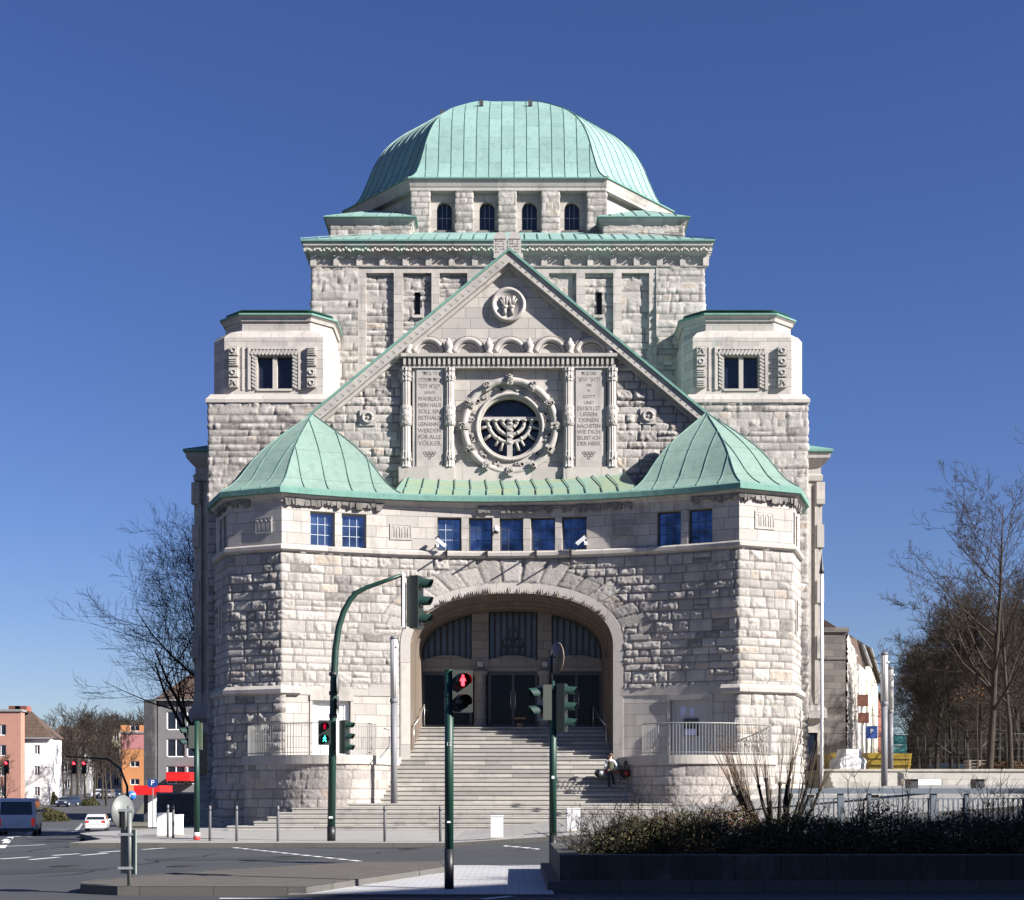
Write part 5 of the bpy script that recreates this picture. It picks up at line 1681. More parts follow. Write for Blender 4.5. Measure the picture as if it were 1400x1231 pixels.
def polydrape(name, pts, off, mat, skirt=0.0, kmat=None, kerbw=0.0):
    m = MB()
    P = [(x, y, gz(x, y) + off) for x, y in pts]
    m.poly(P)
    if skirt:
        m.mat = 1
        for i in range(len(P)):
            a, b = P[i], P[(i + 1) % len(P)]; m.quad((a[0], a[1], a[2] - skirt), (b[0], b[1], b[2] - skirt), b, a)
    if kerbw:
        m.mat = 1
        cx = sum(p[0] for p in pts) / len(pts); cy = sum(p[1] for p in pts) / len(pts)
        for i in range(len(P)):
            a, b = P[i], P[(i + 1) % len(P)]
            def ins(p):
                d = math.hypot(p[0] - cx, p[1] - cy); k = 1 - kerbw / d; q = (cx + (p[0] - cx) * k, cy + (p[1] - cy) * k)
                return (q[0], q[1], p[2] + .005)
            m.quad((a[0], a[1], a[2] + .005), (b[0], b[1], b[2] + .005), ins(b), ins(a))
    return tag(m.build(name, [mat, kmat or M_KERB]), kind="structure")

patch("road", [(-150, -30), (90, -30), (90, 37.0), (-150, 37.0)], 96, 30, 0.0, M_ROAD)
patch("road", [(-60, 37.0), (-11.2, 37.0), (-31.5, 118), (-64, 118)], 20, 30, 0.0, M_ROAD)
patch("road", [(-64, 118), (-31.5, 118), (-74, 300), (-92, 300)], 12, 40, 0.0, M_ROAD2)
patch("road", [(19.5, 62), (27, 62), (90, 260), (78, 260)], 4, 20, .02, M_ROAD2)
# pavement before the synagogue and round the corner
patch("pavement", [(-11.2, 37.0), (30, 37.0), (30, 60), (-11.2, 60)], 60, 30, .12, M_PAVE, skirt=.2)
patch("pavement", [(-13.6, 46), (-11.2, 40), (-11.2, 60), (-15.4, 60)], 4, 8, .118, M_PAVE, skirt=.2)
patch("pavement", [(-16.2, 60), (-11.2, 60), (-15, 118), (-30.3, 118)], 6, 20, .115, M_PAVE, skirt=.2)
patch("pavement", [(-75, 60), (-38, 60), (-56, 150), (-95, 150)], 6, 30, .12, M_PAVE, skirt=.2)
# darker road band (resurfaced strip) and traffic islands
isl = [(-6.05, 20.5), (-5.9, 20.0), (-5.3, 19.65), (-2.75, 19.55), (-1.05, 25.2), (-1.25, 27.1), (-2.7, 26.9), (-4.5, 24.4), (-5.6, 22.4), (-6.0, 21.2)]
polydrape("traffic_island", isl, .12, M_BPAVE, skirt=.14, kerbw=.13)
polydrape("crossing_pavement", [(-3.0, 19.45), (.56, 19.45), (.56, 27.3), (-1.2, 27.3), (-1.0, 25.2)], .03, M_WPAVE, skirt=.05)
patch("pavement", [(2.0, 25.8), (30, 25.8), (30, 27.6), (2.0, 27.6)], 20, 2, .12, M_WPAVE, skirt=.15)

# markings
def gp(px, py, off=0.0):
    D = 30.0
    for _ in range(30):
        x = (px - 700) * D / F
        zz = gz(x, D) + off
        D2 = (EYE - zz) * F / max(py - 1085, 4)
        D = D * .5 + min(D2, 300) * .5
    return ((px - 700) * D / F, D)
def mark(a, b, w=.12, name="road_marking"):
    a, b = np.array(a), np.array(b); n_ = max(1, int(np.linalg.norm(b - a) / 2))
    d = (b - a) / np.linalg.norm(b - a); n = np.array((-d[1], d[0])) * w / 2
    m = MB()
    for i in range(n_):
        p, q = a + (b - a) * i / n_, a + (b - a) * (i + 1) / n_
        P = [p - n, q - n, q + n, p + n]
        m.poly([(v[0], v[1], gz(v[0], v[1]) + .006) for v in P])
    return tag(m.build(name, M_PAINT), kind="structure")
def dashes(a, b, L, gap, w):
    a, b = np.array(a), np.array(b); T = np.linalg.norm(b - a); d = (b - a) / T; t = 0
    while t < T:
        mark(a + d * t, a + d * min(t + L, T), w); t += L + gap
dashes(gp(308, 1158), gp(520, 1181), .5, .22, .14)
dashes(gp(628, 1154), gp(810, 1171), .5, .22, .14)
dashes(gp(700, 1152), gp(800, 1157), 3, .1, .3)
dashes(gp(0, 1158), gp(250, 1147), 1.6, 1.1, .14)
dashes(gp(0, 1175), gp(225, 1160), 1.0, .8, .14)
dashes(gp(40, 1176), gp(170, 1165), 1.2, 1.0, .14)
dashes(gp(2, 1160), gp(48, 1131), 2.2, 1.6, .18)
dashes(gp(5, 1150), gp(110, 1128), 3.0, 3.0, .16)
dashes(gp(98, 1138), gp(112, 1126), 3.0, 2.0, .2)
mark(gp(20, 1138), gp(100, 1136), .25); mark(gp(64, 1134), gp(96, 1134), .3)
dashes(gp(660, 1230), gp(745, 1221), .7, .25, .12)
dashes(gp(300, 1229), gp(560, 1229), 1.2, 5.0, .12)

# raised plaza to the right, low walls and benches
M_CONC = m_ashlar("pale_concrete", (.40, .385, .35), bw=2.4, bh=3, joint=.008, var=.05)
M_CONC2 = m_ashlar("stained_concrete", (.36, .34, .29), bw=1.6, bh=2, joint=.008, var=.1)
m = MB(); m.b2(12.75, 90, 60.35, 150, 1.0, 2.22); tag(m.build("plaza", M_PAVE), kind="structure")
t = empty("retaining_wall", (20, 60, 1.3), 0, "long low pale concrete wall along the raised plaza right of the synagogue", "wall")
m = MB(); m.b2(-7.2, 60, -.0, .34, -1.2, .86); m.build("wall_body", M_CONC, t); m = MB(); m.b2(-7.25, 60.1, -.06, .4, .86, .95); m.build("coping", M_CONC2, t)
t = empty("concrete_bench", (X(1262, 56), 56, 1.4), 0, "white block bench between two brownish end blocks before the low wall", "bench")
m = MB(); m.b2(-.65, .65, -.3, .3, 0, .62); m.build("seat_block", M_WHITE, t)
m = MB(); m.b2(-.9, -.652, -.32, .32, 0, .66); m.build("end_block", M_CONC2, t); m = MB(); m.b2(.652, .85, -.32, .32, 0, .50); m.build("end_block", M_CONC2, t)
t = empty("stone_steps", (X(1218, 57), 57, 1.35), 0, "short flight of pale steps beside the concrete bench behind the lamp column", "steps")
for k in range(4):
    m = MB(); m.b2(-2.2, .45, k * .3, 2.6, k * .18, k * .18 + .18); m.build("step", M_CONC, t)
# long bench seen between the railing bars
for i, (a, b) in enumerate(((6.2, 10.4), (10.9, 15.2))):
    t = empty("slab_bench", ((a + b) / 2, 41, gz((a + b) / 2, 41) + .12), 0, ("pale slab bench nearer the shrub, behind the blue grey railing", "pale slab bench at the right edge, behind the blue grey railing")[i], "bench")
    L = b - a
    m = MB(); m.b2(-L / 2, L / 2, -.3, .3, .3, .46); m.build("seat", M_CONC, t)
    for sx in (-L / 2 + .3, 0, L / 2 - .3):
        m = MB(); m.b2(sx - .12, sx + .12, -.25, .25, 0, .3); m.build("leg", M_FRAME, t)

# ================================================================ steps and terraces
M_STEP = m_ashlar("step_stone", (.325, .312, .292), bw=2.3, bh=.1645, joint=.010, var=.3)
M_STEP2 = m_ashlar("landing_stone", (.345, .332, .305), bw=2.2, bh=.15, joint=.010, var=.12)
st = empty("entrance_steps", (0, 49.5, 0), 0, "broad flight of worn grey stone steps rising to the arched portal", "steps")
def step_block(x0, x1, y0, y1, z0, z1, mat):
    m = MB(); m.b2(x0, x1, y0 - 49.5, y1 - 49.5, z0, z1 - .045)
    m.b2(x0 - .02, x1 + .02, y0 - 49.5 - .03, y1 - 49.5, z1 - .045, z1)
    m.build("step", mat, st)
LX = [X(311, 49.5), X(347, 49.8), X(365, 50), X(381, 50.4), X(399, 50.8), X(420, 51.2)]
for k in range(6):
    y0 = 49.5 + .35 * k
    step_block(LX[k], 14 + .0 * k, y0, 53.2 if k == 5 else y0 + .8, .15 * k - .3, .15 * (k + 1), M_STEP2)
for k in range(18):
    y0 = 52.6 + .29 * k; w_ = 7.6 if k < 7 else (5.2 if k < 10 else 4.3)
    if k > 11: w_ = 3.95
    step_block(XA - w_, XA + w_, y0, y0 + .9 if k < 17 else 58.6, .9 + .1645 * k - .25, .9 + .1645 * (k + 1) - (.001 if k == 17 else 0), M_STEP)

M_TERR = m_rustic("terrace_stone", (.36, .325, .30))
def terrace(sg, label):
    P0 = [(-9.9, 55.6), (-9.9, 54.2), (-9.7, 53.1), (-9.1, 52.25), (-8.2, 51.6), (-7.2, 51.2), (-6.2, 51.1), (-5.4, 51.35), (-4.95, 51.9), (-4.7, 52.7), (-4.45, 54.0), (-4.2, 55.8)]
    # smooth the outline
    Pp = Path(P0); tt_ = np.linspace(0, Pp.len, 60); q = Pp.at(tt_)
    for _ in range(6): q[1:-1] = (q[:-2] + q[1:-1] * 2 + q[2:]) / 4
    pts = [tuple(p) for p in q]
    if sg > 0: pts = [(2 * CXW - x, y) for x, y in pts][::-1]
    t = empty("terrace", (sg * 7, 53, 0), 0, label, "terrace")
    def fix(o): o.location = (-sg * 7, -53, 0); return o
    PP = Path(pts)
    S_, = (None,)
    ns = int(PP.len / .045); nz = int(2.9 / .045)
    sg_ = np.linspace(0, PP.len, ns); zg_ = np.linspace(-.5, 2.3, nz); SS, ZZ = np.meshgrid(sg_, zg_)
    h, tone = stone_field(SS, ZZ, 0, PP.len, -.5, 2.3, seed=200 + sg, hs=(.335, .345), wd=(.55, 1.1), split=0)
    h = h * .28 + .02 * vnoise(SS * 22, ZZ * 22, 5) + .012 * vnoise(SS * 11, ZZ * 11, 6)
    p = PP.at(SS); n = PP.nrm(SS)
    V = np.stack([p[..., 0] + n[..., 0] * h, p[..., 1] + n[..., 1] * h, ZZ], -1).reshape(-1, 3)
    ii = np.arange(ns * nz).reshape(nz, ns); Fq = np.stack([ii[:-1, :-1], ii[:-1, 1:], ii[1:, 1:], ii[1:, :-1]], -1).reshape(-1, 4)
    o = raw_mesh("terrace_wall", V, Fq, M_TERR, t, np.stack([SS, ZZ], -1).reshape(-1, 2), tone.ravel()); fix(o)
    m = MB(); m.sweep(pts, [(.0, 2.26), (.10, 2.29), (.10, 2.60), (-.45, 2.61)]); fix(m.build("coping", M_MOLD, t))
    m = MB(); m.poly([(x, y, 2.575) for x, y in pts]); fix(m.build("terrace_floor", M_PAVE, t))
    # railing
    r = empty("terrace_railing", (sg * 7, 53, 2.6), 0, label.replace("stone terrace", "metal railing on the terrace"), "railing")
    q2 = MB(); q2.sweep(pts, [(-.12, 0), (-.13, 0)]); rp = [q2.v[i * 2][:2] for i in range(len(pts))]
    RP = Path(rp)
    a, b = (RP.len * .07, RP.len * .72) if sg < 0 else (RP.len * .28, RP.len * .93)
    M_RAIL = MATS.get("pale_metal_rail") or simple("pale_metal_rail", (.26, .26, .25), .5, metal=.2, var=.05)
    def w3(p, z): return (p[0] - sg * 7, p[1] - 53, z)
    m = MB(); m.tube([w3(RP.at(s), 1.13) for s in np.linspace(a, b, 40)], .022, 5); m.build("handrail", M_RAIL, r)
    m = MB(); m.tube([w3(RP.at(s), .10) for s in np.linspace(a, b, 40)], .015, 4); m.build("bottom_rail", M_RAIL, r)
    k = a; i = 0
    while k < b + .01:
        m = MB(); p = w3(RP.at(k), 0); th = .014 if i % 9 else .024
        m.box((p[0], p[1], .56), (th * 1.3, th * 1.3, 1.12)); m.build("baluster" if i % 9 else "post", M_RAIL, r); k += .115; i += 1
    return t
terrace(-1, "curved stone terrace wall left of the entrance steps")
terrace(1, "curved stone terrace wall right of the entrance steps")
# handrails by the arch jambs
def rail(name, pts, lab, r=.02, posts=True):
    o = pts[0]; t = empty(name, o, 0, lab, "handrail"); L = [tuple(np.array(p) - np.array(o)) for p in pts]
    m = MB(); m.tube(L, r, 6); m.build("rail", M_STEEL, t)
    if posts:
        for p in (L[0], L[-1]): m = MB(); m.tube([p, (p[0], p[1], p[2] - .85)], r * .8, 5); m.build("post", M_STEEL, t)
rail("stair_handrail", [(-3.45, 57.6, 4.75), (-3.55, 56.6, 4.2), (-3.75, 55.9, 3.85)], "thin steel handrail on the left jamb of the arch")
rail("stair_handrail", [(3.2, 57.6, 4.75), (3.35, 56.6, 4.2), (3.6, 55.9, 3.85)], "thin steel handrail on the right jamb of the arch")
rail("stair_handrail", [(-4.55, 51.9, 3.55), (-4.35, 51.9, 3.5), (-4.35, 51.7, 2.9), (-4.65, 51.5, 2.5)], "curved steel handrail at the end of the left terrace railing", posts=False)

# manhole covers, drain gratings and repair patches
M_IRON = simple("cast_iron", (.035, .033, .032), .6, metal=.4, var=.3, scale=30)
for i, (px, py, r_, lab) in enumerate(((395, 1172, .32, "round iron manhole cover in the road left of the crossing"), (250, 1185, .30, "round iron manhole cover near the traffic island"), (560, 1162, .28, "small round iron cover in the road before the steps"), (90, 1185, .3, "round iron manhole cover at the left of the junction"))):
    x, y = gp(px, py); t = empty("manhole_cover", (x, y, gz(x, y)), 0, lab, "manhole cover")
    m = MB(); m.lathe([(r_, .0), (r_, .007), (r_ * .9, .010), (0, .010)], (0, 0, 0), 24); m.build("frame", M_IRON, t)
    m = MB()
    for k in range(5): m.b2(-r_ * .6, r_ * .6, -r_ * .6 + k * r_ * .3 - .02, -r_ * .6 + k * r_ * .3 + .02, .0101, .014)
    m.build("cover_rib", M_IRON, t)
M_TARP_ = m_asphalt("asphalt_patch", (.020, .021, .024)); M_SEAL = simple("crack_sealant", (.010, .010, .011), .5, var=0)
def rpatch(a, b, w, mat, name): 
    a, b = np.array(a), np.array(b); d = (b - a) / np.linalg.norm(b - a); n = np.array((-d[1], d[0])) * w / 2; m = MB()
    k = max(1, int(np.linalg.norm(b - a) / 1.5)); rr_ = random.Random(int(a[0] * 77))
    P0 = [a + (b - a) * i / k + n * (1 + .15 * rr_.uniform(-1, 1)) for i in range(k + 1)]; P1 = [a + (b - a) * i / k - n * (1 + .15 * rr_.uniform(-1, 1)) for i in range(k + 1)]
    for i in range(k): m.poly([(p[0], p[1], gz(p[0], p[1]) + .004) for p in (P1[i], P1[i + 1], P0[i + 1], P0[i])])
    return tag(m.build(name, mat), kind="structure")
rpatch(gp(200, 1176), gp(420, 1173), 1.5, M_TARP_, "asphalt_patch"); rpatch(gp(430, 1158), gp(640, 1158), 1.6, M_TARP_, "asphalt_patch"); rpatch(gp(-20, 1195), gp(120, 1188), 1.2, M_TARP_, "asphalt_patch"); rpatch((-26, 60), (-34, 100), 1.8, M_TARP_, "asphalt_patch")
rr_ = random.Random(9)
for (a, b) in (((60, 1200), (300, 1168)), ((330, 1180), (560, 1164)), ((5, 1168), (160, 1150)), ((640, 1165), (760, 1160)), ((200, 1162), (380, 1162))):
    A_, B_ = np.array(gp(*a)), np.array(gp(*b)); k = 14; pts = [A_ + (B_ - A_) * i / k + np.array((rr_.gauss(0, .12), rr_.gauss(0, .12))) for i in range(k + 1)]
    m = MB()
    for i in range(k):
        d = pts[i + 1] - pts[i]; n = np.array((-d[1], d[0])) / np.linalg.norm(d) * .022
        m.poly([(q[0], q[1], gz(q[0], q[1]) + .0075) for q in (pts[i] - n, pts[i + 1] - n, pts[i + 1] + n, pts[i] + n)])
    tag(m.build("crack_seal", M_SEAL), kind="structure")
# ================================================================ street furniture
M_GRN = simple("green_pole_paint", (.005, .034, .024), .5, var=.12, scale=6)
M_GRNL = simple("green_visor", (.011, .040, .031), .55, var=.1)
M_DKG = simple("dark_signal_housing", (.012, .018, .015), .5, var=.1)
M_SIGNBACK = simple("grey_sign_back", (.15, .16, .155), .55, metal=.2, var=.1, scale=5)
M_POST = simple("grey_post_paint", (.12, .12, .13), .5, var=.1)
M_LENS = simple("unlit_lens", (.02, .02, .02), .25, var=0)
M_RED = simple("red_signal_light", (.6, .02, .02), .4, var=0, emit=((1, .02, .03), 5))
M_REDD = simple("red_symbol_dim", (.25, .01, .04), .4, var=0, emit=((.5, .0, .03), .5))
M_GREENL = simple("green_signal_light", (.02, .5, .4), .4, var=0, emit=((.05, .95, .72), 2.2))

def head(parent, loc, rz, n=3, lit=None, size=1.0, ped=False, visors=True, hmat=None):
    """signal head facing local -Y; parts: housing, visor, lens"""
    hh = (.31 if not ped else .30) * size; H = n * hh
    o = empty("signal_head", loc, rz); o.parent = parent
    m = MB(); m.box((0, .05 * size, 0), (.30 * size, .16 * size, H)); m.box((0, .15 * size, 0), (.20 * size, .10 * size, H * .92)); m.build("housing", hmat or M_DKG, o)
    o["_"] = 1; del o["_"]
    for k in range(n):
        z = H / 2 - hh * (k + .5)
        m = MB(); r = .105 * size
        if visors:
            G = []
            for a in np.linspace(-.35, math.pi + .35, 13):
                G.append([(r * 1.1 * math.cos(a), -.03 * size, z + r * 1.1 * math.sin(a)), (r * math.cos(a), (-.20 - .06 * math.sin(a)) * size, z + r * .97 * math.sin(a) - .012)])
            m.grid(G); 
            m.build("visor", M_GRNL if not ped else M_DKG, o)
        m = MB(); m.lathe([(0, -.045 * size), (r * .7, -.042 * size), (r, -.031 * size)], (0, 0, z), 16, axis='y')
        mt = M_LENS
        if lit and lit[0] == k and not ped: mt = lit[1]
        m.build("lens", mt, o)
        if ped and (k == 0 or k == 1):
            m = MB(); y = -.055 * size
            mt = None
            if lit and lit[0] == k: mt = lit[1]
            elif k == 0: mt = M_REDD
            if mt:
                if k == 0:   # standing figure
                    m.lathe([(0, y), (.018, y - .004), (0, y - .008)], (0, 0, z + .062), 8, axis='y')
                    for sx in (-1, 1):
                        m.tube([(sx * .020, y, z + .036), (sx * .034, y, z - .008)], .009, 5)
                        m.tube([(sx * .010, y, z - .005), (sx * .012, y, z - .074)], .012, 5)
                    m.tube([(0, y, z + .038), (0, y, z - .008)], .024, 6)
                else:        # walking figure
                    m.lathe([(0, y), (.016, y - .004), (0, y - .008)], (.004, 0, z + .062), 8, axis='y')
                    m.tube([(0, y, z + .038), (-.002, y, z - .005)], .018, 6)
                    m.tube([(0, y, z + .036), (-.030, y, z + .008), (-.042, y, z - .006)], .008, 5); m.tube([(0, y, z + .036), (.028, y, z + .012), (.040, y, z + .016)], .008, 5)
                    m.tube([(-.002, y, z - .005), (-.018, y, z - .04), (-.042, y, z - .072)], .010, 5); m.tube([(0, y, z - .005), (.018, y, z - .036), (.036, y, z - .074)], .010, 5)
                m.build("lit_figure", mt, o)
    return o
def flat_part(name, parent, mb, mat, loc=(0, 0, 0), rz=0):
    o = mb.build(name, mat, parent); o.location = loc; o.rotation_euler = (0, 0, rz); return o
def cyl(parent, name, r, z0, z1, mat, n=14, x=0, y=0, r1=None):
    m = MB(); m.lathe([(r, z0), (r1 or r, z1)], (x, y, 0), n); return m.build(name, mat, parent)
def signal_parts(parent, loc, rz, **kw):
    """signal head flattened to two levels: head housing is the part, visors and lenses its sub-parts"""
    o = head(parent, loc, rz, **kw)
    hs = [c for c in o.children if c.name.startswith("housing")][0]
    for c in list(o.children):
        if c is not hs: c.parent = hs
    hs.parent = parent; hs.location = loc; hs.rotation_euler = (0, 0, rz); hs.name = "signal_head"
    bpy.data.objects.remove(o)
    return hs

# --- curved mast left of the portal
D = 38.5; x0 = X(453, D)
t = empty("traffic_light", (x0, D, 0), 0, "tall green traffic light with curved arm and lit green walking figure", "traffic light")
def P1(px, py): return (X(px, D) - x0, 0, Z(py, D))
m = MB(); m.tube([P1(453, 1132), P1(455, 1000), P1(456.5, 930), P1(458.5, 890), P1(463, 858), P1(470, 836), P1(479, 820), P1(487, 811), P1(500, 804), P1(525, 795), P1(549, 786.5)], [.105, .10, .095, .09, .085, .08, .075, .07, .06, .055, .05], 12); m.build("mast", M_GRN, t)
cyl(t, "base_sleeve", .112, 0, Z(1130, D), M_BLACK)
m = MB(); m.box((.0, -.12, .62), (.10, .02, .05)); m.build("sticker", M_WHITE, t)
signal_parts(t, (X(573, D) - x0, 0, Z(824, D)), R(74), n=3, size=1.48)
m = MB(); m.box((X(552.5, D) - x0, .02, Z(822, D)), (.05, .62, 1.42)); m.build("backplate", M_WHITE, t)
m = MB(); m.tube([P1(549, 787), P1(549.5, 857)], .02, 6); m.tube([P1(549, 789), P1(575, 790)], .02, 6); m.build("hanger", M_GRN, t)
signal_parts(t, (X(444.5, D) - x0, -.12, Z(1002, D)), R(10), n=2, size=1.08, ped=True, lit=(1, M_GREENL))
signal_parts(t, (X(473, D) - x0, -.02, Z(1008, D)), R(74), n=3, size=.95)
m = MB(); m.box((X(462.5, D) - x0, .05, Z(1007, D)), (.07, .45, .86)); m.build("backplate", M_WHITE, t)
m = MB(); m.lathe([(.0, -.01), (.26, -.01), (.26, .01), (0, .01)], (X(462.5, D) - x0, -.12, Z(936, D)), 20, axis='x'); m.build("round_sign", M_SIGNBACK, t, rot=(0, 0, R(0)))
m = MB(); m.box(None, (.02, .36, .36), M=Matrix.Translation((X(463, D) - x0, -.12, Z(965, D))) @ Matrix.Rotation(R(45), 4, 'X')); m.build("diamond_sign", M_FRAME, t)
m = MB(); 
for py in (922, 948, 979): m.lathe([(.112, Z(py, D) - .05), (.112, Z(py, D) + .05)], (P1(455.5, 940)[0], 0, 0), 14)
m.build("clamp", M_BLACK, t)

# --- near pole with the red figure
D = 20.55; x0 = X(614, D)
t = empty("pedestrian_light", (x0, D, -.09), 0, "nearest green pedestrian light with a lit red standing figure, on white paving", "traffic light")
zb0 = .09
cyl(t, "mast", .062, .5, Z(918, D) + zb0, M_GRN, 18); cyl(t, "cap", .064, Z(918, D) + zb0, Z(916, D) + zb0, M_GRNL, 18)
cyl(t, "base_sleeve", .066, 0, .56, M_BLACK, 18)
signal_parts(t, (X(632, D) - x0, -.03, Z(945.5, D) + zb0), R(14), n=2, size=.98, ped=True, lit=(0, M_RED), visors=True)
m = MB(); m.tube([(.04, 0, Z(921, D) + zb0), (.15, .02, Z(921, D) + zb0)], .014, 6); m.tube([(.04, 0, Z(971, D) + zb0), (.15, .02, Z(971, D) + zb0)], .014, 6); m.build("bracket", M_GRN, t)
m = MB(); m.lathe([(.064, Z(954, D) + .09), (.069, Z(953, D) + .09), (.069, Z(952, D) + .09), (.064, Z(951, D) + .09)], (0, 0, 0), 16); m.build("clamp", M_DKG, t)
m = MB(); m.box((.0, -.063, Z(1124, D) + .09), (.05, .006, .022), M=None); m.build("sticker", M_WHITE, t)
o = letters("12", .075, 0, -.066, Z(1018, D) + .09, simple("pale_lettering", (.6, .6, .6), .6, var=0), t, ext=.002)

# --- pole with sign seen from behind
D = 26.75; x0 = X(756, D)
t = empty("traffic_light", (x0, D, -.09), 0, "green traffic light post topped by a round sign seen from behind", "traffic light")
cyl(t, "mast", .068, .5, Z(943, D) + .09, M_GRN, 16); cyl(t, "base_sleeve", .072, 0, .58, M_BLACK, 16)
m = MB(); m.lathe([(.082, Z(946, D) + .09), (.082, Z(938, D) + .09), (.03, Z(936, D) + .09), (.03, Z(931, D) + .09)], (0, 0, 0), 14); m.build("cap", M_GRN, t)
m = MB(); m.tube([(-.035, 0, Z(934, D) + .09), (-.035, 0, Z(889, D) + .09)], .035, 8); m.tube([(-.03, -.02, Z(899, D) + .09), (.10, -.12, Z(899, D) + .09)], .016, 5); m.build("sign_post", M_BLACK, t)
m = MB(); m.lathe([(0, -.008), (.29, -.008), (.29, .008), (0, .008)], (0, 0, 0), 28, axis='y'); o = m.build("round_sign", simple("brown_sign_back", (.17, .13, .10), .6, var=.1), t, loc=(X(761, D) - x0, .09, Z(899, D) + .09), rot=(0, 0, R(-64)))
signal_parts(t, (X(741, D) - x0, .0, Z(961, D) + .09), R(-72), n=2, size=1.04)
signal_parts(t, (X(772, D) - x0, .0, Z(968, D) + .09), R(76), n=3, size=.94)
m = MB()
for sx in (-1, 1):
    for py in (939, 982): m.tube([(0, 0, Z(py, D) + .09), (sx * .17, 0, Z(py, D) + .09)], .012, 5)
m.build("bracket", M_STEEL, t)
m = MB(); m.box((0, -.07, Z(1063, D) + .09), (.05, .008, .05)); m.build("sticker", M_WHITE, t)

# --- pole at the left corner
D = 39.3; x0 = X(269, D)
t = empty("traffic_light", (x0, D, 0), 0, "green traffic light post with red base ring beside the shaded turret wall", "traffic light")
cyl(t, "mast", .075, .2, Z(986, D), M_GRN, 14); cyl(t, "base_sleeve", .09, 0, .1, simple("red_ring", (.5, .03, .03), .5, var=0), 14); cyl(t, "base_ring", .088, .1, .2, M_WHITE, 14)
signal_parts(t, (X(258, D) - x0, -.02, Z(1008, D)), R(-66), n=2, size=.98)
m = MB(); m.box((.08, .02, Z(1007, D)), (.12, .14, .72)); m.build("control_box", simple("olive_box", (.05, .075, .045), .6), t)

# --- far signals on the left street
def far_mast(x, y, arm, hts, lab):
    z = gz(x, y); t = empty("traffic_light", (x, y, z), 0, lab, "traffic light")
    H = Z(1041, y) - z + .35
    pts = [(0, 0, 0), (0, 0, H - 2.2), (-.5, 0, H - .9), (-1.4, 0, H - .2), (-arm, 0, H)]
    m = MB(); m.tube(pts, [.10, .09, .08, .07, .05], 8); m.build("mast", M_GRN, t)
    for px in hts: signal_parts(t, (X(px, y) - x, -.1, Z(1049.5, y) - z), 0, n=3, size=1.0, lit=(0, M_RED))
    return t
far_mast(X(174, 106), 106, 4.4, (102, 115.5), "far green mast with two lit red signals hanging over the left street")
z = gz(X(7, 98), 98); t = empty("traffic_light", (X(7, 98), 98, z), 0, "lit red signal on a post at the left edge of the photo above the van", "traffic light")
cyl(t, "mast", .07, 0, Z(1040, 98) - z, M_GRN, 8); signal_parts(t, (.12, -.1, Z(1049, 98) - z), 0, n=3, size=.95, lit=(0, M_RED))

# --- low sign on the island, seen from behind
D = 19.75
t = empty("guide_sign", (X(172, D), D, 0), 0, "low grey round sign seen from behind on the traffic island tip", "road sign")
cyl(t, "post", .032, 0, Z(1102, D), M_SIGNBACK, 12, x=.05)
m = MB(); m.lathe([(0, -.006), (.225, -.006), (.225, .006), (0, .006)], (0, 0, 0), 30, axis='y'); m.build("round_sign", M_SIGNBACK, t, loc=(X(166, D) - X(172, D), .06, Z(1110, D)), rot=(0, 0, R(64)))
m = MB(); m.box(None, (.34, .02, .60)); m.build("sign_plate", simple("green_grey_plate", (.16, .20, .17), .5, var=.1), t, loc=(X(174, D) - X(172, D), .07, Z(1165, D)), rot=(0, 0, R(-40)))
m = MB(); m.box((-.035, .0, Z(1150, D)), (.04, .05, .82)); m.build("mounting_bar", M_BLACK, t)
m = MB()
for py in (1108, 1141, 1187): m.box((0, -.01, Z(py, D)), (.2, .05, .035))
m.build("clamp", M_STEEL, t)

# --- lamp columns
def lamp_column(px, D, ytop, ysplit, zbase, label, r=.09):
    t = empty("lamp_column", (X(px, D), D, zbase), 0, label, "street lamp", "lamp columns")
    zs = Z(ysplit, D) - zbase; zt = Z(ytop, D) - zbase
    cyl(t, "post", r, 0, zs - .12, simple("grey_column", (.15, .15, .165), .6, metal=.0, var=.08) if "grey_column" not in MATS else MATS["grey_column"], 18)
    m = MB(); m.lathe([(r, zs - .12), (r * 1.25, zs - .10), (r * 1.25, zs + .02), (r, zs + .05)], (0, 0, 0), 18); m.build("collar", MATS["grey_column"], t)
    mt = MATS.get("frosted_tube") or simple("frosted_tube", (.46, .45, .44), .45, var=.05, scale=2)
    cyl(t, "light_tube", r * 1.12, zs + .05, zt - .12, mt, 18)
    m = MB(); m.lathe([(r * 1.15, zt - .12), (r * 1.15, zt - .05), (r * .9, zt)], (0, 0, 0), 18); m.build("cap", M_POST, t)
    m = MB()
    for k in range(3):
        a = -math.pi / 2 + (k - 1) * .6; m.tube([(r * 1.13 * math.cos(a), r * 1.13 * math.sin(a), zs + .06), (r * 1.13 * math.cos(a), r * 1.13 * math.sin(a), zt - .14)], .008, 4)
    m.build("tube_rib", M_POST, t)
    m = MB(); m.lathe([(0, -.05), (.06, -.02), (.06, .02), (0, .05)], (r * .9, -r * .8, zt - .38), 10); m.build("sensor_eye", M_WHITE, t)
lamp_column(538.5, 51.6, 870, 957, .90, "grey lamp column with frosted pale tube on the landing left of the arch", .115)
lamp_column(1209, 54.5, 892, 961, gz(X(1209, 54.5), 54.5) + .12, "grey lamp column standing right of the synagogue before the parking signs", .118)
lamp_column(1217.5, 66, 912, 972, 2.22, "second lamp column on the plaza behind the first, beside the teal cabin", .12)

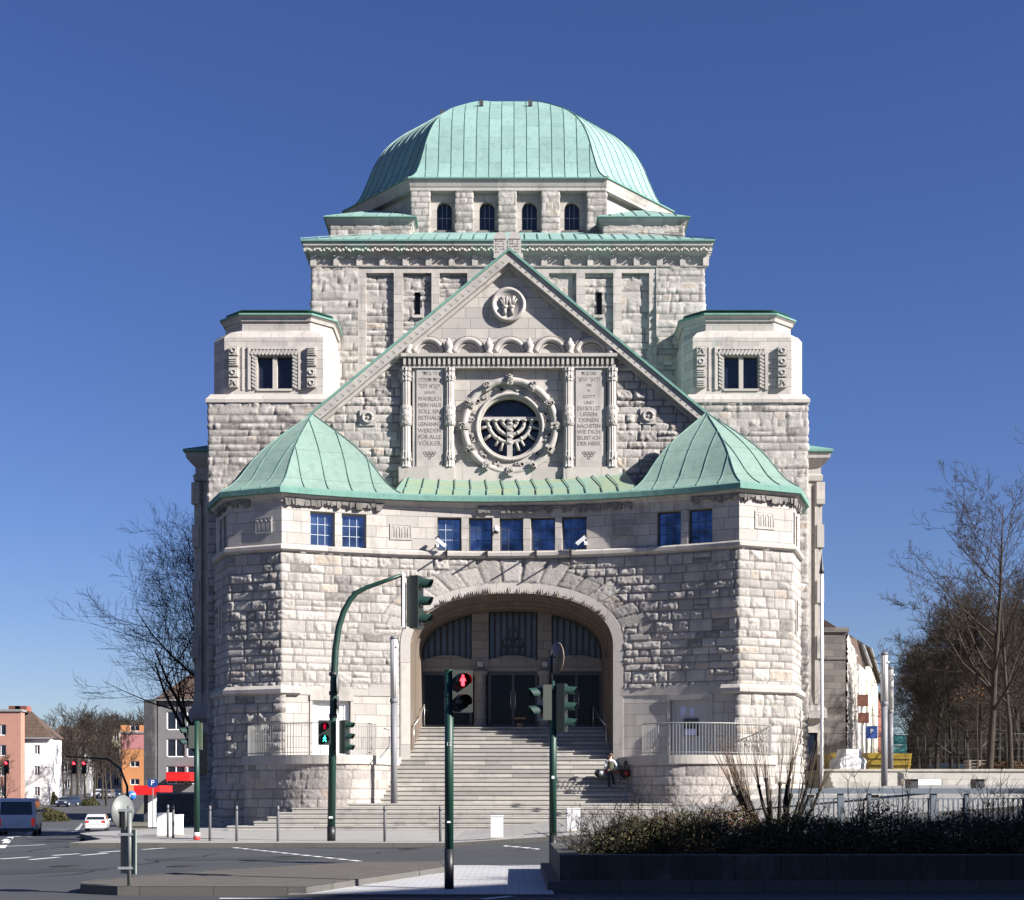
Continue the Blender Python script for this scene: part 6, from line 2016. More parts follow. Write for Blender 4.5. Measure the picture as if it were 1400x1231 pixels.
# --- flag pole by the right turret
D = 46.5; zb0 = gz(X(1123.5, D), D) + .12
t = empty("flagpole", (X(1123.5, D), D, zb0), 0, "thin white pole with pointed dark cap at the right flank of the synagogue", "flagpole")
cyl(t, "pole", .05, 0, Z(784, D) - zb0, M_WHITE, 12); m = MB(); m.lathe([(.09, 0), (.07, .1), (.05, .3), (.0, .65)], (0, 0, Z(784, D) - zb0), 12); m.build("finial", M_FRAME, t)

# --- bollards along the kerb
bl = [(229.5, 41.5, "left one of the pair beside the white boxes"), (236.8, 41.0, "right one of the pair beside the white boxes"), (287, 38.4, "between the corner traffic light and the shaded terrace"),
      (323.5, 38.2, "in front of the lowest step's left end"), (380, 38.0, "left of the curved traffic light mast"), (526, 37.9, "below the lamp column"), (602, 37.8, "beside the pole with the red figure")]
b0 = empty("bollard", (0, 0, 0), 0, "slim dark bollard", "bollard", "bollards along the kerb")
m = MB(); m.lathe([(.036, 0), (.036, .90), (.03, .925), (0, .93)], (0, 0, 0), 12); m.build("post", M_POST, b0); m = MB(); m.lathe([(.038, .80), (.038, .84)], (0, 0, 0), 12); m.build("ring", M_BLACK, b0)
for i, (px, D, lab) in enumerate(bl):
    o = b0 if i == 0 else copy_tree(b0)
    x = X(px, D); o.location = (x, D, gz(x, D) + .12); o["label"] = "slim dark bollard, " + lab
# --- white boxes
for i, (px0, px1, D, h, lab) in enumerate(((671, 688, 37.9, .58, "low white block on the kerb left of the pole with the round sign"), (775, 793, 38.6, .60, "low white block on the kerb right of the pole with the round sign"), (217, 233, 42.5, .66, "white concrete block behind the pair of bollards"), (234, 249, 43.5, .60, "smaller white stepped block right of the pair of bollards"))):
    x = X((px0 + px1) / 2, D); W = X(px1, D) - X(px0, D); t = empty("white_block", (x, D, gz(x, D) + .12), 0, lab, "concrete block")
    m = MB(); m.box((0, 0, h / 2), (W, .35, h)); m.build("block", M_WHITE if i > 1 else simple("pale_panel", (.55, .55, .57), .6, var=.04) if "pale_panel" not in MATS else MATS["pale_panel"], t)
    m = MB(); m.box((0, 0, .02), (W + .04, .4, .04)); m.build("base", M_CONC2, t)
    m = MB(); m.box((0, 0, h + .012), (W + .02, .37, .024)); m.build("cap", M_WHITE, t)

# --- blue grey railing behind the shrubs
D = 27.0; M_BG = simple("blue_grey_paint", (.13, .155, .185), .5, var=.08)
t = empty("railing", (X(1090, D), D, 0), 0, "long blue grey street railing behind the dark shrubs at the right", "railing")
xr0 = X(1090, D); zt_ = Z(1078, D)
m = MB(); m.b2(-.3, 12, -.07, .07, zt_ - .10, zt_); m.build("top_rail", M_BG, t)
for px, w_ in ((1149, .10), (1188, .06), (1276, .11), (1321, .075), (1405, .11), (1450, .07), (1100, .07)):
    x = X(px, D) - xr0; m = MB(); m.b2(x - w_ / 2, x + w_ / 2, -.05, .05, 0, zt_ - .10); m.build("post", M_BG, t)
m = MB(); m.b2(-.3, 12, -.015, .015, Z(1091.5, D) - .02, Z(1091.5, D)); m.b2(-.3, 12, -.015, .015, .1, .13); m.build("rail", M_BG, t)
k = -.25
while k < 8.5:
    m = MB(); m.b2(k - .011, k + .011, -.011, .011, .13, Z(1091.5, D) - .02); m.build("bar", M_BG, t); k += .092

# --- planter
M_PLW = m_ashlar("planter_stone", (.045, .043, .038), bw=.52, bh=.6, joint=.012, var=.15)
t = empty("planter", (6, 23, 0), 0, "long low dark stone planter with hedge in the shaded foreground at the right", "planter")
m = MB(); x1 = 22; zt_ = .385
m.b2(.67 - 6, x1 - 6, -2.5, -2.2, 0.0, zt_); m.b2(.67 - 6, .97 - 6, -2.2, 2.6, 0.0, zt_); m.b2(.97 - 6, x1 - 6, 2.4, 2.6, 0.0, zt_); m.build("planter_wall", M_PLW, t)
m = MB(); m.b2(.50 - 6, x1 - 6, -2.72, 2.7, -.15, .03); m.build("base_ledge", M_KERB, t)
M_SOIL = simple("soil", (.035, .028, .022), .95, var=.3, scale=9, bmp=.5)
m = MB(); m.b2(.97 - 6, x1 - 6, -2.2, 2.4, .05, .33); m.build("soil", M_SOIL, t)

# ================================================================ vehicles
M_TYRE = simple("tyre_rubber", (.02, .02, .02), .8, var=0); M_RIM = simple("wheel_rim", (.4, .4, .42), .35, metal=.6, var=0)
M_TAIL = simple("tail_light", (.30, .012, .012), .3, var=0, emit=((1, .03, .02), .08)); M_HEADL = simple("headlamp_glass", (.7, .72, .75), .15, var=0)
M_CARGL = simple("car_glass", (.015, .02, .025), .08, var=0); M_PLATE = simple("number_plate", (.65, .65, .62), .5, var=0)
def car(label, loc, rz, paint, L, W, H, prof, glass_side, rear_w, front_w, van=False):
    """local: length along Y (front +Y). prof = side outline list of (y,z)."""
    t = empty("parked_car" if not van else "van", loc, rz, label, "van" if van else "car")
    def hw(z): return W / 2 * (1 - .20 * max(0, (z - .55 * H) / (.45 * H)) ** 1.3 * (.45 if van else 1) - .06 * max(0, (.35 * H - z) / (.35 * H)))
    m = MB(); G = []
    for f in (-1, -.86, -.5, 0, .5, .86, 1):
        G.append([(f * hw(z) * (1 if abs(f) < 1 else 1), y * (1 if abs(f) < .9 else .985), z if abs(f) < .9 else z * .985 + .01) for y, z in prof + [prof[0]]])
    m.grid(G, sm=False)
    for row in (G[0], G[-1]):
        pts = row[:-1]; m.poly(pts if row is G[0] else pts[::-1])
    m.build("body", paint, t)
    def panel(name, pts, mat, par_=None):
        g = MB(); g.poly(pts); return g.build(name, mat, par_ or t)
    for sx in (-1, 1):
        g = MB(); g.poly([(sx * (hw(z) + .006), y, z) for y, z in glass_side]); g.build("side_window", M_CARGL, t)
        for wy in (-L * .30, L * .31):
            g = MB(); g.lathe([(.12, -.1), (.31, -.1), (.33, -.06), (.33, .06), (.31, .1), (.12, .1)], (sx * (W / 2 - .1), wy, .32), 18, axis='x'); wh = g.build("wheel", M_TYRE, t)
            g = MB(); g.lathe([(0, -.105), (.2, -.1), (.2, .1), (0, .105)], (sx * (W / 2 - .1), wy, .32), 14, axis='x'); go = g.build("rim", M_RIM, wh)
    def end(y, z0, z1, w0, w1, name, mat, s=1, y1=None):
        g = MB(); g.poly([(-w0, y, z0), (w0, y, z0), (w1, y1 if y1 is not None else y, z1), (-w1, y1 if y1 is not None else y, z1)]); return g.build(name, mat, t)
    end(*rear_w[:1], rear_w[2], rear_w[3], rear_w[4], rear_w[5], "rear_window", M_CARGL, y1=rear_w[1])
    end(*front_w[:1], front_w[2], front_w[3], front_w[4], front_w[5], "windscreen", M_CARGL, y1=front_w[1])
    yr = -L / 2 - .012
    for sx in (-1, 1):
        g = MB()
        if van: g.b2(sx * (W / 2 - .14) - .07, sx * (W / 2 - .14) + .07, yr - .02, yr + .12, .55, .95)
        else: g.b2(sx * (W / 2 - .22) - .16, sx * (W / 2 - .22) + .12, yr - .02, yr + .10, H * .50, H * .62)
        g.build("tail_light", M_TAIL, t)
        g = MB(); g.b2(sx * (W / 2 - .25) - .18, sx * (W / 2 - .25) + .14, L / 2 - .1, L / 2 + .02, .52, .68); g.build("headlight", M_HEADL, t)
        g = MB(); g.box((sx * (W / 2 + .09), L * .18, H * .66), (.18, .09, .13)); g.build("mirror", paint, t)
    g = MB(); g.b2(-.26, .26, yr - .03, yr + .02, .62, .73); g.build("number_plate", M_PLATE, t)
    g = MB(); g.b2(-W / 2 + .06, W / 2 - .06, yr - .06, yr + .12, .26, .44); g.build("bumper", M_FRAME if van else paint, t)
    g = MB(); g.b2(-W / 2 + .06, W / 2 - .06, L / 2 - .12, L / 2 + .06, .24, .44); g.build("bumper", M_FRAME if van else paint, t)
    return t
def hatch(label, loc, rz, paint, L=4.1, W=1.74, H=1.45):
    h = L / 2
    prof = [(-h, .3), (-h - .03, .62), (-h + .03, .95), (-h + .42, H - .06), (-h + .75, H), (0.15, H - .01), (.75, H - .22), (1.25, .95), (h - .15, .80), (h, .6), (h, .28)]
    return car(label, loc, rz, paint, L, W, H, prof, [(-h + .5, 1.0), (1.1, .98), (.72, 1.22), (.2, 1.36), (-h + .75, 1.34)], (-h + .015, -h + .40, .97, H - .1, W * .42, W * .34), (1.27, .78, .98, H - .23, W * .42, W * .36))
M_SILVER = simple("silver_paint", (.55, .55, .56), .3, metal=.3, var=0); M_DARKBL = simple("dark_blue_paint", (.02, .028, .05), .25, var=0)
M_GREYP = simple("grey_paint", (.14, .14, .15), .3, metal=.3, var=0); M_VANP = simple("van_blue_white", (.66, .69, .74), .35, var=.03)
x, y = X(133, 120), 120
hatch("small silver hatchback seen from behind on the left street", (x, y, gz(x, y)), R(12), M_SILVER, L=3.9, W=1.72, H=1.40)
x, y = X(14, 75), 76.5
Hv = 1.95; h = 2.35
car("pale blue van with dark rear window at the left edge of the photo", (x, y, gz(x, y)), R(14), M_VANP, 4.7, 1.9, Hv, [(-h, .35), (-h - .02, 1.0), (-h + .12, Hv - .08), (-h + .3, Hv), (1.1, Hv), (1.75, 1.25), (h - .1, 1.0), (h, .7), (h, .3)],
    [(-h + .35, 1.15), (1.45, 1.15), (1.05, 1.78), (-h + .35, 1.78)], (-h - .02, -h + .09, 1.12, 1.78, .78, .74), (1.78, 1.15, 1.27, 1.88, .8, .72), van=True)
for i, (px, D, mt, rz, lab) in enumerate(((93, 196, M_DARKBL, 170, "dark blue car facing the camera under the far red signals"), (147, 235, M_GREYP, 185, "first grey car parked under the bare trees at the far end of the street"), (160, 240, M_DARKBL, 190, "black car parked behind the guide sign at the far end of the street"), (136, 238, M_SILVER, 180, "silver car glinting among the far parked cars"))):
    x = X(px, D); hatch(lab, (x, D, gz(x, D)), R(rz), mt)
for i, (px, D, lab) in enumerate(((1284, 118, "dark blue car parked behind the plaza trees, left one"), (1306, 120, "dark car parked behind the plaza trees, right one"))):
    hatch(lab, (X(px, D), D, 2.22), R(80), M_DARKBL)

# ================================================================ right background objects
def sign_panel(name, loc, W, H, mat, label, cat, posts=1, ph=2.2, txt=None, pm=None, tmat=None, ts=.5):
    t = empty(name, loc, 0, label, cat)
    if posts == 1: cyl(t, "post", .04, 0, ph, M_POST, 8)
    m = MB(); m.box((0, -.05, ph - H / 2), (W, .04, H)); m.build("panel", mat, t)
    if txt: letters(txt, ts, 0, -.08, ph - H / 2 + H * .05, tmat or M_WHITE, t, "letter", ext=.005)
    return t
M_BLUE = simple("blue_sign", (.012, .045, .20), .5, var=.05); M_RUSTRED = simple("rust_red_panel", (.10, .028, .015), .6, var=.3)
D = 71
for i, (py0, py1, lab) in enumerate(((950, 966, "rusty red square panel on a pole, upper one beside the white house"), (975, 989, "rusty red square panel on a pole, lower one beside the white house"))):
    t = empty("red_panel", (X(1179, D), D - i * .15, 2.22), 0, lab, "sign")
    cyl(t, "post", .05, 0, Z((py0 + py1) / 2, D) - 2.22, M_STEEL, 8)
    m = MB(); m.box((0, -.08, Z((py0 + py1) / 2, D) - 2.22), (.52, .06, (py1 - py0) * D / F)); m.build("panel", M_RUSTRED, t)
sign_panel("parking_sign", (X(1191.5, 70), 70, 2.22), .55, .60, M_BLUE, "blue parking sign with white letter right of the tarpaulin", "road sign", ph=Z(993, 70) - 2.22, txt="P", ts=.34)
x, y = X(209, 118), 118
t = sign_panel("parking_sign", (x, y, gz(x, y)), .75, .62, M_BLUE, "dark blue parking sign before the red canopy on the left street", "road sign", ph=Z(1066, y) - gz(x, y), txt="P", ts=.6)
x, y = X(180, 112), 112
t = empty("round_blue_sign", (x, y, gz(x, y)), 0, "round blue direction sign beside the grey guide sign", "road sign"); cyl(t, "post", .035, 0, Z(1088, y) - gz(x, y), M_POST, 8)
m = MB(); m.lathe([(0, -.07), (.36, -.07), (.36, -.04), (0, -.04)], (0, 0, Z(1088, y) - gz(x, y)), 20, axis='y'); m.build("disc", simple("bright_blue_sign", (.03, .15, .5), .5, var=0), t)
m = MB(); zz = Z(1088, y) - gz(x, y); m.tube([(-.12, -.09, zz - .2), (-.12, -.09, zz + .02), (-.02, -.09, zz + .12), (.16, -.09, zz + .12)], .035, 4); m.poly([(.14, -.09, zz + .02), (.28, -.09, zz + .12), (.14, -.09, zz + .22)]); m.build("arrow", M_WHITE, t)
# yellow skips and tarpaulin, teal cabin
M_YEL = simple("yellow_skip", (.22, .15, .012), .5, var=.2, scale=2); M_TARP = simple("white_tarpaulin", (.60, .60, .62), .6, var=.06); M_TEAL = simple("teal_cabin", (.02, .14, .15), .5, var=.1)
D = 69
def skip(px0, px1, D, lab, h=.95):
    x = X((px0 + px1) / 2, D); W = X(px1, D) - X(px0, D)
    t = empty("skip", (x, D, 2.22), 0, lab, "skip", "yellow skips")
    m = MB(); P0 = [(-W * .42, -.8), (W * .42, -.8), (W * .42, .8), (-W * .42, .8)]; P1 = [(-W / 2, -.9), (W / 2, -.9), (W / 2, .9), (-W / 2, .9)]
    for i in range(4):
        j = (i + 1) % 4; m.quad((*P0[i], .12), (*P0[j], .12), (*P1[j], h), (*P1[i], h)); m.quad((P1[i][0] * .96, P1[i][1] * .96, h), (P1[j][0] * .96, P1[j][1] * .96, h), (*P0[j], .2), (*P0[i], .2))
        m.quad((*P1[i], h), (*P1[j], h), (P1[j][0] * .96, P1[j][1] * .96, h), (P1[i][0] * .96, P1[i][1] * .96, h))
    m.poly([(*p, .12) for p in P0][::-1]); m.poly([(*p, .2) for p in P0]); m.build("container", M_YEL, t)
    for k in range(2): m = MB(); m.box((0, -.90, h * .45 + k * .3), (W * .9, .05, .07)); m.build("rib", M_YEL, t)
    for k in range(2): m = MB(); m.b2(-W * .3 + k * W * .6 - .1, -W * .3 + k * W * .6 + .1, -.7, .7, 0, .12); m.build("skid", M_BLACK, t)
skip(1131, 1147, 70, "yellow skip half hidden by the synagogue corner"); skip(1180, 1206, 70, "yellow skip between the tarpaulin and the lamp column"); skip(1213, 1240, 71, "yellow skip right of the lamp column under the teal cabin")
x = X(1158, 67); t = empty("tarpaulin_stack", (x, 67, 2.22), 0, "building materials covered with grey white tarpaulin between the yellow skips", "covered stack")
rr = random.Random(2); m = MB(); G = []
for i in range(13):
    row = []
    for j in range(9):
        u = i / 12; v = j / 8
        s_ = .66 + .12 * math.sin(v * 5 + 1) * (1 - v); w_ = (.78 - .28 * sstep(.45, .6, v))
        a = 2 * math.pi * u
        cx_, cy_ = math.cos(a), math.sin(a); k = 1 / max(abs(cx_), abs(cy_))
        row.append((cx_ * k * w_ + rr.uniform(-.03, .03) + .1 * v, cy_ * k * .55 + rr.uniform(-.03, .03), .12 + v * .92 + rr.uniform(-.02, .02)))
    G.append(row)
G[-1] = G[0]; m.grid(G); m.poly([r[-1] for r in G[:-1]]); m.build("cover", M_TARP, t)
m = MB(); m.b2(-.75, .75, -.5, .5, 0, .12); m.build("pallet", M_BROWN, t)
x = X(1222, 76); t = empty("portable_cabin", (x, 76, 2.22), 0, "teal portable toilet cabin behind the yellow skip", "cabin")
m = MB(); m.b2(-.55, .55, -.5, .5, .1, 2.05); m.build("wall", M_TEAL, t); m = MB(); m.prism([(-.6, -.55), (.6, -.55), (.6, .55), (-.6, .55)], 2.05, 2.12); m.lathe([(.5, 0), (.3, .12), (0, .16)], (0, 0, 2.12), 12); m.build("roof", simple("pale_blue_roof", (.25, .32, .38), .5), t)
m = MB(); m.b2(-.38, .38, -.53, -.502, .2, 1.9); d = m.build("door", M_TEAL, t); m = MB(); m.b2(-.3, .3, -.545, -.532, 1.5, 1.56); m.b2(-.2, .2, -.545, -.532, 1.35, 1.38); m.build("vent", M_FRAMEG, d)
m = MB(); m.b2(-.6, .6, -.55, .55, 0, .1); m.build("base", M_BLACK, t)
# site fence on the plaza
t = empty("mesh_fence", (X(1320, 66), 66, 2.22), 0, "thin wire mesh site fence in front of the plaza trees", "fence")
for k in range(-7, 9): m = MB(); m.tube([(k * .9, 0, 0), (k * .9, 0, 1.75)], .012, 5); m.build("post", M_BLACK, t)
for zz in (.1, 1.72): m = MB(); m.tube([(-6.3, 0, zz), (7.2, 0, zz)], .012, 4); m.build("rail", M_BLACK, t)
m = MB()
for k in range(9): m.tube([(-6.3 + k * .3, 0, .1), (-6.3 + k * .15, 0, 1.72)], .003, 3)
for k in range(4): m.tube([(-6.3, 0, .3 + k * .38), (7.2, 0, .3 + k * .38)], .003, 3)
m.build("wire_mesh", M_POST, t)
t = empty("pallet_stack", (X(1336, 68), 68, 2.22), 0, "small stack of pale timber pallets beside the big plaza tree", "pallets")
for k in range(4):
    m = MB(); m.b2(-.5, .5, -.4, .4, k * .15 + .09, k * .15 + .12)
    for sx in (-.45, 0, .45): m.b2(sx - .05, sx + .05, -.4, .4, k * .15, k * .15 + .09)
    m.build("pallet", simple("grey_timber", (.22, .18, .15), .8) if "grey_timber" not in MATS else MATS["grey_timber"], t)

# ================================================================ child with go-kart
def skinned(name, pts, edges, radii, mat, parent=None, sub=2, root=0):
    me = bpy.data.meshes.new(name); me.from_pydata(pts, edges, []); o = bpy.data.objects.new(name, me); col.objects.link(o)
    md = o.modifiers.new("skin", 'SKIN'); md.use_smooth_shade = True
    me.skin_vertices.new() if not me.skin_vertices else None
    for i, r in enumerate(radii): me.skin_vertices[0].data[i].radius = (r, r) if not isinstance(r, tuple) else r
    me.skin_vertices[0].data[root].use_root = True
    s_ = o.modifiers.new("sub", 'SUBSURF'); s_.levels = sub; s_.render_levels = sub
    dg = bpy.context.evaluated_depsgraph_get(); dg.update()
    m2 = bpy.data.meshes.new_from_object(o.evaluated_get(dg)); m2.name = name
    o.modifiers.clear(); o.data = m2; m2.materials.clear()
    for mt in (mat if isinstance(mat, list) else [mat]): m2.materials.append(mt)
    for p in m2.polygons: p.use_smooth = True
    if parent is not None: o.parent = parent
    return o
M_SKIN = simple("skin", (.50, .30, .22), .6, var=.05); M_VEST = simple("dark_olive_vest", (.05, .055, .03), .85, var=.3, scale=12); M_TROU = simple("black_trousers", (.012, .013, .018), .8, var=.1)
M_HOOD = simple("white_hood", (.7, .72, .78), .8, var=.05); M_HAIR = simple("brown_hair", (.10, .055, .03), .8, var=.3, scale=60); M_KRED = simple("kart_red", (.35, .02, .015), .4, var=0)
D = 53.35; zf = .9 + .1645 * 3
t = empty("person", (X(835, D), D, zf), R(8), "child in dark vest with white hood carrying a red pedal kart", "person")
# facing +Y (seen from behind), left leg standing, right leg stepping up
pts = [(0, 0, .66), (0, .01, .80), (0, .02, .98), (0, .02, 1.06), (0, .03, 1.13), (0, .04, 1.24),              # pelvis,waist,chest,neck base,neck,head
       (-.075, 0, .64), (-.07, .05, .36), (-.06, -.02, .07), (-.06, .10, .03),                                  # left leg
       (.075, .01, .64), (.12, .17, .42), (.13, .02, .20), (.135, .12, .14),                                    # right leg lifted
       (-.13, .02, 1.02), (-.21, .05, .84), (-.20, .20, .72),                                                    # left arm
       (.13, .02, 1.02), (.23, .03, .85), (.20, .20, .72)]
edges = [(0, 1), (1, 2), (2, 3), (3, 4), (4, 5), (0, 6), (6, 7), (7, 8), (8, 9), (0, 10), (10, 11), (11, 12), (12, 13), (3, 14), (14, 15), (15, 16), (3, 17), (17, 18), (18, 19)]
rad_ = [(.105, .085), (.10, .08), (.115, .085), .06, .042, (.075, .09), .072, .050, .034, .034, .072, .052, .036, .034, .052, .038, .026, .052, .038, .026]
sk = skinned("body", pts, edges, rad_, [M_SKIN, M_TROU, M_HOOD], t)
for p in sk.data.polygons:
    z = p.center.z; xx = abs(p.center.x)
    if z < .70: p.material_index = 1
    if z < .06 and p.center.x < 0 or (z < .165 and p.center.x > .1): p.material_index = 2
    if z > .72 and z < 1.08 and xx > .12: p.material_index = 2
skinned("vest", [(0, 0, .64), (0, .01, .82), (0, .02, .99), (0, .025, 1.05)], [(0, 1), (1, 2), (2, 3)], [(.125, .10), (.125, .098), (.135, .10), (.09, .075)], M_VEST, t)
skinned("hood", [(-.07, -.06, 1.06), (0, -.09, 1.04), (.07, -.06, 1.06)], [(0, 1), (1, 2)], [.04, .055, .04], M_HOOD, t, root=1)
skinned("hair", [(0, .02, 1.20), (0, .01, 1.27), (0, .05, 1.31)], [(0, 1), (1, 2)], [(.080, .085), (.092, .095), (.06, .07)], M_HAIR, t)
for sx in (-1, 1):
    m = MB(); m.lathe([(0, -.02), (.022, -.01), (.02, .01), (0, .02)], (sx * .082, .04, 1.215), 8, axis='x'); m.build("ear", M_SKIN, t)
m = MB(); m.lathe([(0, 0), (.012, .01), (.009, .03), (0, .04)], (0, .125, 1.215), 8); m.build("nose", M_SKIN, t)
for sx, hx in ((-1, -.20), (1, .20)):
    base_ = (hx, .22, .71)
    pl = [base_, (hx - sx * .0, .27, .70)]; ed = [(0, 1)]; rd = [.024, .026]
    for k in range(4):
        n0 = len(pl); yy = .285 ; xo = hx + (k - 1.5) * .017
        L_ = (.026, .030, .029, .022)[k]
        pl += [(xo, yy, .705), (xo, yy + L_ * .7, .69), (xo, yy + L_ * .6, .67)]; ed += [(1, n0), (n0, n0 + 1), (n0 + 1, n0 + 2)]; rd += [.0085, .008, .0065]
    n0 = len(pl); pl += [(hx - sx * .028, .255, .70), (hx - sx * .042, .275, .685)]; ed += [(1, n0), (n0, n0 + 1)]; rd += [.009, .007]
    skinned("hand", pl, ed, rd, M_SKIN, t, sub=1)
# pedal kart held across the body
t = empty("pedal_kart", (X(839, D) , D + .32, zf + .60), R(6), "red pedal go-kart with black wheels and seat held in the child's hands", "go-kart")
m = MB(); m.tube([(-.52, 0, -.02), (-.2, 0, .05), (.2, 0, .06), (.5, 0, .03)], .035, 8); m.tube([(-.50, -.2, -.03), (-.50, .22, -.03)], .02, 6); m.tube([(.45, -.22, .02), (.45, .22, .02)], .02, 6)
m.box((-.38, 0, .08), (.28, .2, .10), taper=.7); m.build("frame", M_KRED, t)
for wx, wr in ((-.50, .15), (.46, .155)):
    for sy in (-.24, .24):
        m = MB(); m.lathe([(.05, -.04), (wr * .8, -.045), (wr, -.03), (wr, .03), (wr * .8, .045), (.05, .04)], (wx, sy, 0), 18, axis='y'); wh = m.build("wheel", M_TYRE, t)
        m = MB(); m.lathe([(0, -.05), (wr * .55, -.047), (wr * .6, .0), (wr * .55, .047), (0, .05)], (wx, sy, 0), 12, axis='y'); m.build("rim", M_KRED if wx > 0 else M_RIM, wh)
m = MB(); m.box((.30, 0, .12), (.26, .26, .05)); m.box(None, (.05, .25, .32), M=Matrix.Translation((.42, 0, .28)) @ Matrix.Rotation(R(12), 4, 'Y')); m.build("seat", M_BLACK, t)
m = MB(); m.tube([(-.22, 0, .1), (-.05, 0, .3)], .015, 6); m.tube([(-.05 + .03 * math.cos(a), .12 * math.sin(a), .31 + .08 * math.cos(a)) for a in np.linspace(0, 2 * math.pi, 17)], .014, 5); m.build("steering_wheel", M_BLACK, t)
m = MB(); m.tube([(-.28, -.14, .03), (-.28, .14, .03)], .012, 5); m.box((-.28, -.17, .03), (.09, .04, .03)); m.box((-.28, .17, .03), (.09, .04, .03)); m.build("pedal", M_BLACK, t)

# ================================================================ background buildings
M_TILE = m_paving("roof_tiles", (.085, .055, .042), .3, .35, .02, .2)
def house(name, loc, rz, W, Dp, H, wall, roofm, label, cat="house", rows=3, cols=4, win=(1.0, 1.4), z0=1.0, fh=2.9, roof_h=3.0, roof='gable', frame=None, side=True, margin=.8, sidecols=4, hip=False):
    """front face at local y=0 towards -Y, width along x from 0..W"""
    t = empty(name, loc, rz, label, cat)
    m = MB()
    # facade with real openings
    P = Path([(0, Dp), (0, 0), (W, 0), (W, Dp)])
    holes = []; gap = (W - 2 * margin) / cols
    for r_ in range(rows):
        for c in range(cols):
            cx_ = Dp + margin + gap * (c + .5); holes.append((cx_ - win[0] / 2, cx_ + win[0] / 2, z0 + r_ * fh, z0 + r_ * fh + win[1]))
        if side:
            gs = (Dp - 2 * margin) / sidecols
            for c in range(sidecols):
                for base in (0, Dp + W):
                    cx_ = base + margin + gs * (c + .5); holes.append((cx_ - win[0] / 2, cx_ + win[0] / 2, z0 + r_ * fh, z0 + r_ * fh + win[1]))
    flat_wall(m, P, 0, P.len, -3, H, holes=holes, depth=.18, ds=40)
    m.b2(.0, W, Dp - .01, Dp, -3, H)
    m.build("wall", wall, t)
    fm = frame or M_WHITE
    for h in holes:
        a, b = P.at(h[0]), P.at(h[1]); n = P.nrm((h[0] + h[1]) / 2, .01); ang = math.atan2(n[1], n[0]) + math.pi / 2; c = (a + b) / 2 - n * .14; w_ = h[1] - h[0]; hh = h[3] - h[2]
        M = Matrix.Translation((c[0], c[1], (h[2] + h[3]) / 2)) @ Matrix.Rotation(ang, 4, 'Z')
        f = MB()
        for q in ((-w_ / 2 + .05, 0, .1, hh), (w_ / 2 - .05, 0, .1, hh), (0, 0, .08, hh), (0, hh / 2 - .05, w_, .1), (0, -hh / 2 + .05, w_, .1)):
            f.box(None, (q[2], .06, q[3]), M=M @ Matrix.Translation((q[0], -.02 * (1 if q[2] > .09 else .5), q[1])))
        fo = f.build("window", fm, t)
        g = MB(); g.poly([tuple(M @ Vector(p)) for p in ((-w_ / 2, .03, -hh / 2), (w_ / 2, .03, -hh / 2), (w_ / 2, .03, hh / 2), (-w_ / 2, .03, hh / 2))]); g.build("pane", M_GDARK, fo)
    m = MB(); e = .35
    if roof == 'gable':      # ridge along the facade
        hp = roof_h * .9 if hip else 0
        A = [(-e, -e, H), (W + e, -e, H), (W + e, Dp + e, H), (-e, Dp + e, H)]; r0, r1 = (hp, Dp / 2, H + roof_h), (W - hp, Dp / 2, H + roof_h)
        m.poly([A[0], A[1], r1, r0]); m.poly([A[2], A[3], r0, r1]); m.poly([A[1], A[2], r1]); m.poly([A[3], A[0], r0]); m.poly(A[::-1])
    elif roof == 'side':     # gable end towards the viewer
        A = [(-e, -e, H), (W + e, -e, H), (W + e, Dp + e, H), (-e, Dp + e, H)]; r0, r1 = (W / 2, -e, H + roof_h), (W / 2, Dp + e, H + roof_h)
        m.poly([A[1], A[2], r1, r0]); m.poly([A[3], A[0], r0, r1]); m.poly([A[2], A[3], r1]); m.poly([A[0], A[1], r0]); m.poly(A[::-1])
    else:
        m.b2(-.2, W + .2, -.2, Dp + .2, H, H + .3)
    m.build("roof", roofm, t)
    if roof != 'flat':
        m = MB(); m.b2(-e - .05, W + e + .05, -e - .1, -e + .03, H - .12, H + .02); m.build("gutter", M_FRAMEG, t)
    return t
M_PINK = m_paving("salmon_wall", (.36, .185, .14), 60, .9, .05, .05); M_WALLW = simple("white_render", (.66, .65, .63), .8, var=.05, scale=.5)
M_GREYW = simple("grey_render", (.15, .15, .155), .85, var=.15, scale=.4); M_ORW = simple("orange_render", (.46, .20, .08), .8, var=.12, scale=.2); M_YELW = simple("pale_yellow_render", (.52, .48, .32), .8, var=.1); M_ROSE = simple("rose_render", (.38, .16, .16), .8, var=.1)
M_BRICK = m_paving("red_brick", (.26, .085, .055), .25, .08, .01, .2); M_CREAM = simple("cream_render", (.58, .53, .42), .8, var=.06); M_DKSTW = m_ashlar("dark_stone_with_shade", (.115, .105, .098), bw=.7, bh=.33, var=.3)
M_LTGREY = simple("pale_grey_render", (.40, .41, .43), .8, var=.08); M_FLATR = simple("flat_roof_felt", (.2, .2, .2), .9)
def hz(x, y): return gz(x, y)
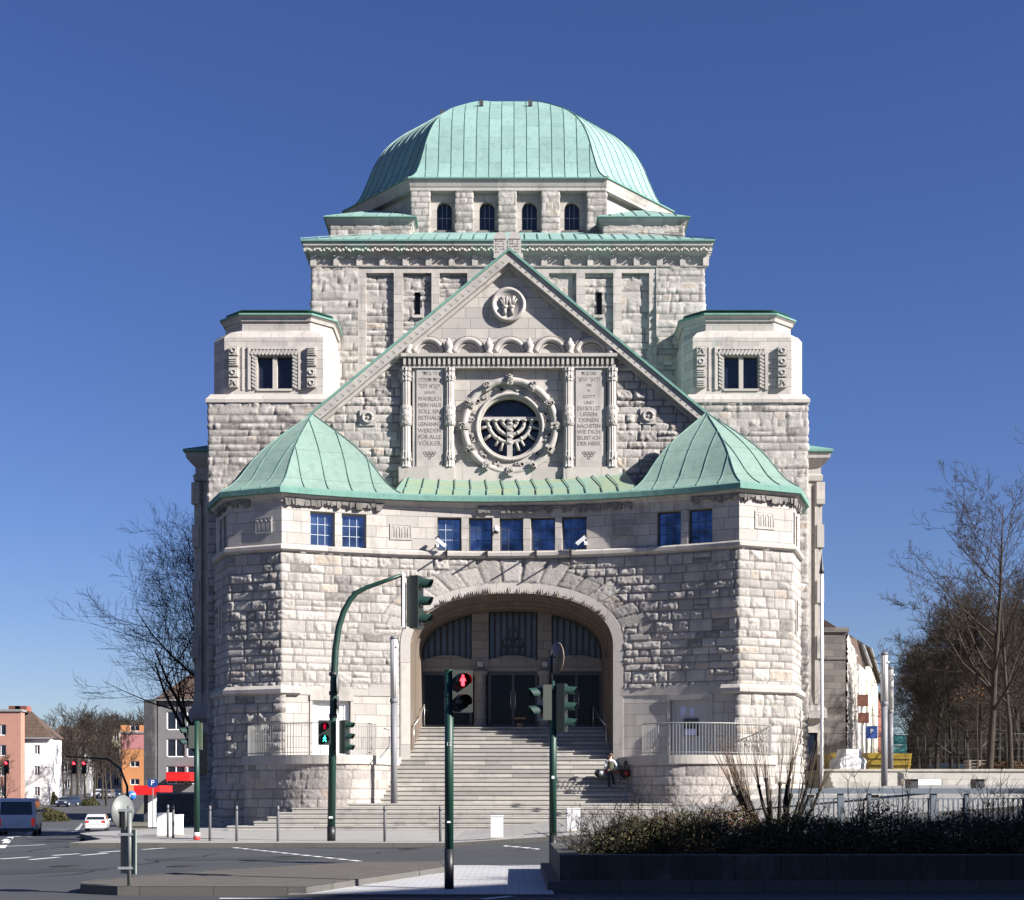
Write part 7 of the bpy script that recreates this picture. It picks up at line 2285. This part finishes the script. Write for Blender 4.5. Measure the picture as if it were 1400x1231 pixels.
# left side
y = 200; x0 = -104; z = hz(-80, y); h = house("apartment_block", (x0, y, z), 0, X(28.5, y) - x0, 1.6, Z(973, y) - z, M_PINK, M_FLATR, "salmon pink apartment block with white framed windows at the left edge", rows=4, cols=9, win=(1.5, 1.5), z0=1.2, fh=2.8, roof='flat', side=False)
for i, px in enumerate((6, 15)): m = MB(); m.b2(X(px, y) - x0 - .8, X(px, y) - x0 + .8, 4, 6, Z(973, y) - z + .3, Z(963, y) - z); m.build("chimney", M_BRICK, h)
y = 204; z = hz(-67, y); house("house", (X(-32, y), y, z), 0, X(69, y) - X(-32, y), 5, Z(1009, y) - z, M_WALLW, M_TILE, "white rendered house with dark hipped roof beside the salmon pink block", rows=3, cols=4, win=(.8, 1.3), z0=1.2, fh=2.9, roof_h=3.9, hip=True, side=False)
y = 262; z = hz(-70, y); house("house", (X(64, y), y, z), 0, X(105, y) - X(64, y), 14, Z(1018, y) - z, M_GREYW, M_TILE, "grey house with dark roof hidden behind the bare trees of the left street", rows=3, cols=4, win=(1, 1.5), z0=1, roof_h=3.6)
y = 285; z = hz(-80, y); house("terraced_house", (X(106, y), y, z), 0, X(137, y) - X(106, y), 12, Z(1030, y) - z, M_GREYW, M_TILE, "grey terraced house at the end of the left street with white windows", rows=3, cols=3, win=(1.4, 1.6), z0=1, roof_h=4)
house("terraced_house", (X(137, y), y, z), 0, X(153, y) - X(137, y), 12, Z(1026, y) - z, M_LTGREY, M_TILE, "pale grey terraced house left of the yellow one at the street end", rows=3, cols=2, win=(1, 1.5), z0=1, roof_h=4.4)
house("terraced_house", (X(153, y), y, z), 0, X(165, y) - X(153, y), 12, Z(1022, y) - z, M_YELW, M_TILE, "narrow pale yellow terraced house left of the orange one", rows=4, cols=1, win=(1, 1.5), z0=1, roof_h=3)
y = 270; z = hz(-70, y); h = house("apartment_block", (X(165, y), y, z), 0, 16, 12, Z(1003, y) - z, M_ORW, M_FLATR, "orange and rose painted apartment block at the end of the left street", rows=4, cols=4, win=(1.7, 1.1), z0=1.5, fh=3.3, roof='flat')
m = MB(); m.b2(-.01, 16.01, -.03, .0, Z(1024, y) - z, Z(1003, y) - z); m.build("rose_storey", M_ROSE, h)
# grey block with tower slab and red canopies
y = 150; z = hz(-36, y); xg0 = X(216, y); h = house("office_building", (xg0, y, z), 0, 14, 12, Z(957, y) - z, M_GREYW, M_TILE, "grey office building with hipped brown roof and red canopy left of the synagogue", "building", rows=4, cols=6, win=(1.9, 1.9), z0=1.0, fh=2.78, roof_h=4.6, hip=True, side=False)
m = MB(); m.b2(X(200, y) - xg0, -.1, -1.0, 11, -3, Z(958, y) - z); m.build("stair_tower", m_ashlar("dark_cladding", (.05, .05, .055), bw=1.2, bh=.6), h)
m = MB(); m.b2(X(230, y - 3) - xg0, X(262, y - 3) - xg0, -4, -.2, Z(1068, y - 3) - z, Z(1056, y - 3) - z); m.build("canopy", simple("red_canopy", (.55, .012, .012), .45, var=.03), h)
x = X(201, 133); z = hz(x, 133); t = empty("filling_station_kiosk", (x, 133, z), 0, "flat red canopy on a white wall beside the street, left of the grey office building", "kiosk")
m = MB(); m.b2(-1.2, 1.15, 0, 5, Z(1087, 133) - z, Z(1074, 133) - z); m.build("canopy", MATS["red_canopy"], t); m = MB(); m.b2(-.05, .75, .6, 4.5, 0, Z(1087, 133) - z); m.build("wall", M_WHITE, t)
m = MB(); m.b2(.8, 1.1, .55, .8, .5, 2.4); m.build("door", M_FRAME, t)
# boundary wall and gate behind the left corner
x = X(232, 100); t = empty("garden_wall", (-20.4, 84, gz(-20, 84)), R(0), "dark stone garden wall running from the left corner of the synagogue", "wall")
m = MB(); m.b2(0, 5.0, 0, .4, 0, 2.3); m.build("wall_body", M_DKSTW, t); m = MB(); m.b2(-.05, 5.0, -.06, .46, 2.3, 2.42); m.build("coping", M_MOLD, t)
# right side: row of houses going back to the right
dirv = (.277, 1.0); ang = math.atan2(-.277, 1.0)
def along(d): return (17.1 + .277 * d, 75 + d)
def rowhouse(name, d0, d1, H, wall, label, rows, cols, rz_extra=0, roof='gable', win=(1.0, 1.5), roof_h=3.2, depth=9, fh=2.9, z0=1.2, frame=None):
    # facade faces right (+X); local x runs from far to near so that -Y local points to +X
    a, b = along(d0), along(d1); L = math.dist(a, b)
    rz = math.atan2(b[1] - a[1], b[0] - a[0])
    # local x axis from near to far has outward normal (dy,-dx) = towards +X
    return house(name, (a[0], a[1], 2.0), rz, L, depth, H, wall, M_TILE, label, rows=rows, cols=cols, roof=roof, win=win, roof_h=roof_h, fh=fh, z0=z0, frame=frame, sidecols=2)
t = empty("stone_house", (13.0, 75, 2.0), 0, "rough stone house with tiled roof and shade-coloured front behind the right flank of the synagogue", "house")
zt_ = Z(862, 75) - 2.0; a, b = (0, 0), (4.1, 0); c, d = (4.1 + .277 * 13, 13), (0, 13)
m = MB(); m.prism([a, b, c, d], -1, zt_); m.build("wall", M_DKSTW, t)  # shade on the front is put into a darker stone colour
PP = Path([(4.1 + .277 * 0 + .03, .02), (4.1 + .277 * 13 + .03, 13)])
ns, nz = 130, 95; SS, ZZ = np.meshgrid(np.linspace(0, PP.len, ns), np.linspace(0, zt_ - .1, nz)); hgt, tone = stone_field(SS, ZZ, 0, PP.len, 0, zt_, seed=301)
p = PP.at(SS); n = PP.nrm(SS); V = np.stack([p[..., 0] + n[..., 0] * hgt * 1.5, p[..., 1] + n[..., 1] * hgt * 1.5, ZZ], -1).reshape(-1, 3); ii = np.arange(ns * nz).reshape(nz, ns)
raw_mesh("rough_wall", V, np.stack([ii[:-1, :-1], ii[:-1, 1:], ii[1:, 1:], ii[1:, :-1]], -1).reshape(-1, 4), M_RUST, t, np.stack([SS, ZZ], -1).reshape(-1, 2), tone.ravel())  # sunlit flank gets paler stone, its light put into the colour
m = MB(); rz_ = zt_
m.poly([(0, 5, rz_), (4.6, 5, rz_), (7.6, 12.5, rz_ + .9), (0, 12.5, rz_ + 2.6)]); m.poly([(7.6, 12.5, rz_ + .9), (7.6, 13.5, rz_), (0, 13.5, rz_), (0, 12.5, rz_ + 2.6)]); m.poly([(-3, 1.0, rz_ + .0), (1.2, 1.0, rz_), (-1.2, 1.0, rz_ + 1.7)])
m.poly([(4.6, 5, rz_), (8.2, 13, rz_ - .9), (7.6, 12.5, rz_ + .9)]); m.build("roof", M_TILE, t)
m = MB(); m.b2(-.2, 4.25, -.12, .3, rz_ - .1, rz_ + .14); m.b2(-.1, 4.15, -.06, .1, rz_ - 1.5, rz_ - 1.35); m.build("cornice", M_DKSTW, t)
m = MB(); zd = Z(1002, 75) - 2; pts = [(.05, -.2), (.95, -.2), (.95, zd + .55)] + [(.5 + .45 * math.cos(q), zd + .55 + .5 * math.sin(q)) for q in np.linspace(0, math.pi, 9)][1:]
m.extr(pts, -.03, .05); m.build("arched_black_fill", M_BLACK, t)  # solid black plate in place of the shade inside an opening
m = MB(); m.lathe([(0, -.15), (.15, 0), (0, .15)], (.75, -.1, Z(946, 75) - 2), 8); m.build("wall_lamp", M_WHITE, t)
rowhouse("house", 14.2, 29, 8.3, M_WALLW, "white rendered house beyond the rough stone house on the right", 3, 4, roof_h=2.0)
rowhouse("house", 29.4, 62, 9.6, M_CREAM, "cream house with dark shuttered windows beyond the white one on the right", 3, 8, roof_h=3.2, frame=M_FRAME, win=(1.3, 1.8), fh=3.1)
rowhouse("house", 63, 130, 8.6, M_BRICK, "long red brick house at the far end of the right street", 3, 14, roof_h=3.0, fh=2.9)
x = 48; house("house", (60, 175, 2.0), R(-12), 26, 12, 7.5, M_BRICK, M_TILE, "red brick house seen between the trunks of the plaza trees", rows=3, cols=8, roof_h=3.5)
house("house", (44, 125, 2.0), R(-6), 16, 10, 6.0, M_LTGREY, M_TILE, "pale grey low building seen through the dark plaza trees", rows=2, cols=5, roof_h=2.5)

# office block behind the photographer's right shoulder: its shadow lies over the foreground
e1 = np.array((.753, .658)); e2 = np.array((.658, -.753))
L_ = 19.65 / math.tan(R(SUN_EL)); cs_ = np.array((-1.7 + L_ * math.sin(R(SUN_AZ)), 20.35 - L_ * math.cos(R(SUN_AZ)))); 
o_ = cs_ - e1 * 26
t = empty("office_block", (float(o_[0]), float(o_[1]), -.1), math.atan2(e1[1], e1[0]), "plain flat roofed office block outside the photo on the right whose shadow covers the foreground", "building")
# local x along e1, local -y along e2
H_ = 19.5
m = MB(); m.b2(0, 80, -18, 0, 0, H_); m.build("wall", M_LTGREY, t)
m = MB(); m.b2(-.1, 80.1, -18.1, 0.02, H_, H_ + .15); m.build("roof", M_FLATR, t)
for fl_ in range(6):
    for k in range(16):
        m = MB(); m.b2(2 + k * 4.9, 5 + k * 4.9, .001, .06, 1.2 + fl_ * 3.2, 2.9 + fl_ * 3.2); m.build("window", M_GDARK, t)
# ================================================================ trees and shrubs
def m_bark(name, c):
    m, nt, b = nmat(name)
    n = noise(nt, 9, 5, .7, sc3=(1, 1, .25))
    nt.links.new(ramp(nt, n, [(.3, tuple(x * .55 for x in c)), (.7, tuple(x * 1.4 for x in c))]), b.inputs['Base Color'])
    b.inputs['Roughness'].default_value = .95; b.inputs['Specular IOR Level'].default_value = .2
    return m
M_BARK = m_bark("bark", (.040, .033, .027)); M_TWIG = m_bark("twig_bark", (.038, .030, .024)); M_BARKD = m_bark("dark_bark", (.022, .019, .016))
def tree_arrays(seed, H, r0, trunk_f=.3, levels=5, kids=(9, 6, 5, 4, 3), ang=(.55, 1.15), droop=0.0, minr=.012, crook=.18, lean=(0, 0), ratio=.62, up=.10):
    rs = random.Random(seed); segs = []   # (p0,p1,r0,r1,lvl)
    def rnd(): return Vector((rs.gauss(0, 1), rs.gauss(0, 1), rs.gauss(0, 1)))
    def grow(p, d, L, r, lvl):
        n = max(3, int(5 - lvl * .5)) if lvl else 9
        st = L / n; pts = [p]; rs_ = [r]
        for i in range(n):
            d = (d + rnd() * crook * (.35 if lvl == 0 else 1) + Vector((0, 0, 1)) * (up if lvl else .05) - Vector((0, 0, 1)) * droop * lvl * .3).normalized()
            p = p + d * st; pts.append(p); rs_.append(max(minr * .7, r * (1 - (.9 if lvl == 0 else .72) * (i + 1) / n)))
        for i in range(n): segs.append((pts[i], pts[i + 1], rs_[i], rs_[i + 1], lvl))
        if lvl >= levels: return
        nk = kids[lvl]
        for k in range(nk):
            t = (trunk_f + (1 - trunk_f) * (k + rs.random() * .8) / nk) if lvl == 0 else (.18 + .82 * (k + rs.random() * .8) / nk)
            t = min(t, .98); i = min(int(t * n), n - 1); f = t * n - i
            q = pts[i].lerp(pts[i + 1], f); rr_ = rs_[i] * (1 - f) + rs_[i + 1] * f
            dd = (pts[i + 1] - pts[i]).normalized()
            side = dd.cross(rnd()).normalized(); a = rs.uniform(*ang)
            nd = dd * math.cos(a) + side * math.sin(a)
            if nd.z < -.25: nd.z *= .3
            Lk = L * ratio * rs.uniform(.7, 1.15) * (1.0 - .45 * (t if lvl == 0 else t * .6))
            if Lk < .12: continue
            grow(q, nd.normalized(), Lk, max(minr, rr_ * .55), lvl + 1)
    grow(Vector((0, 0, -.2)), Vector((lean[0], lean[1], 1)).normalized(), H, r0, 0)
    return segs
def seg_mesh(name, segs, mat, parent=None):
    P0 = np.array([s[0][:] for s in segs]); P1 = np.array([s[1][:] for s in segs]); R0 = np.array([s[2] for s in segs]); R1 = np.array([s[3] for s in segs])
    out = []
    big = R0 > .05
    Vs = []; Fs = []; base = 0
    for mask, k in ((big, 7), (~big, 3)):
        if not mask.any(): continue
        p0, p1, r0, r1 = P0[mask], P1[mask], R0[mask], R1[mask]
        d = p1 - p0; d /= np.linalg.norm(d, axis=1)[:, None] + 1e-9
        u = np.cross(d, np.where(np.abs(d[:, 2:3]) < .9, [[0, 0, 1.]], [[1., 0, 0]])); u /= np.linalg.norm(u, axis=1)[:, None] + 1e-9
        v = np.cross(d, u)
        a = np.arange(k) * 2 * np.pi / k
        ring = u[:, None, :] * np.cos(a)[None, :, None] + v[:, None, :] * np.sin(a)[None, :, None]
        A = p0[:, None, :] + ring * r0[:, None, None]; Bq = p1[:, None, :] + ring * r1[:, None, None]
        V = np.concatenate([A, Bq], 1).reshape(-1, 3)
        n = len(p0); idx = base + np.arange(n)[:, None] * 2 * k; i = np.arange(k)[None, :]; j = (i + 1) % k
        Fq = np.stack([idx + i, idx + j, idx + k + j, idx + k + i], -1).reshape(-1, 4)
        Vs.append(V); Fs.append(Fq); base += len(V)
    return raw_mesh(name, np.concatenate(Vs), np.concatenate(Fs), mat, parent, smooth=True)
def make_tree(label, seed, bark=None, twig=None, **kw):
    segs = tree_arrays(seed, **kw)
    t = empty("bare_tree", (0, 0, 0), 0, label, "tree")
    seg_mesh("trunk", [s for s in segs if s[4] == 0], bark or M_BARK, t)
    seg_mesh("crown", [s for s in segs if s[4] > 0], twig or M_TWIG, t)
    return t
# big tree behind the left flank
t = make_tree("large bare spreading tree rising behind the left flank of the synagogue", 11, H=15.2, r0=.42, trunk_f=.26, levels=5, kids=(19, 8, 5, 4, 3), ang=(.5, 1.0), crook=.095, ratio=.70, minr=.010, up=.075)
t.location = (-19.4, 97, gz(-20.3, 97)); t.scale = (1.02, 1.0, 1.06)
# plaza trees, right
t = make_tree("tall bare tree with pale trunk on the raised plaza near the right edge", 23, H=11.6, r0=.17, trunk_f=.22, levels=5, kids=(19, 7, 5, 4, 3), ang=(.6, 1.05), crook=.075, ratio=.50, minr=.008, up=.10)
t.location = (X(1352, 63), 63, 2.2)
tb = make_tree("second tall bare tree on the plaza, right of the tallest one", 29, H=10.6, r0=.13, trunk_f=.3, levels=5, kids=(15, 7, 5, 4, 3), ang=(.5, 1.0), crook=.08, ratio=.46, minr=.008, up=.13)
tb.location = (X(1382, 66), 66, 2.2)
tc = make_tree("x", 37, H=8.6, r0=.17, trunk_f=.25, levels=5, kids=(11, 7, 6, 4, 3), ang=(.5, 1.1), crook=.10, ratio=.60, minr=.011, up=.12, bark=M_BARKD, twig=M_BARK)
td = make_tree("x", 41, H=7.2, r0=.14, trunk_f=.22, levels=5, kids=(10, 7, 6, 5, 3), ang=(.5, 1.2), crook=.11, ratio=.66, minr=.011, up=.10, bark=M_BARKD, twig=M_BARK)
grove = [(1256, 96), (1266, 104), (1280, 88), (1300, 78), (1322, 88), (1340, 75), (1365, 80), (1390, 74), (1398, 92), (1310, 96), (1376, 95), (1334, 104), (1270, 118), (1292, 122), (1355, 118), (1385, 112), (1412, 82), (1420, 100)]
for i, (px, D) in enumerate(grove):
    src = (tc, td)[i % 2]
    o = src if i < 2 else copy_tree(src)
    o.location = (X(px, D), D, 2.1); o.rotation_euler = (0, 0, i * 1.7); s_ = .85 + .3 * ((i * 37) % 10) / 10; o.scale = (s_, s_, s_)
    o["label"] = "bare dark tree in the dense grove on the plaza behind the wire fence"; o["group"] = "bare trees of the plaza grove"
# street trees, left background
te = make_tree("x", 53, H=9.5, r0=.2, trunk_f=.25, levels=4, kids=(11, 6, 5, 4), ang=(.45, 1.0), crook=.10, ratio=.58, minr=.02, up=.15)
lst = [(88, 225), (97, 250), (106, 215), (117, 240), (128, 205), (140, 228), (146, 200), (76, 255), (166, 215), (5, 150), (132, 262), (112, 270), (152, 262)]
for i, (px, D) in enumerate(lst):
    o = te if i == 0 else copy_tree(te)
    x = X(px, D); o.location = (x, D, gz(x, D)); o.rotation_euler = (0, 0, i * 2.1); s_ = (.9 + .35 * ((i * 29) % 10) / 10) * (1 if D > 160 else .6); o.scale = (s_, s_, s_)
    o["label"] = "bare street tree among the others at the far end of the left street"; o["group"] = "bare street trees on the left"
lst[11]
# far wood behind the plaza, one mass
rs = np.random.RandomState(5); n = 30000
px = rs.uniform(1205, 1480, n); D = rs.uniform(125, 150, n); xx = (px - 700) * D / F
top = 3.8 + 2.0 * vnoise(xx * .25, D * .0 + 3, 4) + 1.5 * vnoise(xx * .9, D * 0 + 9, 5) - np.clip((1262 - px) / 57, 0, 1) * 5
z0 = 2.0 + rs.rand(n) ** .8 * top
d = rs.normal(0, 1, (n, 3)); d[:, 2] = np.abs(d[:, 2]) + .6; d /= np.linalg.norm(d, axis=1)[:, None]; L = rs.uniform(.5, 1.8, n)[:, None]
P0 = np.stack([xx, D, z0], -1); P1 = P0 + d * L; P1[:, 2] = np.minimum(P1[:, 2], top + 3.0)
w_ = np.cross(d, [0, 1, 0]); w_ /= np.linalg.norm(w_, axis=1)[:, None] + 1e-6; w_ *= rs.uniform(.012, .045, n)[:, None]
V = np.stack([P0 - w_, P0 + w_, P1 + w_ * .3, P1 - w_ * .3], 1).reshape(-1, 3)
tag(raw_mesh("far_wood", V, np.arange(4 * n).reshape(-1, 4), M_BARKD), "dark mass of bare woodland behind the plaza trees", "wood", kind="stuff")
# left: distant hill wood
n = 9000; px = rs.uniform(60, 215, n); D = rs.uniform(310, 340, n); xx = (px - 700) * D / F
top = 9 + 9 * vnoise(xx * .09, D * 0 + 1, 7) + 2 * vnoise(xx * .4, D * 0 + 2, 8); z0 = 2 + rs.rand(n) ** .7 * top
d = rs.normal(0, 1, (n, 3)); d[:, 2] = np.abs(d[:, 2]) + .6; d /= np.linalg.norm(d, axis=1)[:, None]; L = rs.uniform(.8, 2.6, n)[:, None]
P0 = np.stack([xx, D, z0], -1); P1 = P0 + d * L
w_ = np.cross(d, [0, 1, 0]); w_ /= np.linalg.norm(w_, axis=1)[:, None] + 1e-6; w_ *= rs.uniform(.03, .09, n)[:, None]
V = np.stack([P0 - w_, P0 + w_, P1 + w_ * .3, P1 - w_ * .3], 1).reshape(-1, 3)
tag(raw_mesh("distant_wood", V, np.arange(4 * n).reshape(-1, 4), M_TWIG), "distant bare woodland above the roofs of the left street", "wood", kind="stuff")

# --- hedges
def m_leaf(name, a, b_, c):
    m, nt, b = nmat(name)
    g = nt.nodes.new("ShaderNodeNewGeometry")
    nt.links.new(ramp(nt, g.outputs['Random Per Island'], [(0, a), (.5, b_), (.85, b_), (1, c)]), b.inputs['Base Color'])
    b.inputs['Roughness'].default_value = .6; b.inputs['Specular IOR Level'].default_value = .25
    return m
M_LEAF = m_leaf("evergreen_leaf", (.022, .028, .010), (.055, .055, .020), (.13, .085, .04)); M_LEAFR = m_leaf("reddish_leaf", (.04, .038, .014), (.09, .06, .03), (.18, .06, .035))
def leaf_cloud(name, n, sx, sy, sz, size, mat, parent, seed, top=None, fill=.5):
    r = np.random.RandomState(seed)
    u = r.normal(0, 1, (n, 3)); u /= np.linalg.norm(u, axis=1)[:, None]; rad = r.uniform(fill, 1.0, n)[:, None] ** .6
    lump = .78 + .34 * vnoise(u[:, 0] * 3 + seed, u[:, 2] * 3 + u[:, 1] * 2, seed)[:, None]
    p = u * rad * lump * np.array([sx, sy, sz]); p[:, 2] = np.abs(p[:, 2])
    a = r.normal(0, 1, (n, 3)); a /= np.linalg.norm(a, axis=1)[:, None]; b = np.cross(a, r.normal(0, 1, (n, 3))); b /= np.linalg.norm(b, axis=1)[:, None] + 1e-6
    s_ = r.uniform(.5, 1.2, n)[:, None] * size
    V = np.stack([p - a * s_, p + b * s_ * .45, p + a * s_, p - b * s_ * .45], 1).reshape(-1, 3)
    return raw_mesh(name, V, np.arange(4 * n).reshape(-1, 4), mat, parent)
def shrub_stems(n, sx, sy, h, seed, mat, parent, r=.006, spread=.6, sub=3, name="stem"):
    rs = random.Random(seed); segs = []
    for i in range(n):
        p = Vector((rs.uniform(-sx, sx) * .5, rs.uniform(-sy, sy) * .5, 0)); d = Vector((rs.gauss(0, spread), rs.gauss(0, spread), 1)).normalized(); L = h * rs.uniform(.6, 1.15)
        k = 5
        for j in range(k):
            d = (d + Vector((rs.gauss(0, .16), rs.gauss(0, .16), .02))).normalized(); q = p + d * L / k; segs.append((p, q, r * (1 - j / k * .6), r * (1 - (j + 1) / k * .6), 1))
            if rs.random() < .75:
                for _ in range(sub if j > 1 else 1):
                    dd = (d + Vector((rs.gauss(0, .7), rs.gauss(0, .7), rs.gauss(.1, .5)))).normalized(); e = q + dd * L * rs.uniform(.1, .25); segs.append((q, e, r * .55, r * .3, 1))
            p = q
    return seg_mesh(name, segs, mat, parent)
hp = [(865, 22.6, .62, .58, .66), (905, 23.6, .75, .7, .72), (952, 22.4, .72, .6, .66), (1000, 23.8, .8, .7, .80), (1048, 22.3, .7, .6, .60), (1096, 23.6, .8, .7, .62), (1150, 22.4, .8, .6, .58), (1205, 23.5, .85, .7, .66), (1258, 22.4, .8, .6, .60), (1312, 23.4, .85, .7, .64), (1366, 22.4, .85, .6, .62), (1420, 23.3, .9, .7, .70)]
wh_ = ["leftmost leafy one", "second from the left", "left of the reddish one", "reddish tall one left of the cut back shrub", "at the foot of the cut back shrub", "just right of the cut back shrub", "below the first railing post", "below the second railing post", "between the middle railing posts", "under the right railing post", "near the right edge", "cut by the right edge"]
for i, (px, D, sx, sy, sz) in enumerate(hp):
    sz *= (1.0, .92, 1.12, 1.0, .9, 1.1, .95, 1.15, .9, 1.08, 1.0, .95)[i]
    x = X(px, D); t = empty("hedge_shrub", (x, D, .30), 0, "dark evergreen shrub in the planter, " + wh_[i], "shrub", "evergreen shrubs in the planter")
    leaf_cloud("foliage", 3600, sx, sy, sz, .034, M_LEAFR if i in (1, 3) else M_LEAF, t, 400 + i)
    shrub_stems(40, sx * 1.4, sy * 1.4, sz * 1.3, 500 + i, M_BARK, t, r=.006, spread=.55)
# loose twiggy shrub at the planter's left end
x = X(822, 22.3); t = empty("twiggy_shrub", (x, 22.3, .32), 0, "loose nearly leafless shrub with curled twigs at the left end of the planter", "shrub")
shrub_stems(60, .9, .9, .72, 77, M_BARKD, t, r=.006, spread=.75, sub=4)
leaf_cloud("foliage", 900, .68, .6, .5, .022, M_LEAF, t, 78, fill=.2)
m_ = shrub_stems(5, .3, .3, 1.05, 79, M_BARKD, t, r=.007, spread=.3, sub=4, name="long_shoot"); m_.location = (.25, 0, 0)
# cut back shrub with black stubs and fine upright shoots
x = X(1063, 24.3); t = empty("coppiced_shrub", (x, 24.3, .30), 0, "cut back shrub with thick black stubs and a fan of fine pale shoots", "shrub")
rs_ = random.Random(6); segs = []; tips = []
for k in range(22):
    a = rs_.uniform(-1, 1); d = Vector((a * .55, rs_.uniform(-.4, .4), 1)).normalized(); p = Vector((a * .22, rs_.uniform(-.15, .15), 0)); L = rs_.uniform(.7, 1.2)
    for j in range(4):
        q = p + (d + Vector((rs_.gauss(0, .1), 0, 0))).normalized() * L / 4; segs.append((p, q, .050 - j * .006, .045 - j * .006, 0)); p = q
    segs.append((p, p + d * .05, .042, .030, 0)); tips.append((p, d))
seg_mesh("stub", segs, M_BARKD, t)
segs = []
for p, d in tips + tips[:6]:
    for _ in range(7):
        dd = (d * .7 + Vector((rs_.gauss(p.x * .6, .16), rs_.gauss(0, .2), 1))).normalized(); q = p; L = rs_.uniform(.5, 1.25)
        for j in range(4):
            dd = (dd + Vector((rs_.gauss(0, .045), rs_.gauss(0, .045), .03))).normalized(); e = q + dd * L / 4; segs.append((q, e, .0052 - j * .0009, .0045 - j * .0009, 1)); q = e
seg_mesh("shoot", segs, m_bark("shoot_bark", (.09, .065, .045)), t)
for i, (px, D, h, lab) in enumerate(((1178, 24.8, 1.25, "thin bare branching sapling before the railing, left of the lamp column"), (1235, 24.9, 1.25, "thin bare branching sapling before the railing, right of the lamp column"), (1365, 24.6, 1.3, "bare dark shrub with curled tips near the right edge before the railing"))):
    x = X(px, D); t = empty("bare_shrub", (x, D, .30), 0, lab, "shrub"); shrub_stems(5 if i < 2 else 26, .25 if i < 2 else .7, .2, h, 90 + i, M_TWIG if i < 2 else M_BARKD, t, r=.010 if i < 2 else .007, spread=.22 if i < 2 else .4)
# left street hedges
for i, (px, D, sx, sz, lab) in enumerate(((52, 205, 1.4, 2.0, "rounded clipped green bush before the white house, left one"), (69, 205, 1.3, 1.9, "rounded clipped green bush before the white house, right one"), (64, 150, 2.3, 1.4, "low dark hedge on the kerb of the left street behind the van"), (121, 200, 1.5, 1.0, "low green bush under the far traffic signals"))):
    x = X(px, D); t = empty("clipped_bush", (x, D, gz(x, D)), 0, lab, "bush"); leaf_cloud("foliage", 5000, sx, sx * .8, sz, .11, M_LEAF, t, 600 + i, fill=.7)
    shrub_stems(10, sx * .5, sx * .5, sz * .8, 610 + i, M_BARKD, t, r=.03)
# brown leaf litter hedge under the plaza trees
t = empty("low_hedge", (X(1385, 67), 67, 2.2), 0, "low brown beech hedge at the foot of the tall plaza trees", "hedge")
leaf_cloud("foliage", 9000, 1.9, .5, .5, .05, m_leaf("brown_leaf", (.05, .03, .015), (.10, .055, .025), (.2, .1, .04)), t, 700, fill=.6)
# clinging orange leaves on a low branch
t = empty("young_beech", (X(1335, 64), 64, 2.2), 0, "young beech with clinging orange leaves beside the pale trunk", "tree")
segs = tree_arrays(67, 4.2, .05, trunk_f=.5, levels=3, kids=(7, 5, 4), ang=(.7, 1.3), minr=.008, up=.0); seg_mesh("trunk", [s for s in segs if s[4] == 0], M_BARK, t); seg_mesh("branches", [s for s in segs if s[4] > 0], M_TWIG, t)
c_ = leaf_cloud("foliage", 90, 1.5, .7, .9, .045, m_leaf("orange_leaf", (.2, .06, .02), (.34, .12, .04), (.4, .18, .08)), t, 701, fill=.3); c_.location = (0, 0, 3.0)
